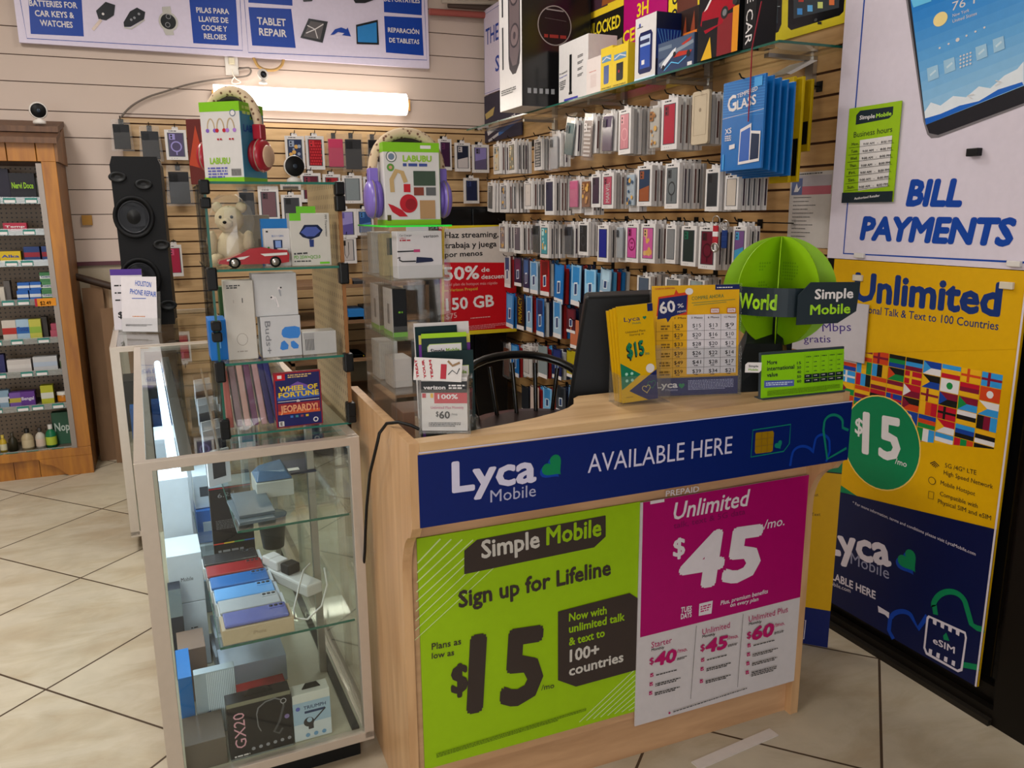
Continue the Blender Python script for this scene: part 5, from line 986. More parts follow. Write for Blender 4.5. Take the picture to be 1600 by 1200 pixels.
# ---- black cabinet with the red poster, shelving with stock
bc = thing('black_cabinet', 'tall black cabinet in the back corner behind the red poster', 'cabinet', at((1.60, 5.03, 0)))
MB().box((0, .02, 0), (.50, .42, 1.545), mt('#0b0b0c', .3)).build('body', bc, .004); MB().box((.01, .0, .05), (.245, .02, 1.53), mt('#080809', .2)).build('door', bc, .003); MB().box((.255, .0, .05), (.49, .02, 1.53), mt('#080809', .2)).build('door', bc, .003)
r, F = boardpx('data_poster', 'red white and yellow spanish hotspot data poster on the black cabinet', 'poster', at((0, 4.995, 0)), (690, 526), (806, 351), mt('#b8101c', .4), .006)
F.poly([(690, 345), (815, 345), (815, 410), (690, 410)], mt('#c0b6b0', .5)); F.poly([(690, 345), (815, 343), (815, 352), (690, 358)], mt('#c8b020', .4)); F.poly([(690, 519), (815, 512), (815, 530), (690, 530)], mt('#c8b020', .4)); F.poly([(690, 345), (694, 345), (694, 530), (690, 530)], mt('#c8a820', .4))
F.text('Haz streaming,', (695, 372), (779, 370), 9, INK, .025); F.text('trabaja y juega', (695, 388), (776, 385), 9, INK, .025); F.text('por menos', (695, 402), (754, 399), 8, INK, .025)
F.text('50%', (693, 438), (749, 435), 20, WHITE, .03); F.text('de', (752, 425), (765, 424), 7, WHITE, .02); F.text('descuento', (752, 436), (797, 434), 7, WHITE, .02); F.text('en el plan de hotspot más rápido', (694, 447), (777, 444), 4.5, mt('#d89a9a'), 0); F.text('en Verizon Prepaid', (694, 456), (746, 453), 4.5, mt('#d0a83c'), .01)
F.text('150 GB', (697, 485), (772, 478), 18, WHITE, .03); F.text('$75', (697, 499), (714, 496), 8, mt('#d89a9a'), .02); F.scribble((735, 498), (771, 495), .006, mt('#d89a9a'), 1); F.scribble((700, 514), (790, 505), .006, mt('#d07078'), 3); F.done()
su = thing('stock_shelving', 'open shelving full of stock in the gap left of the clear box tower', 'shelf', at((.62, 4.9, 0)))
SHB = wood('shelf_board', '#5a3f2a', '#7a5a3c', (1, 6, 6), .6)
for z in (.08, .34, .60, .84, 1.06): MB().box((0, 0, z), (.88, .55, z + .02), SHB).build('shelf_board', su)
for x in (0, .86): MB().box((x, 0, 0), (x + .02, .55, 1.08), SHB).build('side_panel', su)
def stock(px, Y, c, lb, d=.25, name='stock_box', z=None, marks=None):
    a, b = onY(px[0], px[3], Y), onY(px[1], px[3], Y); z0 = min((abs(a.z - q), q) for q in (.10, .36, .62, .86, 1.08))[1] if z is None else z
    o, F = carton(name, lb, 'box', at((a.x, Y, z0)), b.x - a.x, d, max(.02, onY(px[0], px[2], Y).z - z0), mt(c, .5)); 
    if marks: F.rect((.1, .3), (.9, .7), mt(marks)); F.done()
    return o
for q in (((538, 552, 436, 470), '#8a6238', 'brown carton on the top shelf of the stock shelving', None), ((554, 572, 452, 470), '#26262a', 'black box beside the brown carton on the stock shelving', None), ((545, 570, 484, 512), '#1a62a0', 'bright blue box on the stock shelving', None), ((572, 600, 480, 514), '#27303c', 'dark box right of the bright blue stock box', None), ((540, 570, 516, 530), '#6a4a30', 'flat brown carton under the blue stock box', None), ((545, 572, 556, 568), '#1b1b1a', 'black pack with a yellow label on the stock shelving', '#b8a020'), ((545, 572, 574, 588), '#20201c', 'lower black pack with a yellow label on the stock shelving', '#a89420')):
    stock(q[0], 4.92, q[1], q[2], .22, marks=q[3])
# ---- cardboard sheets leaning on the wall
CB1 = wood('cardboard', '#8a6c4e', '#97785a', (3, 3, 1), .85, 4, 1); CB2 = wood('cardboard_dark', '#6f5238', '#7d5f44', (3, 3, 1), .85, 4, 1)
for i, (x0, x1, h, y, c, lb) in enumerate(((-.515, -.40, 1.08, 5.42, CB2, 'darker cardboard sheet leaning nearest the wooden cabinet'), (-.47, -.24, 1.10, 5.46, CB1, 'big flat cardboard sheet leaning on the back wall behind the glass case'), (-.42, -.02, .96, 5.34, CB2, 'brown cardboard panel standing low in front of the leaning sheets'))):
    M = at((x0, y, 0), 0, -.09 - .01 * i); o = MB().box((0, 0, 0), (x1 - x0, .012, h), c).build('cardboard_sheet', None, 0, M); tag(o, lb, 'cardboard')
    if i == 1: MB().poly([(.05, -.001, 0), (.09, -.001, 0), (.15, -.001, h), (.10, -.001, h)], mt('#a48a6c', .6)).build('tape', o)
P = onY(150, 435, 5.5); tag(MB().tube([onY(118, 432, 5.52), onY(190, 452, 5.5)], .022, mt('#3a2a20', .5), 8).build('dark_rail'), 'dark wooden rail leaning across the top of the cardboard sheets', 'rail')
# ---- big party speaker on the rear glass case
sp = thing('party_speaker', 'tall black double party speaker standing on the rear glass case', 'speaker', at((-.12, 4.52, .947), -.05))
SPK = mt('#0a0a0c', .6, 0, .2); SPD = mt('#070708', .5)
HW, SH, SD = .113, .845, .27
MB().prism([(-HW, 0), (HW, 0), (HW * 1.0, SH * .55), (HW * 1.02, SH - .04), (HW * .9, SH), (-HW * .9, SH), (-HW * 1.02, SH - .04), (-HW, SH * .55)], .0, SD, SPK).build('cabinet', sp, .014)
def cone(zc, s):
    Mx = Matrix.Translation((-.03, -.004, zc)) @ Matrix.Rotation(math.radians(90), 4, 'X') @ Matrix.Diagonal((s, s * 1.12, 1, 1))
    MB().lathe([(.115, -.004), (.112, .014), (.10, .017), (.094, .008), (.088, .004)], SPK, Mx, 30).build('woofer_surround', sp)
    MB().lathe([(.088, .004), (.07, -.001), (.03, .006), (.018, .012), (0, .014)], SPD, Mx, 30).lathe([(.088, .0045), (.084, .010), (.078, .0045)], mt('#202024', .4), Mx, 30).build('woofer_cone', sp)
cone(.55, .84); cone(.24, .86)
for i, (x, z) in enumerate(((-.085, .745), (.03, .71), (.085, .41), (.09, .10))):
    MB().lathe([(.042, .0), (.04, .008), (.028, .004), (0, -.004)], SPD, Matrix.Translation((x, -.002, z)) @ Matrix.Rotation(math.radians(90), 4, 'X') @ Matrix.Diagonal((1, .62, 1, 1)), 18).build('port', sp)
MB().box((-.06, -.02, .225), (-.04, -.012, .24), mt('#a8522c', .4)).build('badge', sp)
for x in (-.08, .08): MB().box((x - .02, .03, -.003), (x + .02, .24, .002), SPD).build('foot', sp)
# ---- repair card holders on the rear glass case
def zpt(x, y, z=.9465): p = onZ(x, y, z); return V((p.x, p.y, z))
M = at(zpt(191, 519) , -.55, -.12)
r = thing('card_holder', 'clear stand with a white phone repair card on the rear glass case', 'sign holder', M); MB().box((0, .003, 0), (.205, .006, .20), ACRYL).box((0, -.004, 0), (.205, -.002, .07), ACRYL).box((0, -.03, 0), (.205, .08, .003), ACRYL).build('stand', r)
F = Face(r, 0, None, True); MB().box((.002, 0, .004), (.188, .0015, .27), mt('#d2ccd0', .5)).build('card', r)
F.text('HOUSTON', (211, 446), (236, 449), 8, mt('#1f4fa8'), .02); F.text('PHONE REPAIR', (203, 459), (244, 464), 8, mt('#1f4fa8'), .02); F.px = False; F.b = (.002, .004, .188, .27); F.rect((.3, .6), (.7, .612), mt('#1f4fa8')); F.scribble((.3, .27), (.7, .27), .004, mt('#c07a40')); F.scribble((.1, .12), (.85, .12), .003, GREYD, 2); F.done()
M = at(zpt(183, 514) + V((0, -.04, 0)), -.3, -.08)
r = thing('card_holder', 'white card with a violet header half hidden behind the phone repair card', 'sign holder', M); MB().box((-.01, 0, 0), (.14, .002, .30), mt('#c4bec4', .5)).build('card', r); MB().box((-.01, -.03, 0), (.14, .06, .003), ACRYL).build('stand', r)
F = Face(r, 0, (-.01, 0, .14, .30)); F.rect((0, .9), (1, 1), mt('#4a2f80')); 
for i in range(3): F.scribble((.1, .72 - .12 * i), (.6, .72 - .12 * i), .007, INK, 1, i)
F.text('$', (.15, .2), (.32, .2), .1, INK, .03); F.done()
# ================================================================ glass showcases
ZT = .946
def showcase(name, label, M, w, L_, upper=None):
    r = thing(name, label, 'showcase', M); t = .026; kb = .085
    MB().box((.05, .05, 0), (w - .03, L_ - .05, kb - .002), mt('#0c0b0a', .6)).build('plinth', r)
    for x in (0, w - t):
        for y in (0, L_ - t):
            MB().box((x, y, kb - .005), (x + t + (.012 if x == 0 else 0), y + t, ZT - .02), ALU).build('post', r, .001)
    for y in (0, L_ - t): MB().box((0, y, ZT - .022), (w, y + t, ZT), ALU).build('end_rail', r, .001); MB().box((0, y, kb - .012), (w, y + t, kb + .014), ALU).build('end_rail', r, .001)
    for x in (0, w - t): MB().box((x, t, ZT - .022), (x + t, L_ - t, ZT), ALU).build('side_rail', r, .001); MB().box((x, t, kb - .012), (x + t, L_ - t, kb + .014), ALU).build('side_rail', r, .001)
    MB().box((t, t, kb), (w - t, L_ - t, kb + .012), mt('#b8b3a0', .5)).build('deck', r)
    MB().box((t, t, ZT - .006), (w - t, L_ - t, ZT - .001), GLASS).build('top_glass', r)
    MB().box((.008, t, kb + .014), (.012, L_ - t, ZT - .022), GLASS).build('side_glass', r)
    MB().box((t + .012, .008, kb + .014), (w - t, .012, ZT - .022), GLASS).build('front_glass', r)
    MB().box((w - .024, t, kb + .02), (w - .020, L_ * .52, ZT - .022), GLASS).build('sliding_door', r); MB().box((w - .014, L_ * .48, kb + .02), (w - .010, L_ - t, ZT - .022), GLASS).build('sliding_door', r)
    MB().box((w - .055, t, kb + .012), (w - .035, L_ - t, kb + .02), mt('#3a3a38', .4, .6)).build('door_track', r)
    return r
M1 = at((-.12, 1.945, 0), .033); CW1, CL1 = .524, 1.84
sc1 = showcase('glass_showcase', 'aluminium framed glass showcase full of phone goods left of the counter', M1, CW1, CL1)
SHZ = (.733, .43)
for z, x0 in ((SHZ[0], .215), (SHZ[1], .15)):
    MB().box((x0, .03, z - .006), (CW1 - .03, CL1 - .05, z), GLASS).build('glass_shelf', sc1); MB().box((x0, .0285, z - .006), (CW1 - .03, .03, z), GEDGE).box((x0 - .0015, .03, z - .006), (x0, CL1 - .05, z), GEDGE).build('shelf_edge', sc1)
MB().box((CW1 - .075, .35, .1), (CW1 - .055, .37, ZT - .03), STEEL).box((CW1 - .075, 1.2, .1), (CW1 - .055, 1.22, ZT - .03), STEEL).build('shelf_standard', sc1)
TUBE = mt('#cfe6ff', .4, emit=4.5)
l1 = thing('led_tube', 'bright bluish tube lamp under the top of the front glass showcase', 'lamp', M1 @ at((.085, .12, .895)))
MB().tube([(0, 0, 0), (0, 1.55, 0)], .012, TUBE, 10).build('tube', l1); MB().box((.016, -.02, -.012), (.046, 1.57, .022), STEEL).build('housing', l1)
g = area('led_tube_glow', (0, 0, 0), .03, 1.5, 4.5, (.72, .87, 1)); g.matrix_world = M1 @ at((.085, .9, .88))
M2 = at((-.277, 3.805, 0), .03)
sc2 = showcase('glass_showcase', 'second glass showcase in line behind the first, under the tall speaker', M2, .53, 1.42)
def item(M, name, label, cat, x, y, z, w, d, h, c, rz=0, group=None, bev=.0015, rough=.45):
    return carton(name, label, cat, M @ at((x, y, z), rz), w, d, h, mt(c, rough) if isinstance(c, str) else c, group, bev)
DZ = .098
PB = '#c8d2dc'
# deck, front row
o, F = item(M1, 'goods_box', 'plain grey brown carton at the front left corner of the showcase deck', 'box', .043, .035, DZ, .10, .13, .078, '#5c5249'); F.done()
o, F = item(M1, 'headset_box', 'black neckband headset box with pink lettering at the front of the showcase deck', 'box', .150, .035, DZ, .162, .05, .165, '#17161a', rough=.3)
tv, tf = textmesh('GX20', .0, 0, 1.0); xm = max(v.x for v in tv); MB().add([(.03 - .028 * v.y / .69 + .012, -.0008, .03 + .105 * v.x / xm) for v in tv], tf, mt('#d09aa8', .4)).build('lettering', o)
F.poly([(0, .93), (1, .93), (1, 1), (0, 1)], mt('#8a8a7a', .2, .5)); F.line([(.45, .72), (.48, .82), (.6, .9), (.75, .92), (.86, .86), (.88, .76)], .004, mt('#6a6a6e')); F.line([(.45, .72), (.46, .5), (.5, .4)], .003, mt('#6a6a6e')); F.line([(.88, .76), (.8, .5), (.7, .33), (.78, .28), (.84, .36)], .006, mt('#4a4a4e')); F.disc((.88, .84), .05, mt('#9a9aa0')).disc((.88, .84), .035, BLACK); F.disc((.92, .55), .04, mt('#7a6a9a'))
for i in range(6): F.disc((.36 + .115 * i, .13 + .005 * i), .03, mt('#8a8a90'))
F.scribble((.06, .05), (.3, .05), .004, WHITE, 2); F.rect((0, 0), (1, .03), mt('#9aa0a0', .2, .6)); F.done()
MB().prism([(.045, .165), (.12, .165), (.105, .182), (.06, .182)], .02, .024, BLACK).build('carry_handle', o)
o, F = item(M1, 'earpiece_box', 'white and pale blue single earpiece box right of the black headset box', 'box', .316, .04, DZ, .10, .05, .14, '#c9ccc6', rough=.35)
F.rect((0, .1), (1, .82), mt('#9ab4c8', .35)); F.rect((0, .02), (1, .36), mt('#c4ccd0', .35)); F.text('TRIUMPH', (.28, .66), (.88, .66), .07, mt('#22365a'), .02); F.rect((.3, .57), (.85, .62), mt('#22365a')); F.disc((.13, .70), .06, mt('#5a62b0')); F.disc((.4, .38), .14, mt('#2a2a2e')).disc((.42, .42), .07, mt('#9ab4c8')); F.line([(.5, .36), (.86, .6)], .004, mt('#2a2a2e')); F.rect((.38, .22), (.52, .34), mt('#2a2a2e'))
for i in range(3): F.disc((.35 + .22 * i, .1), .06, mt('#6a94b8'))
F.done(); MB().prism([(.03, .14), (.08, .14), (.07, .155), (.04, .155)], .02, .024, BLACK).build('carry_handle', o)
o, F = item(M1, 'charger_box', 'saturated blue box on edge at the left glass of the showcase deck', 'box', .043, .175, DZ, .035, .16, .19, '#0a72c4'); F.done()
o, F = item(M1, 'foil_pouch', 'ribbed silver foil pouch behind the grey brown carton', 'pouch', .082, .175, DZ, .105, .03, .19, '#a8b8c4', rough=.25)
for i in range(16): F.rect((.3 + .044 * i, .02), (.32 + .044 * i, .98), mt('#dbe8f0', .2))
F.poly([(.05, .35), (.35, .4), (.2, .25)], mt('#2f4a80')); F.done()
o, F = item(M1, 'goods_box', 'dusty rose carton behind the foil pouch on the showcase deck', 'box', .05, .36, DZ, .075, .12, .17, '#8a7468'); F.done()
o, F = item(M1, 'tape_roll_box', 'dark navy box with a clear cap standing at the left glass', 'box', .04, .50, DZ, .035, .06, .30, '#1c2738'); F.rect((0, .7), (1, 1), mt('#7f9098', .3)); F.done()
for k, (y, z, h, lb) in enumerate(((.56, DZ, .22, 'lower white phone box in the left stack of the showcase'), (.56, DZ + .222, .16, 'upper white phone box with grey lettering in the left stack'))):
    o, F = item(M1, 'phone_box', lb, 'box', .045, y, z, .10, .16, h, PB); F.text('Mobile', (.35, .45), (.7, .45), .08, GREYD, 0) if k else F.scribble((.5, .6), (.7, .6), .004, GREYD); F.done()
o, F = item(M1, 'phone_box', 'tall white box behind the left stack of the showcase', 'box', .045, .78, DZ, .09, .15, .56, PB); F.done()
o, F = item(M1, 'phone_box', 'pale blue white box at the far left back of the showcase', 'box', .045, 1.08, DZ, .11, .2, .62, PB); F.done()
for k in range(4):
    o, F = item(M1, 'goods_box', ('blue and white stand box, lowest in the middle stack', 'white box with a black bar, second in the middle stack', 'blue banded white box, third in the middle stack', 'white box with a dark gadget picture, topmost of the middle stack')[k], 'box', .155, .92 + .02 * k, DZ + .125 * k, .13, .2, .122, ('#8fa8c0', '#c0ccd6', '#1460b0', '#c4d0da')[k]); 
    F.rect((.15, .35), (.85, .65), mt(('#5a7088', '#22282e', '#d0d8e0', '#3a4450')[k])); F.done()
# clear packs and pale flat boxes under the shelf
for k in range(5):
    o, F = item(M1, 'clear_pack', 'pale clear packet in the loose pile left of the phones', 'packet', .155 + .006 * k, .50 + .02 * k, DZ + .055 * k, .11, .16, .05, '#b4c2d0', .06 - .03 * k, 'clear packets in the showcase pile', rough=.2); F.poly([(.2, .2), (.8, .3), (.7, .7), (.3, .6)], mt('#d8e0ea', .2)); F.scribble((.3, .5), (.7, .5), .004, mt('#a05a5a')); F.done()
o, F = item(M1, 'earbud_box', 'wide pale blue earphone box lying on the deck behind the headset box', 'box', .16, .36, DZ, .19, .12, .085, '#a8b8cc'); F.done()
MBt = Face(o, 0, (0, 0, .19, .12), False, o.matrix_world @ Matrix.Translation((0, 0, .085)) @ Matrix.Rotation(-math.pi / 2, 4, 'X'))
for k in range(2):
    o, F = item(M1, 'red_packet', ('upper', 'lower')[1 - k] + ' red packet on the deck between the headset box and the pale box', 'packet', .165, .19 + .0 * k, DZ + .021 * k, .17, .14, .02, ('#6a1a1c', '#8a2424')[k], .02 * k, rough=.25); F.done()
# phones laid out on the lower shelf
px_, pz = .165, SHZ[1]
o, F = item(M1, 'phone_carton', 'cream phone carton under the lilac phone at the front of the lower shelf', 'box', px_ - .008, .032, pz, .178, .085, .042, '#b8a68a'); F.text('iPhone', (.42, .4), (.60, .4), .22, mt('#8a7a60'), 0); F.done()
def phone(y, z, c, lb, rx, cam='#2a2a30', w=.16, d=.075, x=px_):
    M = M1 @ at((x, y, z), .0, rx); t = thing('smartphone', lb, 'phone', M)
    MB().box((0, 0, 0), (w, d, .009), mt(c, .25, 0, .6)).build('body', t, .0035)
    mb = MB(); mb.box((w - .045, d * .62, .009), (w - .006, d * .94, .0105), mt(c, .3)).build('camera_island', t, .001)
    mb = MB()
    for i in range(3): mb.lathe([(.005, 0), (.005, .0012), (0, .0012)], mt(cam, .15), Matrix.Translation((w - .038 + .0125 * i, d * .78, .0105)), 12)
    mb.build('lens', t)
phone(.038, pz + .0425, '#5f66a8', 'lilac phone lying on the cream carton at the front of the shelf', .0)
base = [(.128, '#a9aeb4', 'silver white phone lying second in the row of phones'), (.205, '#5f9cd8', 'sky blue phone lying third in the row of phones'), (.29, '#1f62a8', 'deep blue phone lying fourth in the row of phones'), (.375, '#8a1c22', 'red phone lying fifth in the row of phones'), (.46, '#26272b', 'dark grey phone lying last in the row of phones')]
for k, (y, c, lb) in enumerate(base):
    o, F = item(M1, 'phone_tray', ('white', 'pale', 'white', 'grey', 'white')[k] + ' shallow tray under the ' + lb.split(' phone')[0] + ' phone', 'box', px_ - .006 - .004 * k, y - .003, pz, .172, .078, .036, ('#c4c8cc', '#b8c0c8', '#c0c4c8', '#8a8c90', '#c8ccd0')[k]); F.done()
    phone(y, pz + .0365, c, lb, .0, x=px_ - .004 - .004 * k, w=.158)
o, F = item(M1, 'screen_box', 'tall black accessory box with a rainbow stripe standing behind the phones', 'box', .185, .60, pz, .125, .03, .275, '#121214', rough=.3)
F.rect((0, .86), (1, .99), mt('#9fb0b8', .2)); F.rect((0, .84), (1, .85), RED); F.text('6.2d', (.2, .73), (.6, .75), .05, mt('#8a8a8c'), 0)
for i, c in enumerate(('#b83a2a', '#c8a82a', '#3a8a4a', '#2a5aa0')): F.rect((.25 * i, .17), (.25 * i + .25, .185), mt(c))
F.scribble((.1, .07), (.9, .07), .007, mt('#8a8a8c')); F.scribble((.1, .45), (.8, .45), .003, mt('#5a5a5c'), 6); F.done()
# upper shelf goods
o, F = item(M1, 'gadget_box', 'white box topped with blue plastic parts on the upper glass shelf', 'box', .29, .24, SHZ[0], .10, .12, .045, '#a8aca8'); F.done()
o = MB().hexa([(0, 0, 0), (.1, 0, 0), (.1, .11, 0), (0, .11, 0)], [(.01, .02, .03), (.085, .01, .02), (.08, .09, .035), (.02, .1, .02)], mt('#4a6a90', .25)).build('blue_packet', None, .004, M1 @ at((.29, .245, SHZ[0] + .046))); tag(o, 'crumpled blue plastic packet on the white box of the upper shelf', 'packet')
for k in range(2):
    o, F = item(M1, 'flat_packet', 'grey clear packet in the slanting pile on the upper shelf', 'packet', .222 + .004 * k, .06 + .03 * k, SHZ[0] + .008 * k, .09, .19, .008, '#56626c', .06 - .05 * k, 'packets slanting on the upper shelf', rough=.2); F.done()
for k in range(4):
    o, F = item(M1, 'label_card', ('dark labelled card, lowest in the stack at the right of the upper shelf', 'second dark card of the labelled stack on the upper shelf', 'third dark card of the labelled stack on the upper shelf', 'topmost dark labelled card on the upper shelf, with a red dot')[k], 'card', .385 - .004 * k, .55 - .07 * k, SHZ[0] + .008 * k, .10, .13, .007, ('#1c2438', '#1a1c22', '#22242a', '#222c44')[k]); F.done()
    MB().box((.02, .02, .007), (.055, .045, .0078), WHITE).build('label_patch', o)
cup = thing('mesh_cup', 'black wire mesh cup standing on the lower shelf of the showcase', 'cup', M1 @ at((.37, .62, pz)))
MB().lathe([(.0, .002), (.034, .002), (.046, .11), (.048, .112), (.044, .11), (.032, .006), (0, .006)], mt('#3c3f3e', .5, .3), None, 24).build('mesh_wall', cup); MB().tube([(.0475 * math.cos(q), .0475 * math.sin(q), .112) for q in (2 * math.pi * k / 24 for k in range(24))], .002, BLACK, 6, True).build('rim', cup)
ps = thing('power_strip', 'white power strip with plugs lying at the right of the lower shelf', 'power strip', M1 @ at((.40, .20, pz + .001), .45)); MB().box((0, 0, 0), (.055, .24, .035), mt('#cfcdc8', .35)).build('body', ps, .006)
for k, (x, y, c) in enumerate(((.005, .15, '#d0ccc8'), (.01, .10, '#1c1c1c'), (.008, .19, '#d4d0cc'))): MB().box((x, y, .035), (x + .042, y + .04, .065), mt(c, .4)).build('plug', ps, .004)
P = [M1 @ V(p) for p in ((.43, .30, pz + .06), (.40, .24, pz + .07), (.375, .18, pz + .05), (.35, .13, pz + .012), (.345, .09, pz + .006), (.375, .07, pz + .006), (.42, .10, pz + .02), (.45, .16, pz + .05), (.46, .24, pz + .065))]
tag(MB().tube(P, .0028, mt('#d4d2cc', .4), 6).build('white_cable'), 'white cable looped on the lower shelf beside the power strip', 'cable')
# hanging row of small packs under the top of the showcase
for k in range(11):
    M = M1 @ at((.205 + .004 * k, .34 + .12 * k, .86), .5); o = MB().box((-.035, 0, -.10), (.035, .006, 0), mt(('#cdd0d6', '#2a2c34', '#b4b8c0')[k % 3], .3)).box((-.02, -.0005, -.08), (.02, 0, -.03), mt(('#2a2c34', '#cdd0d6', '#7a4a5a')[k % 3], .3)).build('blister_pack', None, 0, M); tag(o, 'small black and white blister pack hung in the row inside the showcase', 'blister pack', 'blister packs hung inside the showcase')
tag(MB().tube([M1 @ V((.205, .30, .868)), M1 @ V((.25, 1.6, .868))], .004, STEEL, 6).build('hanging_rod'), 'thin steel rod inside the showcase carrying blister packs', 'rod')
for k in range(9):
    M = M1 @ at((.30 + .018 * (k % 3), .72 + .11 * k, SHZ[0] + .0)); o, F = carton('cable_pack', 'pale cable box standing far back on the upper shelf of the showcase', 'box', M, .05, .04, .12, mt(('#b8bcc0', '#3a4250', '#8aa0b4')[k % 3], .4), 'cable boxes far back on the upper shelf'); F.rect((.15, .3), (.85, .8), mt(('#4a6a8a', '#b0b8c0', '#2a3440')[k % 3])); F.done()
# rear showcase contents
for q in ((.05, .05, DZ + .42, .07, .10, .14, '#1c58a0', 'bright blue pouch at the front of the rear showcase'), (.14, .06, DZ + .42, .10, .12, .15, '#1a50a0', 'wide blue pouch at the front of the rear showcase'), (.03, .20, DZ + .42, .22, .2, .24, '#14161a', 'black bag behind the blue pouches in the rear showcase'), (.05, .2, DZ, .3, .3, .30, '#22262e', 'dark box low in the rear showcase')):
    o, F = item(M2, 'goods_pouch', q[7], 'pouch', *q[:3], q[3], q[4], q[5], q[6]); F.done()
MB().box((.03, .035, DZ + .406), (.50, 1.36, DZ + .412), GLASS).build('glass_shelf', sc2)
o, F = item(M2, 'picture_card', 'white card with four dark camera pictures inside the rear showcase', 'card', .055, .045, DZ, .075, .01, .38, '#b8bcb8')
for k in range(4): F.rect((.3, .1 + .22 * k), (.85, .26 + .22 * k), mt('#2c2f34'))
F.done()
# ================================================================ glass tower on the showcase
TX0, TY0, TW, TD, TZ0, TZ1 = .087, 2.075, .318, .45, .951, 1.580
MT = at((TX0, TY0, 0), .012)
tw = thing('glass_tower', 'three tier glass display tower with black clips on the front showcase', 'display tower', MT)
MB().box((0, 0, TZ0), (.005, TD, TZ1), GLASS).build('side_glass', tw); MB().box((-.0005, -.001, TZ0), (.0055, .0005, TZ1), GEDGE).build('glass_edge', tw)
def pegboard():
    m, nt, b = nodes('beige_pegboard'); L = nt.links.new; tc = nt.nodes.new('ShaderNodeTexCoord'); sp = nt.nodes.new('ShaderNodeSeparateXYZ'); L(tc.outputs['Object'], sp.inputs[0])
    def Mn(op, a, c=None):
        n = nt.nodes.new('ShaderNodeMath'); n.operation = op
        for i, q in enumerate((a, c)):
            if q is not None: (L(q, n.inputs[i]) if hasattr(q, 'links') else setattr(n.inputs[i], 'default_value', q))
        return n.outputs[0]
    fy = Mn('ABSOLUTE', Mn('SUBTRACT', Mn('FRACT', Mn('DIVIDE', sp.outputs[1], .026)), .5)); fz = Mn('ABSOLUTE', Mn('SUBTRACT', Mn('FRACT', Mn('DIVIDE', sp.outputs[2], .026)), .5))
    h = Mn('MULTIPLY', Mn('LESS_THAN', fy, .1), Mn('LESS_THAN', fz, .22)); mx = nt.nodes.new('ShaderNodeMix'); mx.data_type = 'RGBA'; L(h, mx.inputs[0]); mx.inputs[6].default_value = lin('#a48a66'); mx.inputs[7].default_value = lin('#4a3826'); L(mx.outputs[2], b.inputs['Base Color']); b.inputs['Roughness'].default_value = .6; return m
MB().box((TW, .004, TZ0), (TW + .006, TD, TZ1), pegboard()).build('pegboard_panel', tw); MB().box((TW - .001, 0, TZ0), (TW + .008, .006, TZ1), mt('#8a5c34', .5)).build('edge_strip', tw)
LV = (TZ0, 1.140, 1.372, TZ1)
for z in LV: MB().box((-.004, -.003, z - (0 if z == TZ0 else .006)), (TW + .003, TD, z + (.005 if z == TZ0 else 0)), GLASS).box((-.004, -.004, z - (0 if z == TZ0 else .006)), (TW + .003, -.003, z + (.005 if z == TZ0 else 0)), mt('#2f6a5c', .15)).build('shelf_glass', tw)
def clip(x, z, h=.042, w=.021): MB().box((x - w / 2, -.012, z - h / 2), (x + w / 2, .018, z + h / 2), mt('#0a0a0a', .4)).build('corner_clip', tw, .004)
for z, h in ((1.567, .034), (1.53, .026), (1.350, .055), (1.235, .024), (1.208, .024), (1.120, .052), (.985, .026), (.962, .03)): clip(.002, z, h, .024)
for z, h in ((1.565, .034), (1.528, .04), (1.352, .055), (1.118, .05), (.990, .04), (.964, .02)): clip(TW + .004, z, h, .024)
# tier three: bear, car, boxes
TZ = LV[2] + .0005
bear = thing('teddy_bear', 'cream teddy bear sitting in a clear bag in the top tier of the tower', 'teddy bear', MT @ at((.064, .135, TZ), -.35))
FUR = mt('#c8b697', .95, 0, .2, .12, 220)
def fur(mb):
    for i, p in enumerate(mb.v): d = R_.uniform(-.0012, .0012); mb.v[i] = p + V((d, d, d))
    return mb
fur(MB().ball((0, .01, .046), (.040, .036, .048), FUR, 22, 14)).build('body', bear)
hd = fur(MB().ball((0, -.002, .118), (.036, .033, .034), FUR, 22, 14).ball((0, -.032, .108), (.017, .014, .014), FUR, 14, 9)).build('head', bear)
for s in (-1, 1): fur(MB().ball((s * .030, .004, .148), (.014, .008, .014), FUR, 12, 8)).build('ear', bear); fur(MB().ball((s * .046, -.008, .06), (.014, .016, .03), FUR, 12, 8)).build('arm', bear); fur(MB().ball((s * .030, -.036, .017), (.018, .03, .016), FUR, 12, 8)).build('foot', bear)
for s in (-1, 1): MB().ball((s * .014, -.031, .124), .0042, BLKP, 10, 7).build('eye', bear)
MB().ball((0, -.047, .111), (.005, .004, .004), BLKP, 10, 7).build('nose', bear)
rb = random.Random(5); mb = MB(); n = 12; vs = []
for j in range(7):
    for i in range(n): q = 2 * math.pi * i / n; rr = (.060, .062, .061, .058, .052, .040, .022)[j] + rb.uniform(-.006, .006); vs.append((rr * math.cos(q), rr * .8 * math.sin(q), (.003, .03, .07, .11, .145, .165, .178)[j] + rb.uniform(-.004, .004)))
mb.add(vs, [(j * n + i, j * n + (i + 1) % n, (j + 1) * n + (i + 1) % n, (j + 1) * n + i) for j in range(6) for i in range(n)], BAG); mb.build('plastic_bag', bear)
car = thing('toy_car', 'red and white toy race car in the top tier in front of the bear', 'toy car', MT @ at((.02, .012, TZ), 0))
RC = mt('#a01622', .25, 0, .6, coat=.5)
MB().prism([(0, .012), (.004, .02), (.03, .026), (.055, .036), (.075, .047), (.105, .05), (.135, .044), (.165, .042), (.17, .03), (.168, .012), (.145, .009), (.03, .009)], 0, .055, RC).build('car_body', car, .003)
MB().prism([(.055, .0365), (.076, .0475), (.104, .0505), (.128, .0455), (.1, .043)], .004, .051, mt('#17171a', .1)).build('windscreen', car)
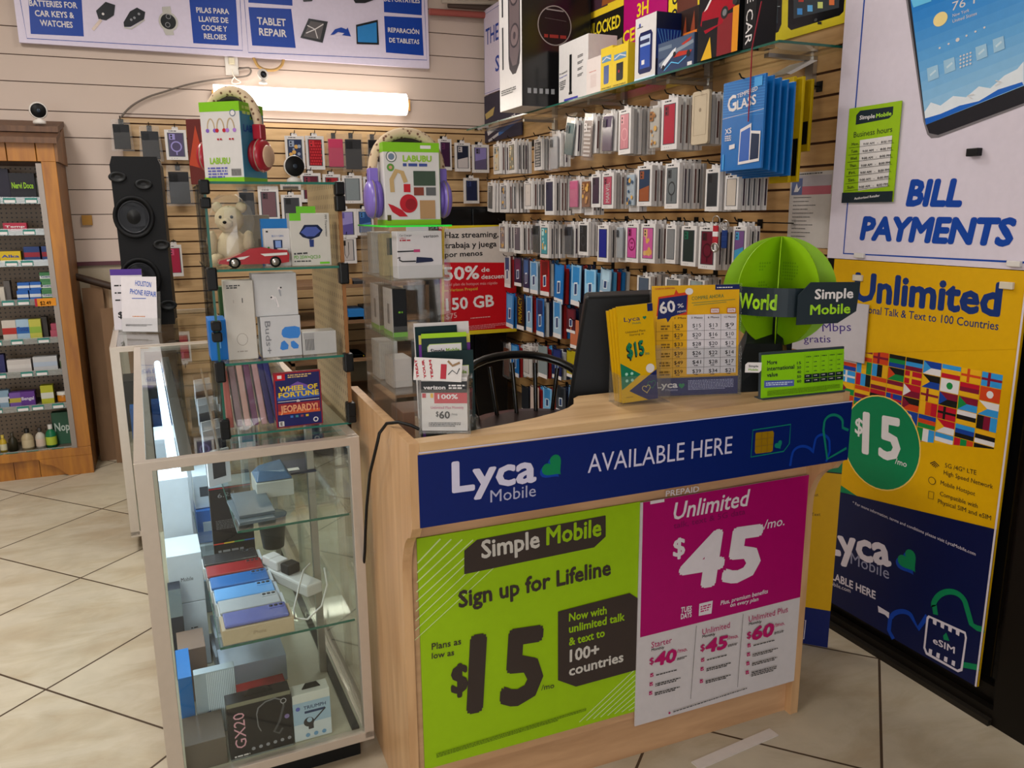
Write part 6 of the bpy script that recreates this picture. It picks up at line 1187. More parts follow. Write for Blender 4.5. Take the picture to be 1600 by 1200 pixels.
MB().poly([(.02, -.0008, .018), (.06, -.0008, .022), (.075, -.0008, .03), (.05, -.0008, .027), (.02, -.0008, .022)], mt('#d0ccc8', .3)).poly([(.1, -.0008, .034), (.165, -.0008, .036), (.165, -.0008, .030), (.11, -.0008, .028)], mt('#d0ccc8', .3)).build('side_decal', car)
for x in (.038, .135):
    for y in (-.003, .046):
        Mx = Matrix.Translation((x, y, .0135)) @ Matrix.Rotation(-math.pi / 2, 4, 'X')
        w_ = MB().lathe([(.0, 0), (.0135, 0), (.0135, .012), (0, .012)], mt('#0c0c0c', .7), Mx, 20).build('wheel', car)
        if y < 0: MB().lathe([(.0, -.001), (.009, -.001), (.0095, .001)], STEEL, Mx, 10).build('hub_cap', w_)
MB().box((.145, .004, .042), (.168, .051, .046), mt('#c8c4c0', .3)).build('spoiler', car)
def tbox(px, Yl, z, d, c, name, lb, rough=.4, rz=0):
    """carton in the tower: pixel rectangle on the plane local y = Yl"""
    Y = TY0 + Yl; a, b = onY(px[0], px[3], Y), onY(px[1], px[3], Y); h = onY((px[0] + px[1]) / 2, px[2], Y).z - z
    return carton(name, lb, 'box', at((a.x, Y + (a.x - TX0) * .012, z), .012 + rz), b.x - a.x, d, max(h, .01), mt(c, rough) if isinstance(c, str) else c)
o, F = tbox((374, 424, 336, 384), .24, TZ, .06, '#8f8478', 'grey_box', 'grey white device box behind the bear and car in the top tier'); F.rect((.6, .1), (1, .5), mt('#6a6058')); F.done()
o, F = tbox((416, 456, 357, 419), .04, TZ, .05, '#c4c0bf', 'car_charger_box', 'white car charger box with a blue back in the top tier'); F.poly([(.35, .25), (.4, .12), (.6, .12), (.68, .25), (.7, .7), (.34, .7)], mt('#182848', .3)).rect((.42, .5), (.64, .68), mt('#7a94c8')); F.text('BLU + GRN', (.3, .78), (.75, .78), .05, mt('#2a60a8'), 0); F.scribble((.08, .9), (.2, .9), .004, INK); F.disc((.15, .5), .04, mt('#2a8a3a')).disc((.15, .42), .04, RED).disc((.15, .34), .04, GREYD); F.scribble((.1, .06), (.5, .06), .003, INK); F.done()
h_ = F.b[3]; MB().box((-.002, .03, 0), (F.b[2] + .001, .052, h_ + .024), mt('#1a6cb0', .4)).build('blue_backer', o)
o, F = tbox((457, 519, 333, 418), .025, TZ, .055, '#c0bcb4', 'transmitter_box', 'white and green car transmitter box at the right of the top tier')
GRB = mt('#6ab82a', .4); F.rect((.0, .86), (.28, 1), GRB); F.poly([(.22, .62), (.3, .55), (.5, .50), (.72, .56), (.82, .68), (.7, .78), (.36, .78)], mt('#1a2440', .25)).poly([(.26, .64), (.4, .56), (.6, .56), (.76, .66), (.66, .74), (.4, .74)], mt('#48589c', .25)); F.poly([(.46, .5), (.58, .5), (.57, .36), (.47, .36)], mt('#2a3a70', .25)); F.text('PD 25W+QC3.0', (.06, .14), (.72, .14), .06, mt('#5a9a28'), .02); F.scribble((.06, .08), (.6, .08), .003, GREYD); F.rect((.7, .03), (.95, .07), GRB); F.scribble((.06, .22), (.4, .23), .004, GREYD)
tv, tf = textmesh('FM Transmitter', .0, 0, 1.0); xm = max(v.x for v in tv); w_, h_ = F.b[2:]; MB().add([(w_ * (.88 + .08 * v.y), -.001, h_ * (.97 - .42 * v.x / xm)) for v in tv], tf, INK).build('lettering', o); F.done()
MB().prism([(.2 * w_, h_), (.68 * w_, h_), (.68 * w_, h_ + .017), (.2 * w_, h_ + .017)], .01, .013, GRB).build('hang_flap', o)
# tier two
TZ = LV[1] + .0005
o, F = tbox((330, 358, 500, 560), .05, TZ, .10, '#0f66b4', 'blue_box', 'bright blue box at the left of the middle tier'); F.rect((.55, .3), (.6, .7), mt('#7ab0e0')); F.done()
o, F = tbox((345, 358, 448, 498), .26, TZ, .05, '#2c4a24', 'green_box', 'dark green box far back at the left of the middle tier'); F.done()
o, F = tbox((358, 404, 438, 560), .035, TZ, .05, '#c2bcb4', 'cable_box', 'tall narrow white box with a faint coil drawing in the middle tier'); F.line([(.5 + .18 * math.cos(q), .26 + .075 * math.sin(q)) for q in (2 * math.pi * k / 20 for k in range(20))], .0012, mt('#8f8880'), True); F.line([(.6, .72), (.6, .78)], .002, GREYD).line([(.3, .72), (.3, .76)], .002, mt('#a8a098')); F.scribble((.1, .93), (.55, .93), .003, GREYD, 2); F.scribble((.3, .1), (.65, .1), .003, mt('#a09890')); F.done()
o, F = tbox((411, 473, 494, 556), .035, TZ, .075, '#bdbcbe', 'earbuds_box', 'white earbuds box with blue earbuds under the plain earphone box')
tv, tf = textmesh('Buds+', .0, 0, 1.0); xm = max(v.x for v in tv); w_, h_ = F.b[2:]; MB().add([(w_ * (.1 + .2 * v.y), -.001, h_ * (.92 - .82 * v.x / xm)) for v in tv], tf, mt('#77777c', .4)).build('lettering', o)
BB = mt('#3a7cc8', .3); F.poly([(.5, .56), (.54, .48), (.7, .44), (.92, .44), (.98, .54), (.97, .7), (.85, .74), (.6, .73), (.52, .66)], BB); F.poly([(.44, .2), (.5, .16), (.64, .18), (.66, .28), (.56, .4), (.48, .36)], BB).poly([(.72, .36), (.8, .38), (.92, .26), (.9, .18), (.78, .18), (.72, .24)], BB); F.done(); zb = TZ + F.b[3] + .0005
o, F = tbox((398, 467, 427, 494), .045, zb, .06, '#c2c0c0', 'earphone_box', 'white earphone box with a pair of earphones, stacked on the earbuds box'); F.disc((.42, .44), .045, WHITE, ry=.05).disc((.40, .44), .02, INK); F.poly([(.44, .44), (.5, .3), (.53, .2), (.57, .21), (.54, .34), (.5, .46)], WHITE); F.disc((.60, .63), .045, WHITE, ry=.05).disc((.63, .66), .02, INK); F.poly([(.57, .62), (.60, .46), (.63, .46), (.62, .62)], mt('#9a9aa0')); F.line([(.48, .42), (.52, .24)], .001, mt('#9a9aa0')); F.done()
o, F = tbox((474, 527, 518, 550), .03, TZ, .06, '#b0aeac', 'silver_box', 'small low silver grey box at the right of the middle tier', .25); 
for i in range(6): F.rect((.08 + .045 * i, .2), (.1 + .045 * i, .7), GREYD)
F.rect((.04, .72), (.34, .95), mt('#9a9898')); F.done()
# tier one
TZ = TZ0 + .0055
wb = thing('wristband_bag', 'clear bag of pink violet and navy phone cases in the bottom tier', 'bag', MT @ at((.012, .03, TZ)))
for k, (x, c, a, h) in enumerate(((.0, '#b06a64', .10, .15), (.022, '#8a7478', .16, .16), (.042, '#c09a90', .18, .17), (.062, '#6a3a5c', .22, .165), (.084, '#b08a8c', .24, .17), (.102, '#26265c', .30, .18), (.12, '#30306a', .36, .17))):
    MB().box((0, 0, 0), (.015, .075, h), mt(c, .35)).xf(Matrix.Translation((x, .01, .004)) @ Matrix.Rotation(-a * .55, 4, 'Y') if 0 else Matrix.Translation((x, .012, .006)) @ Matrix.Rotation(-a * .4, 4, 'Y')).build('bagged_strap', wb, .003)
rb = random.Random(9); mb = MB(); vs = []
for j in range(7):
    for i in range(14): q = 2 * math.pi * i / 14; k = (1, 1.04, 1.02, 1.0, .92, .82, .7)[j]; vs.append((.068 + .088 * k * max(-.78, min(1, math.cos(q) * 1.1)) + rb.uniform(-.004, .004), .048 + .045 * k * math.sin(q) + rb.uniform(-.004, .004), (.0, .03, .065, .10, .135, .16, .178)[j] + rb.uniform(-.004, .004) * (j > 0)))
mb.add(vs, [(j * 14 + i, j * 14 + (i + 1) % 14, (j + 1) * 14 + (i + 1) % 14, (j + 1) * 14 + i) for j in range(6) for i in range(14)], BAG); mb.build('plastic_bag', wb)
gm = tbox((434, 507, 580, 686), .012, TZ, .012, mt('#8a2430', .3), 'game_case', 'red edged video game case with yellow block lettering in the bottom tier'); o, F = gm; o['category'] = 'game case'
F.rect((.03, .02), (.97, .97), mt('#22245a', .3)); F.rect((.03, .86), (.24, .97), mt('#b81420', .3)); F.rect((.08, .89), (.17, .95), WHITE); F.scribble((.3, .93), (.8, .93), .003, mt('#c8a86a'), 2); F.poly([(.05, .56), (.5, .80), (.95, .58), (.95, .52), (.05, .5)], mt('#3a5aa8', .3)); F.poly([(.08, .66), (.5, .82), (.92, .66), (.5, .74)], mt('#6a4a9a'))
F.text('WHEEL OF', (.1, .66), (.92, .665), .085, mt('#d8b82a', .35), .04); F.text('FORTUNE', (.08, .55), (.94, .555), .085, mt('#d8b82a', .35), .04); F.line([(.06, .475), (.94, .475)], .0015, PAPER); F.text('&', (.45, .45), (.53, .45), .045, PAPER, .02); F.rect((.05, .24), (.95, .44), mt('#8a2430', .3)); F.poly([(.05, .24), (.95, .24), (.95, .30), (.05, .30)], mt('#c0502a')); F.text('JEOPARDY!', (.1, .28), (.9, .28), .12, mt('#d89a70', .35), .04)
for i, c in enumerate(('#3a6ab0', '#3a7a8a', '#8a3a4a', '#c8a020')): F.rect((.3 + .11 * i, .17), (.36 + .11 * i, .21), mt(c))
F.rect((.05, .03), (.16, .12), PAPER).text('E', (.08, .045), (.13, .045), .06, INK, .03); F.disc((.84, .1), .055, WHITE).disc((.84, .1), .035, mt('#22245a')); F.done()
# ================================================================ headphone boxes
BANDM = None
def patterned():
    m, nt, b = nodes('cream_patterned_fabric'); L = nt.links.new; tc = nt.nodes.new('ShaderNodeTexCoord'); vo = nt.nodes.new('ShaderNodeTexVoronoi'); vo.inputs['Scale'].default_value = 90; L(tc.outputs['Object'], vo.inputs['Vector'])
    cr = nt.nodes.new('ShaderNodeValToRGB'); e = cr.color_ramp.elements; e[0].position = .2; e[0].color = lin('#6a3f30'); e[1].position = .38; e[1].color = lin('#cdb596'); L(vo.outputs['Distance'], cr.inputs[0]); L(cr.outputs[0], b.inputs['Base Color']); b.inputs['Roughness'].default_value = .8; return m
BANDM = patterned()
def headset(M, W_, zc, ztop, yc, cup, lb, slide, cs=1.):
    """headphones clamped over a box: cups left and right along local x"""
    t = thing('headphones', lb, 'headphones', M); C1 = mt(cup, .3, 0, .5); C2 = mt(slide, .4)
    xs = W_ / 2 + .014; pts = []
    for i in range(21):
        q = math.pi * i / 20; pts.append((W_ / 2 - xs * 1.06 * math.cos(q), yc, zc + .045 + (ztop - zc - .045) * math.sin(q) ** .75))
    MB().tube(pts, [.0105 + .003 * math.sin(math.pi * i / 20) for i in range(21)], BANDM, 10).build('headband', t)
    MB().tube([(W_ / 2 - (xs * .93) * math.cos(q), yc, zc + .045 + (ztop - zc - .062) * math.sin(q) ** .75) for q in (math.pi * (.12 + .76 * i / 14) for i in range(15))], .007, mt('#2a2420', .7), 8).build('band_pad', t)
    for s in (0, 1):
        x = -.014 if s == 0 else W_ + .014; d = -1 if s == 0 else 1
        MB().box((x - .012 + d * .004, yc - .013, zc + .038), (x + .012 + d * .004, yc + .013, zc + .075), C1).build('slider', t, .003)
        R1 = Matrix.Translation((x - d * .013, yc, zc)) @ Matrix.Rotation(d * math.pi / 2, 4, 'Y') @ Matrix.Diagonal((cs, cs, 1, 1))
        MB().lathe([(.0, .0), (.033, .0), (.037, .005), (.037, .011), (.033, .015)], C2, R1, 26).build('ear_pad', t)
        MB().lathe([(.034, .013), (.0385, .017), (.0385, .024), (.035, .031), (.026, .036), (0, .038)], C1, R1, 26).lathe([(.0385, .019), (.0398, .0205), (.0385, .022)], mt('#8a7a6a', .4), R1, 26).build('ear_cup', t)
def hbox(M, w, d, h, lb, side):
    o, F = carton('headphone_box', lb, 'box', M, w, d, h, mt('#ccc8c6', .35)); LM_ = mt('#7ab81e', .4)
    MB().box((-.0004, -.0004, h - .022), (w + .0004, d + .0004, h + .0006), LM_).build('lime_top_band', o); MB().box((-.0004, -.0004, -.0002), (w + .0004, d + .0004, .012), LM_).build('lime_foot_band', o)
    MB().box((w - .0002, .0006, .012), (w + .0006, d - .0006, h - .022), mt(side, .4)).build('side_print', o)
    return o, F
def mini(F, u, v, s, c, m2):
    """small printed headphone picture"""
    F.line([(u - s * math.cos(q), v + s * 1.5 * math.sin(q)) for q in (math.pi * i / 10 for i in range(11))], .003, mt('#b09a78')); F.disc((u - s, v - .01), s * .5, mt(c)).disc((u + s, v - .01), s * .5, mt(c))
MH = at((.098, 2.19, TZ1 + .001), -.62)
o, F = hbox(MH, .108, .112, .190, 'white lime and teal headphone box on top of the glass tower', '#3f86a8')
F.rect((.08, .90), (.3, .96), WHITE); F.disc((.83, .86), .075, mt('#5a6a80')).disc((.83, .86), .055, WHITE)
for u, c in ((.26, '#7a5ab0'), (.5, '#b02030'), (.76, '#a070c0')): mini(F, u, .66, .09, c, 0)
F.text('LABUBU', (.17, .235), (.68, .235), .075, mt('#8ab82a'), .04); F.scribble((.1, .17), (.6, .17), .004, mt('#5a5aa8'), 4); 
for i in range(9): F.rect((.70 + .028 * i, .08), (.713 + .028 * i, .17), INK)
F.scribble((.4, .53), (.52, .53), .004, RED).scribble((.7, .53), (.82, .53), .004, RED); F.done()
def tealside(F): F.text('LABUBU', (.1, .64), (.9, .64), .085, mt('#1f4f9c'), .03); F.scribble((.1, .92), (.8, .92), .007, mt('#c0d870'), 2); F.rect((.4, .80), (.75, .84), mt('#8ab82a'))
endart(o, .108 + .0008, .112, .19, tealside)
headset(MH, .108, .066, .222, .056, '#9c1428', 'red headphones with a cream patterned band clamped over the teal sided box', '#7a0f1e', 1.05)
hp = [q for q in bpy.data.objects if q.name == 'headphones'][0]
MB().lathe([(.027, 0), (.025, .004), (0, .0055)], mt('#c9a58a', .4), Matrix.Translation((.108 + .014 + .024, .056, .064)) @ Matrix.Rotation(math.pi / 2, 4, 'Y'), 24).build('cap_disc', hp)
minicam(V((.312, 2.17, TZ1 + .001)), .2, .05, 'white camera with black disc face on top of the glass tower', .72, .0355)
o, F = carton('flame_box', 'narrow red and orange box left of the teal sided headphone box', 'box', at((.068, 2.32, TZ1 + .001), -.4), .06, .05, .165, mt('#5a1a14', .4)); F.poly([(0, .3), (.4, .9), (.6, .5), (1, 1), (1, .2)], mt('#a83a1c')); F.done()
# ================================================================ acrylic box tower behind the counter side
AX0, AX1, AY0, AY1, AZ0, AZ1 = .477, .627, 1.865, 2.17, .926, 1.470
at_ = thing('acrylic_tower', 'clear acrylic box tower of four tiers with a bright green top edge', 'display tower')
GE = mt('#2cf54a', .3, 0, .4)  # edge glow put into the colour as a brighter green, no emission
AZ = (AZ0, 1.066, 1.200, 1.344)
MB().box((AX0, AY0, AZ0), (AX0 + .003, AY1, AZ1), ACRYL).build('side_sheet', at_); MB().box((AX1 - .003, AY0, AZ0), (AX1, AY1, AZ1), ACRYL).build('side_sheet', at_); MB().box((AX0, AY1 - .003, AZ0), (AX1, AY1, AZ1), ACRYL).build('back_sheet', at_)
for z in AZ: MB().box((AX0, AY0, z), (AX1, AY1, z + .003), ACRYL).box((AX0, AY0 - .003, z), (AX1, AY0, z + .035), ACRYL).build('tier_sheet', at_)
MB().box((AX0 - .003, AY0 - .003, AZ1), (AX1 + .004, AY1 + .003, AZ1 + .004), ACRYL).build('top_sheet', at_); MB().box((AX0 - .004, AY0 - .005, AZ1), (AX1 + .005, AY0 - .003, AZ1 + .004), GE).box((AX0 - .005, AY0 - .004, AZ1), (AX0 - .003, AY1 + .003, AZ1 + .004), GE).build('green_edge', at_)
def abox(z, x, y, w, d, h, c, name, lb, rz=0): return carton(name, lb, 'box', at((x, y, z + .0035), rz), w, d, h, mt(c, .4))
o, F = abox(AZ[3], .499, 1.876, .112, .05, .112, '#c9c4c6', 'car_charger_box', 'white car charger box with red cable picture in the top acrylic tier')
F.text('verizon', (.58, .86), (.92, .87), .06, INK, .02); F.text('Car Charger', (.06, .90), (.33, .90), .04, INK, 0); F.text('USB-C', (.06, .84), (.2, .84), .035, RED, 0); F.scribble((.06, .8), (.3, .8), .003, RED); F.line([(0, .58), (.36, .585)], .003, INK); F.rect((.36, .56), (.5, .62), mt('#b03a6a')); F.line([(0, .44), (.05, .46), (.04, .40), (.1, .37), (.4, .37)], .003, INK); F.poly([(.4, .33), (.42, .46), (.76, .43), (.8, .37), (.76, .35)], mt('#1c2240')); F.done()
MB().box((.03, .02, .112), (.085, .024, .124), mt('#c4bfc2', .4)).build('hang_flap', o)
o, F = abox(AZ[3], .490, 1.98, .05, .05, .105, '#b8aa7c', 'adapter_box', 'straw coloured box with a dark picture in the top acrylic tier'); F.rect((.2, .5), (.8, .9), mt('#3a4a48')); F.done()
o, F = abox(AZ[3], .488, 2.09, .05, .05, .108, '#bdbcba', 'adapter_box', 'pale box at the back of the top acrylic tier'); F.rect((.3, .3), (.7, .8), mt('#8a8f96')); F.done()
for k, (y, lb) in enumerate(((1.90, 'front white box with a black end and lime foot in the second acrylic tier'), (2.04, 'rear white box with a lime foot in the second acrylic tier'))):
    o, F = abox(AZ[2], .488, y, .036, .09, .118, '#17191c', 'device_box', lb); F.rect((0, 0), (1, .1), mt('#6aa82a')); F.scribble((.4, .5), (.7, .5), .004, mt('#6aa82a')); F.done(); MB().box((-.0006, .0006, .0), (.0004, .0894, .118), mt('#c8c2c0', .35)).build('white_side', o); MB().box((-.0009, .03, .03), (-.0005, .05, .08), mt('#5a5a60')).build('side_picture', o); MB().box((-.001, .001, 0), (-.0004, .089, .012), mt('#6aa82a')).build('lime_strip', o)
o, F = abox(AZ[1], .486, 2.05, .05, .09, .10, '#c4c2bc', 'device_box', 'white box at the back of the third acrylic tier'); F.done()
o, F = abox(AZ[1], .490, 1.93, .05, .08, .075, '#bcb4ae', 'device_box', 'beige white box in the middle of the third acrylic tier'); F.done()
o, F = abox(AZ[1], .555, 1.885, .05, .1, .11, '#5a5c60', 'gadget_pack', 'grey gadget in crumpled clear wrap in the third acrylic tier'); F.poly([(0, 0), (1, .1), (.7, 1), (.2, .9)], mt('#8f9296', .2)); F.done()
o, F = abox(AZ[0], .50, 1.885, .07, .12, .085, '#8a6a58', 'device_box', 'brown box in the lowest acrylic tier behind the leaflets'); F.done()
MH2 = at((.494, 1.955, AZ1 + .0045), -.03)
o, F = hbox(MH2, .140, .095, .195, 'white and lime headphone box facing front on the acrylic tower', '#6a9a1c')
F.disc((.14, .83), .095, mt('#4a5a50')).disc((.14, .83), .08, WHITE).disc((.14, .83), .055, mt('#6a7a90')); F.rect((.66, .93), (.85, .97), WHITE); F.text('LABUBU', (.34, .775), (.86, .775), .07, mt('#8ab82a'), .05); F.scribble((.34, .715), (.88, .715), .007, mt('#3a4a8a')); F.disc((.12, .70), .065, mt('#5a8a3a')).disc((.12, .70), .03, mt('#c09070'))
F.line([(.14, .40), (.13, .55), (.22, .66), (.32, .64), (.38, .52)], .011, mt('#b89a6a')); F.rect((.34, .40), (.46, .5), mt('#b81c28')); F.disc((.42, .26), .16, mt('#b01a28')).disc((.46, .25), .1, mt('#8a1420')); F.poly([(.05, .26), (.14, .24), (.3, .18), (.4, .10), (.25, .1), (.12, .16)], mt('#b01a28'))
F.rect((.52, .48), (.92, .66), mt('#3a4a3c')).rect((.52, .36), (.70, .46), mt('#7a3a2c')).rect((.74, .36), (.92, .46), mt('#5a5a5c')); F.rect((.03, .05), (.1, .12), mt('#4a4418')); F.rect((.62, .07), (.9, .30), mt('#a8845c')); F.done()
headset(MH2, .140, .062, .222, .048, '#7a66b8', 'violet headphones with a cream patterned band clamped over the front facing box', '#6854a4', 1.22)
# ================================================================ pine medicine cabinet at the left
PINE = wood('orange_pine', '#8a5214', '#b2741f', (6, 6, .8), .45, 4, 3); PINED = wood('pine_side', '#6a4420', '#8a5c2c', (3, 3, .7), .5, 4, 2); SHN = wood('brown_shingle', '#4f3524', '#6e4c34', (9, 9, 1.2), .6, 5, 2)
CX0, CX1, CY0, CY1 = -1.75, -.535, 5.19, 5.655
cb = thing('pine_cabinet', 'orange pine cabinet with open shelves full of medicine boxes at the left edge', 'cabinet', at((CX0, CY0, 0)))
W6, D6 = CX1 - CX0, CY1 - CY0
MB().box((W6 - .022, .02, .0), (W6, D6, 1.90), PINED).build('side_panel', cb, .001); MB().box((0, .02, 0), (.022, D6, 1.90), PINED).build('side_panel', cb, .001)
MB().box((0, D6 - .012, .0), (W6, D6, 1.9), PINED).build('back_panel', cb)
def pegback():
    m, nt, b = nodes('brown_pegboard'); L = nt.links.new; tc = nt.nodes.new('ShaderNodeTexCoord'); vo = nt.nodes.new('ShaderNodeTexVoronoi'); vo.feature = 'F1'; vo.inputs['Scale'].default_value = 40; vo.inputs['Randomness'].default_value = 0; L(tc.outputs['Object'], vo.inputs['Vector'])
    cr = nt.nodes.new('ShaderNodeValToRGB'); e = cr.color_ramp.elements; e[0].position = .15; e[0].color = lin('#1c140e'); e[1].position = .2; e[1].color = lin('#8a745c'); L(vo.outputs['Distance'], cr.inputs[0]); L(cr.outputs[0], b.inputs['Base Color']); return m
MB().box((.022, .30, .15), (W6 - .022, .31, 1.79), pegback()).build('pegboard_back', cb)
MB().box((W6 - .072, .0, .166), (W6, .022, 1.80), PINE).build('front_stile', cb, .002); MB().box((0, 0, .166), (.06, .022, 1.80), PINE).build('front_stile', cb, .002)
mb = MB(); 
for i in range(9): mb.box((W6 - .14 * (i + 1) + .002 + .05, -.002, 1.80), (min(W6, W6 - .14 * i - .002 + .05), .022, 1.905), PINE)
mb.build('frieze_boards', cb, .002)
MB().hexa([(-.03, -.035, 1.895), (W6 + .02, -.035, 1.895), (W6 + .02, .2, 1.955), (-.03, .2, 1.955)], [(-.03, -.035, 1.925), (W6 + .02, -.035, 1.925), (W6 + .02, .2, 1.985), (-.03, .2, 1.985)], SHN).build('shingle_board', cb)
MB().hexa([(-.03, .10, 1.965), (W6 + .02, .10, 1.965), (W6 + .02, D6 , 2.03), (-.03, D6, 2.03)], [(-.03, .10, 1.995), (W6 + .02, .10, 1.995), (W6 + .02, D6, 2.06), (-.03, D6, 2.06)], SHN).build('shingle_board', cb)
MB().prism([(-.0, 1.80), (.30, 1.80), (D6, 1.80), (D6, 2.03), (.2, 1.96), (-.0, 1.90)], W6, W6 + .014, PINED, 'x').build('gable_board', cb)
MB().box((0, .0, .115), (W6, .024, .165), PINE).build('base_rail', cb, .002)
MB().prism([(W6, .0), (W6, .115), (W6 - .28, .115), (W6 - .26, .085), (W6 - .22, .075), (W6 - .18, .05), (W6 - .15, .012), (W6 - .13, 0)], .0, .022, PINE).build('base_foot', cb, .002)
mb = MB()
for i in range(8): mb.box((W6 - .15 - .13 * (i + 1), .03, .0), (W6 - .153 - .13 * i, .045, .115), PINE)
mb.build('base_boards', cb)
MB().box((W6 - .100, -.002, .165), (W6 - .072, .004, 1.79), mt('#8a8078', .4, .5)).build('perforated_strip', cb)
SHL = (1.592, 1.421, 1.25, 1.032, .811, .623, .423, .156); RAIL = mt('#6a675f', .3, .6); TEALT = mt('#2f7a70', .5)
for j, z in enumerate(SHL):
    MB().box((.024, .03, z - .004), (W6 - .024, .30, z + .006), mt('#5f574b', .5)).build('shelf', cb); 
    rl = MB().box((.06, .018, z - .018), (W6 - .10, .0205, z + .018), glassy('clear_rail', '#e8ece8', haze=.12) if j == 0 else bpy.data.materials['clear_rail']).build('price_rail', cb)
    x = W6 - .115 - .03 * (j % 3)
    while x > .5:
        w_ = .06; MB().box((x - w_, .0165, z - .015), (x, .0175, z + .013), TEALT).box((x - w_ + .004, .0160, z - .013), (x - .004, .0166, z + .002), WHITE).build('price_tag', rl); x -= .075 + .028 * ((int(x * 100) + j) % 3)
MB().box((W6 - .19, -.006, 1.008), (W6 - .085, -.003, 1.052), mt('#d88a18', .5)).build('price_card', cb)
cd = [c for c in cb.children if c.name.startswith('price_card')][0]; f6 = Face(cd, -.006, None, True, cb.matrix_world.copy())
tv, tf = textmesh('$2.49', .02, 0, 1.0); xm = max(v.x for v in tv); MB().add([(W6 - .165 + .055 * v.x / xm, -.0066, 1.015 + .03 * v.y) for v in tv], tf, INK).build('lettering', cd); MB().box((W6 - .19, -.0066, 1.008), (W6 - .178, -.006, 1.052), RED).build('red_edge', cd)
CYF = CY0 + .06
def med(x0, x1, y0, y1, c, lb, kind='box', band=None, txt=None, tc='#d8d2d2', dy=0, d=.06, shelf=None, name='medicine_box', cat='box'):
    Y = CYF + dy; a, b = onY(x0, y1, Y), onY(x1, y1, Y); z = min(((abs(a.z - s - .006), s) for s in SHL))[1] + .0065 if shelf is None else shelf
    h = (y1 - y0) * (b.x - a.x) / max(1, (x1 - x0)) * 1.0
    if kind == 'box':
        o, F = carton(name, lb, cat, at((a.x, Y, z)), b.x - a.x, d, h, mt(c, .45), None, .001)
        if band: F.rect((0, .3), (1, .62), mt(band))
        if txt: F.text(txt, (.08, .42), (.92, .42), .22 if len(txt) > 5 else .25, mt(tc), .03)
        F.done()
    else:
        t = thing(name, lb, cat, at(((a.x + b.x) / 2, Y + .03, z))); r = (b.x - a.x) / 2
        MB().lathe([(0, 0), (r, 0), (r, h * .55), (r * .8, h * .68), (r * .38, h * .78), (r * .38, h * .82), (0, h * .82)] if kind == 'bottle' else [(0, 0), (r, 0), (r, h * .72), (0, h * .72)], mt(c, .35), None, 18).build('bottle', t)
        MB().lathe([(r * .42 if kind == 'bottle' else r * 1.03, h * .80 if kind == 'bottle' else h * .72), (r * .42 if kind == 'bottle' else r * 1.03, h), (0, h)], mt(tc, .4), None, 18).build('cap', t)
        if band: MB().lathe([(r * 1.01, h * .12), (r * 1.01, h * .48)], mt(band, .5), None, 18).build('label_band', t)
    return z + h
ol = 'in the pine cabinet'
o = med(0, 18, 258, 312, '#1a1626', 'dark violet box on the top shelf ' + ol); med(18, 58, 266, 312, '#17141a', 'black and red box with lime lettering on the top shelf ' + ol, txt='Nervi Doce', tc='#8ab81e', band='#17141a'); med(57, 66, 272, 310, '#a8a49c', 'thin white box at the right end of the top shelf ' + ol, dy=.04)
med(5, 42, 343, 357, '#a82840', 'flat red and white box on the second shelf ' + ol, txt='Temp', tc='#d8d2d2')
med(0, 33, 385, 404, '#c8a818', 'lower yellow box on the third shelf ' + ol, txt='Alka', tc='#1f3a8a'); med(38, 63, 376, 402, '#1c3468', 'navy box with red band on the third shelf ' + ol, band='#8a2030'); med(66, 83, 376, 402, '#243a70', 'second navy box with red band, right end of the third shelf ' + ol, band='#8a2030'); 
for i, (x, lb) in enumerate(((27, 'left'), (47, 'right'))):
    z = med(x, x + 18, 448, 466, '#1f5aa8', f'lower {lb} blue and white balm box on the fourth shelf {ol}', band='#c8ccd2'); med(x, x + 19, 434, 448, '#1f5aa8', f'upper {lb} blue and white balm box on the fourth shelf {ol}', band='#c8ccd2', shelf=z + .0005)
z = None
for i, lb in enumerate(('lowest', 'middle', 'topmost')): z = med(66, 91, 448, 464, ('#3f7a4a', '#4a8454', '#3f7a4a')[i], f'{lb} of three green remedy boxes on the fourth shelf {ol}', band='#c8ccc8', txt='Genial', tc='#28407a', shelf=None if z is None else z + .0005)
med(0, 8, 440, 466, '#b8b0a4', 'cream box at the left edge of the fourth shelf ' + ol); med(8, 18, 430, 466, '#5a5450', 'grey box beside the cream box on the fourth shelf ' + ol, dy=.03)
med(5, 27, 490, 526, '#c0b6ac', 'white box with red tomatoes on the fifth shelf ' + ol, band='#a82a24'); med(27, 47, 488, 524, '#9ab4c8', 'blue and white box beside the tomato box on the fifth shelf ' + ol, band='#1f5aa0', txt='Tonica', tc='#1a3a80'); med(47, 66, 488, 523, '#b8b448', 'lime and white mint box on the fifth shelf ' + ol, band='#8aa83a'); med(66, 76, 485, 522, '#3a342e', 'dark narrow box on the fifth shelf ' + ol, dy=.03)
z = med(79, 100, 510, 523, '#a84a5c', 'lower pink box at the right of the fifth shelf ' + ol); med(79, 99, 497, 509, '#a04054', 'upper pink box at the right of the fifth shelf ' + ol, shelf=z + .0005)
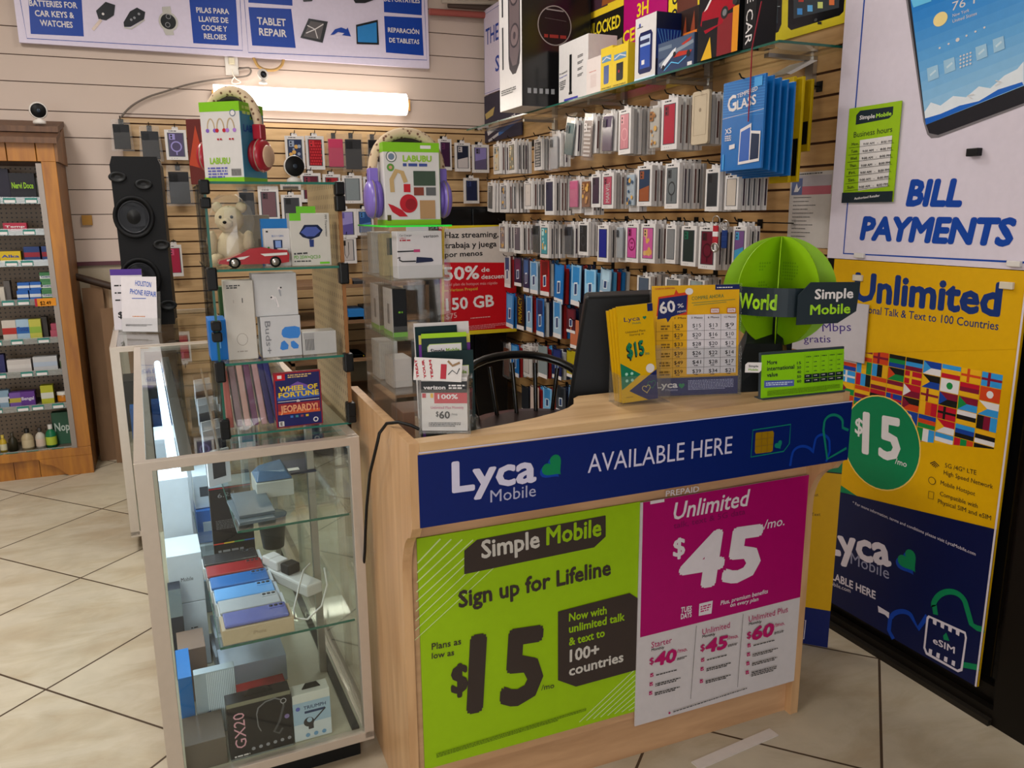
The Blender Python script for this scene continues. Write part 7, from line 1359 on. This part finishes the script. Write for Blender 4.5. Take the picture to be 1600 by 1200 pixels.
med(12, 50, 556, 579, '#bdb6b2', 'wide white box with a red dot on the sixth shelf ' + ol, txt=None, band='#c8c2be'); med(53, 91, 553, 578, '#b8b8ba', 'wide white box with a blue dot on the sixth shelf ' + ol, band='#a8b4c4'); med(93, 108, 545, 575, '#a8a49a', 'small white bottle with ribbed cap on the sixth shelf ' + ol, kind='bottle', tc='#8a8a84', band='#5a6a4a', name='medicine_bottle', cat='bottle'); med(0, 9, 545, 580, '#2a2a5a', 'navy and white box at the left edge of the sixth shelf ' + ol)
med(0, 16, 600, 632, '#7a94a8', 'pale blue stack box at the left edge of the seventh shelf ' + ol, band='#b8c0c8'); med(14, 34, 606, 632, '#6a4a94', 'violet box on the seventh shelf ' + ol, band='#a89a3a'); med(33, 56, 605, 631, '#5a2f80', 'deep purple box on the seventh shelf ' + ol, txt='Bengal', tc='#c8c0d0'); med(65, 85, 592, 626, '#a8a828', 'yellow and white box on the seventh shelf ' + ol, band='#c4c4b8')
med(89, 108, 606, 625, '#a86a1c', 'amber jar with white cap on the seventh shelf ' + ol, kind='jar', tc='#c8c2b8', name='medicine_jar', cat='jar', band='#c8781c'); med(106, 115, 600, 624, '#8a8a3a', 'olive bottle at the right end of the seventh shelf ' + ol, kind='bottle', tc='#c8c2b8', name='medicine_bottle', cat='bottle')
med(0, 12, 680, 712, '#b89a2c', 'yellow bottle at the left edge of the bottom shelf ' + ol, kind='bottle', tc='#b8a040', name='medicine_bottle', cat='bottle', band='#c8c0a0'); med(13, 28, 672, 706, '#2c281c', 'dark bottle on the bottom shelf ' + ol, kind='bottle', tc='#3a3428', name='medicine_bottle', cat='bottle'); med(34, 54, 665, 704, '#a89878', 'tan bottle with black cap on the bottom shelf ' + ol, kind='bottle', tc='#1a1814', name='medicine_bottle', cat='bottle', band='#b8a888')
med(56, 72, 664, 702, '#b8b0a4', 'white lotion bottle on the bottom shelf ' + ol, kind='bottle', tc='#3a3430', name='medicine_bottle', cat='bottle', band='#c4b0a0'); med(72, 90, 658, 700, '#1c6a44', 'green bottle with white cap on the bottom shelf ' + ol, kind='bottle', tc='#c8c4bc', name='medicine_bottle', cat='bottle', band='#a8b83a'); med(86, 124, 640, 698, '#2f5a42', 'big green nopal linseed pouch at the right of the bottom shelf ' + ol, txt='Nopal', tc='#c4d0c4', name='herb_pouch', cat='pouch', dy=.07)
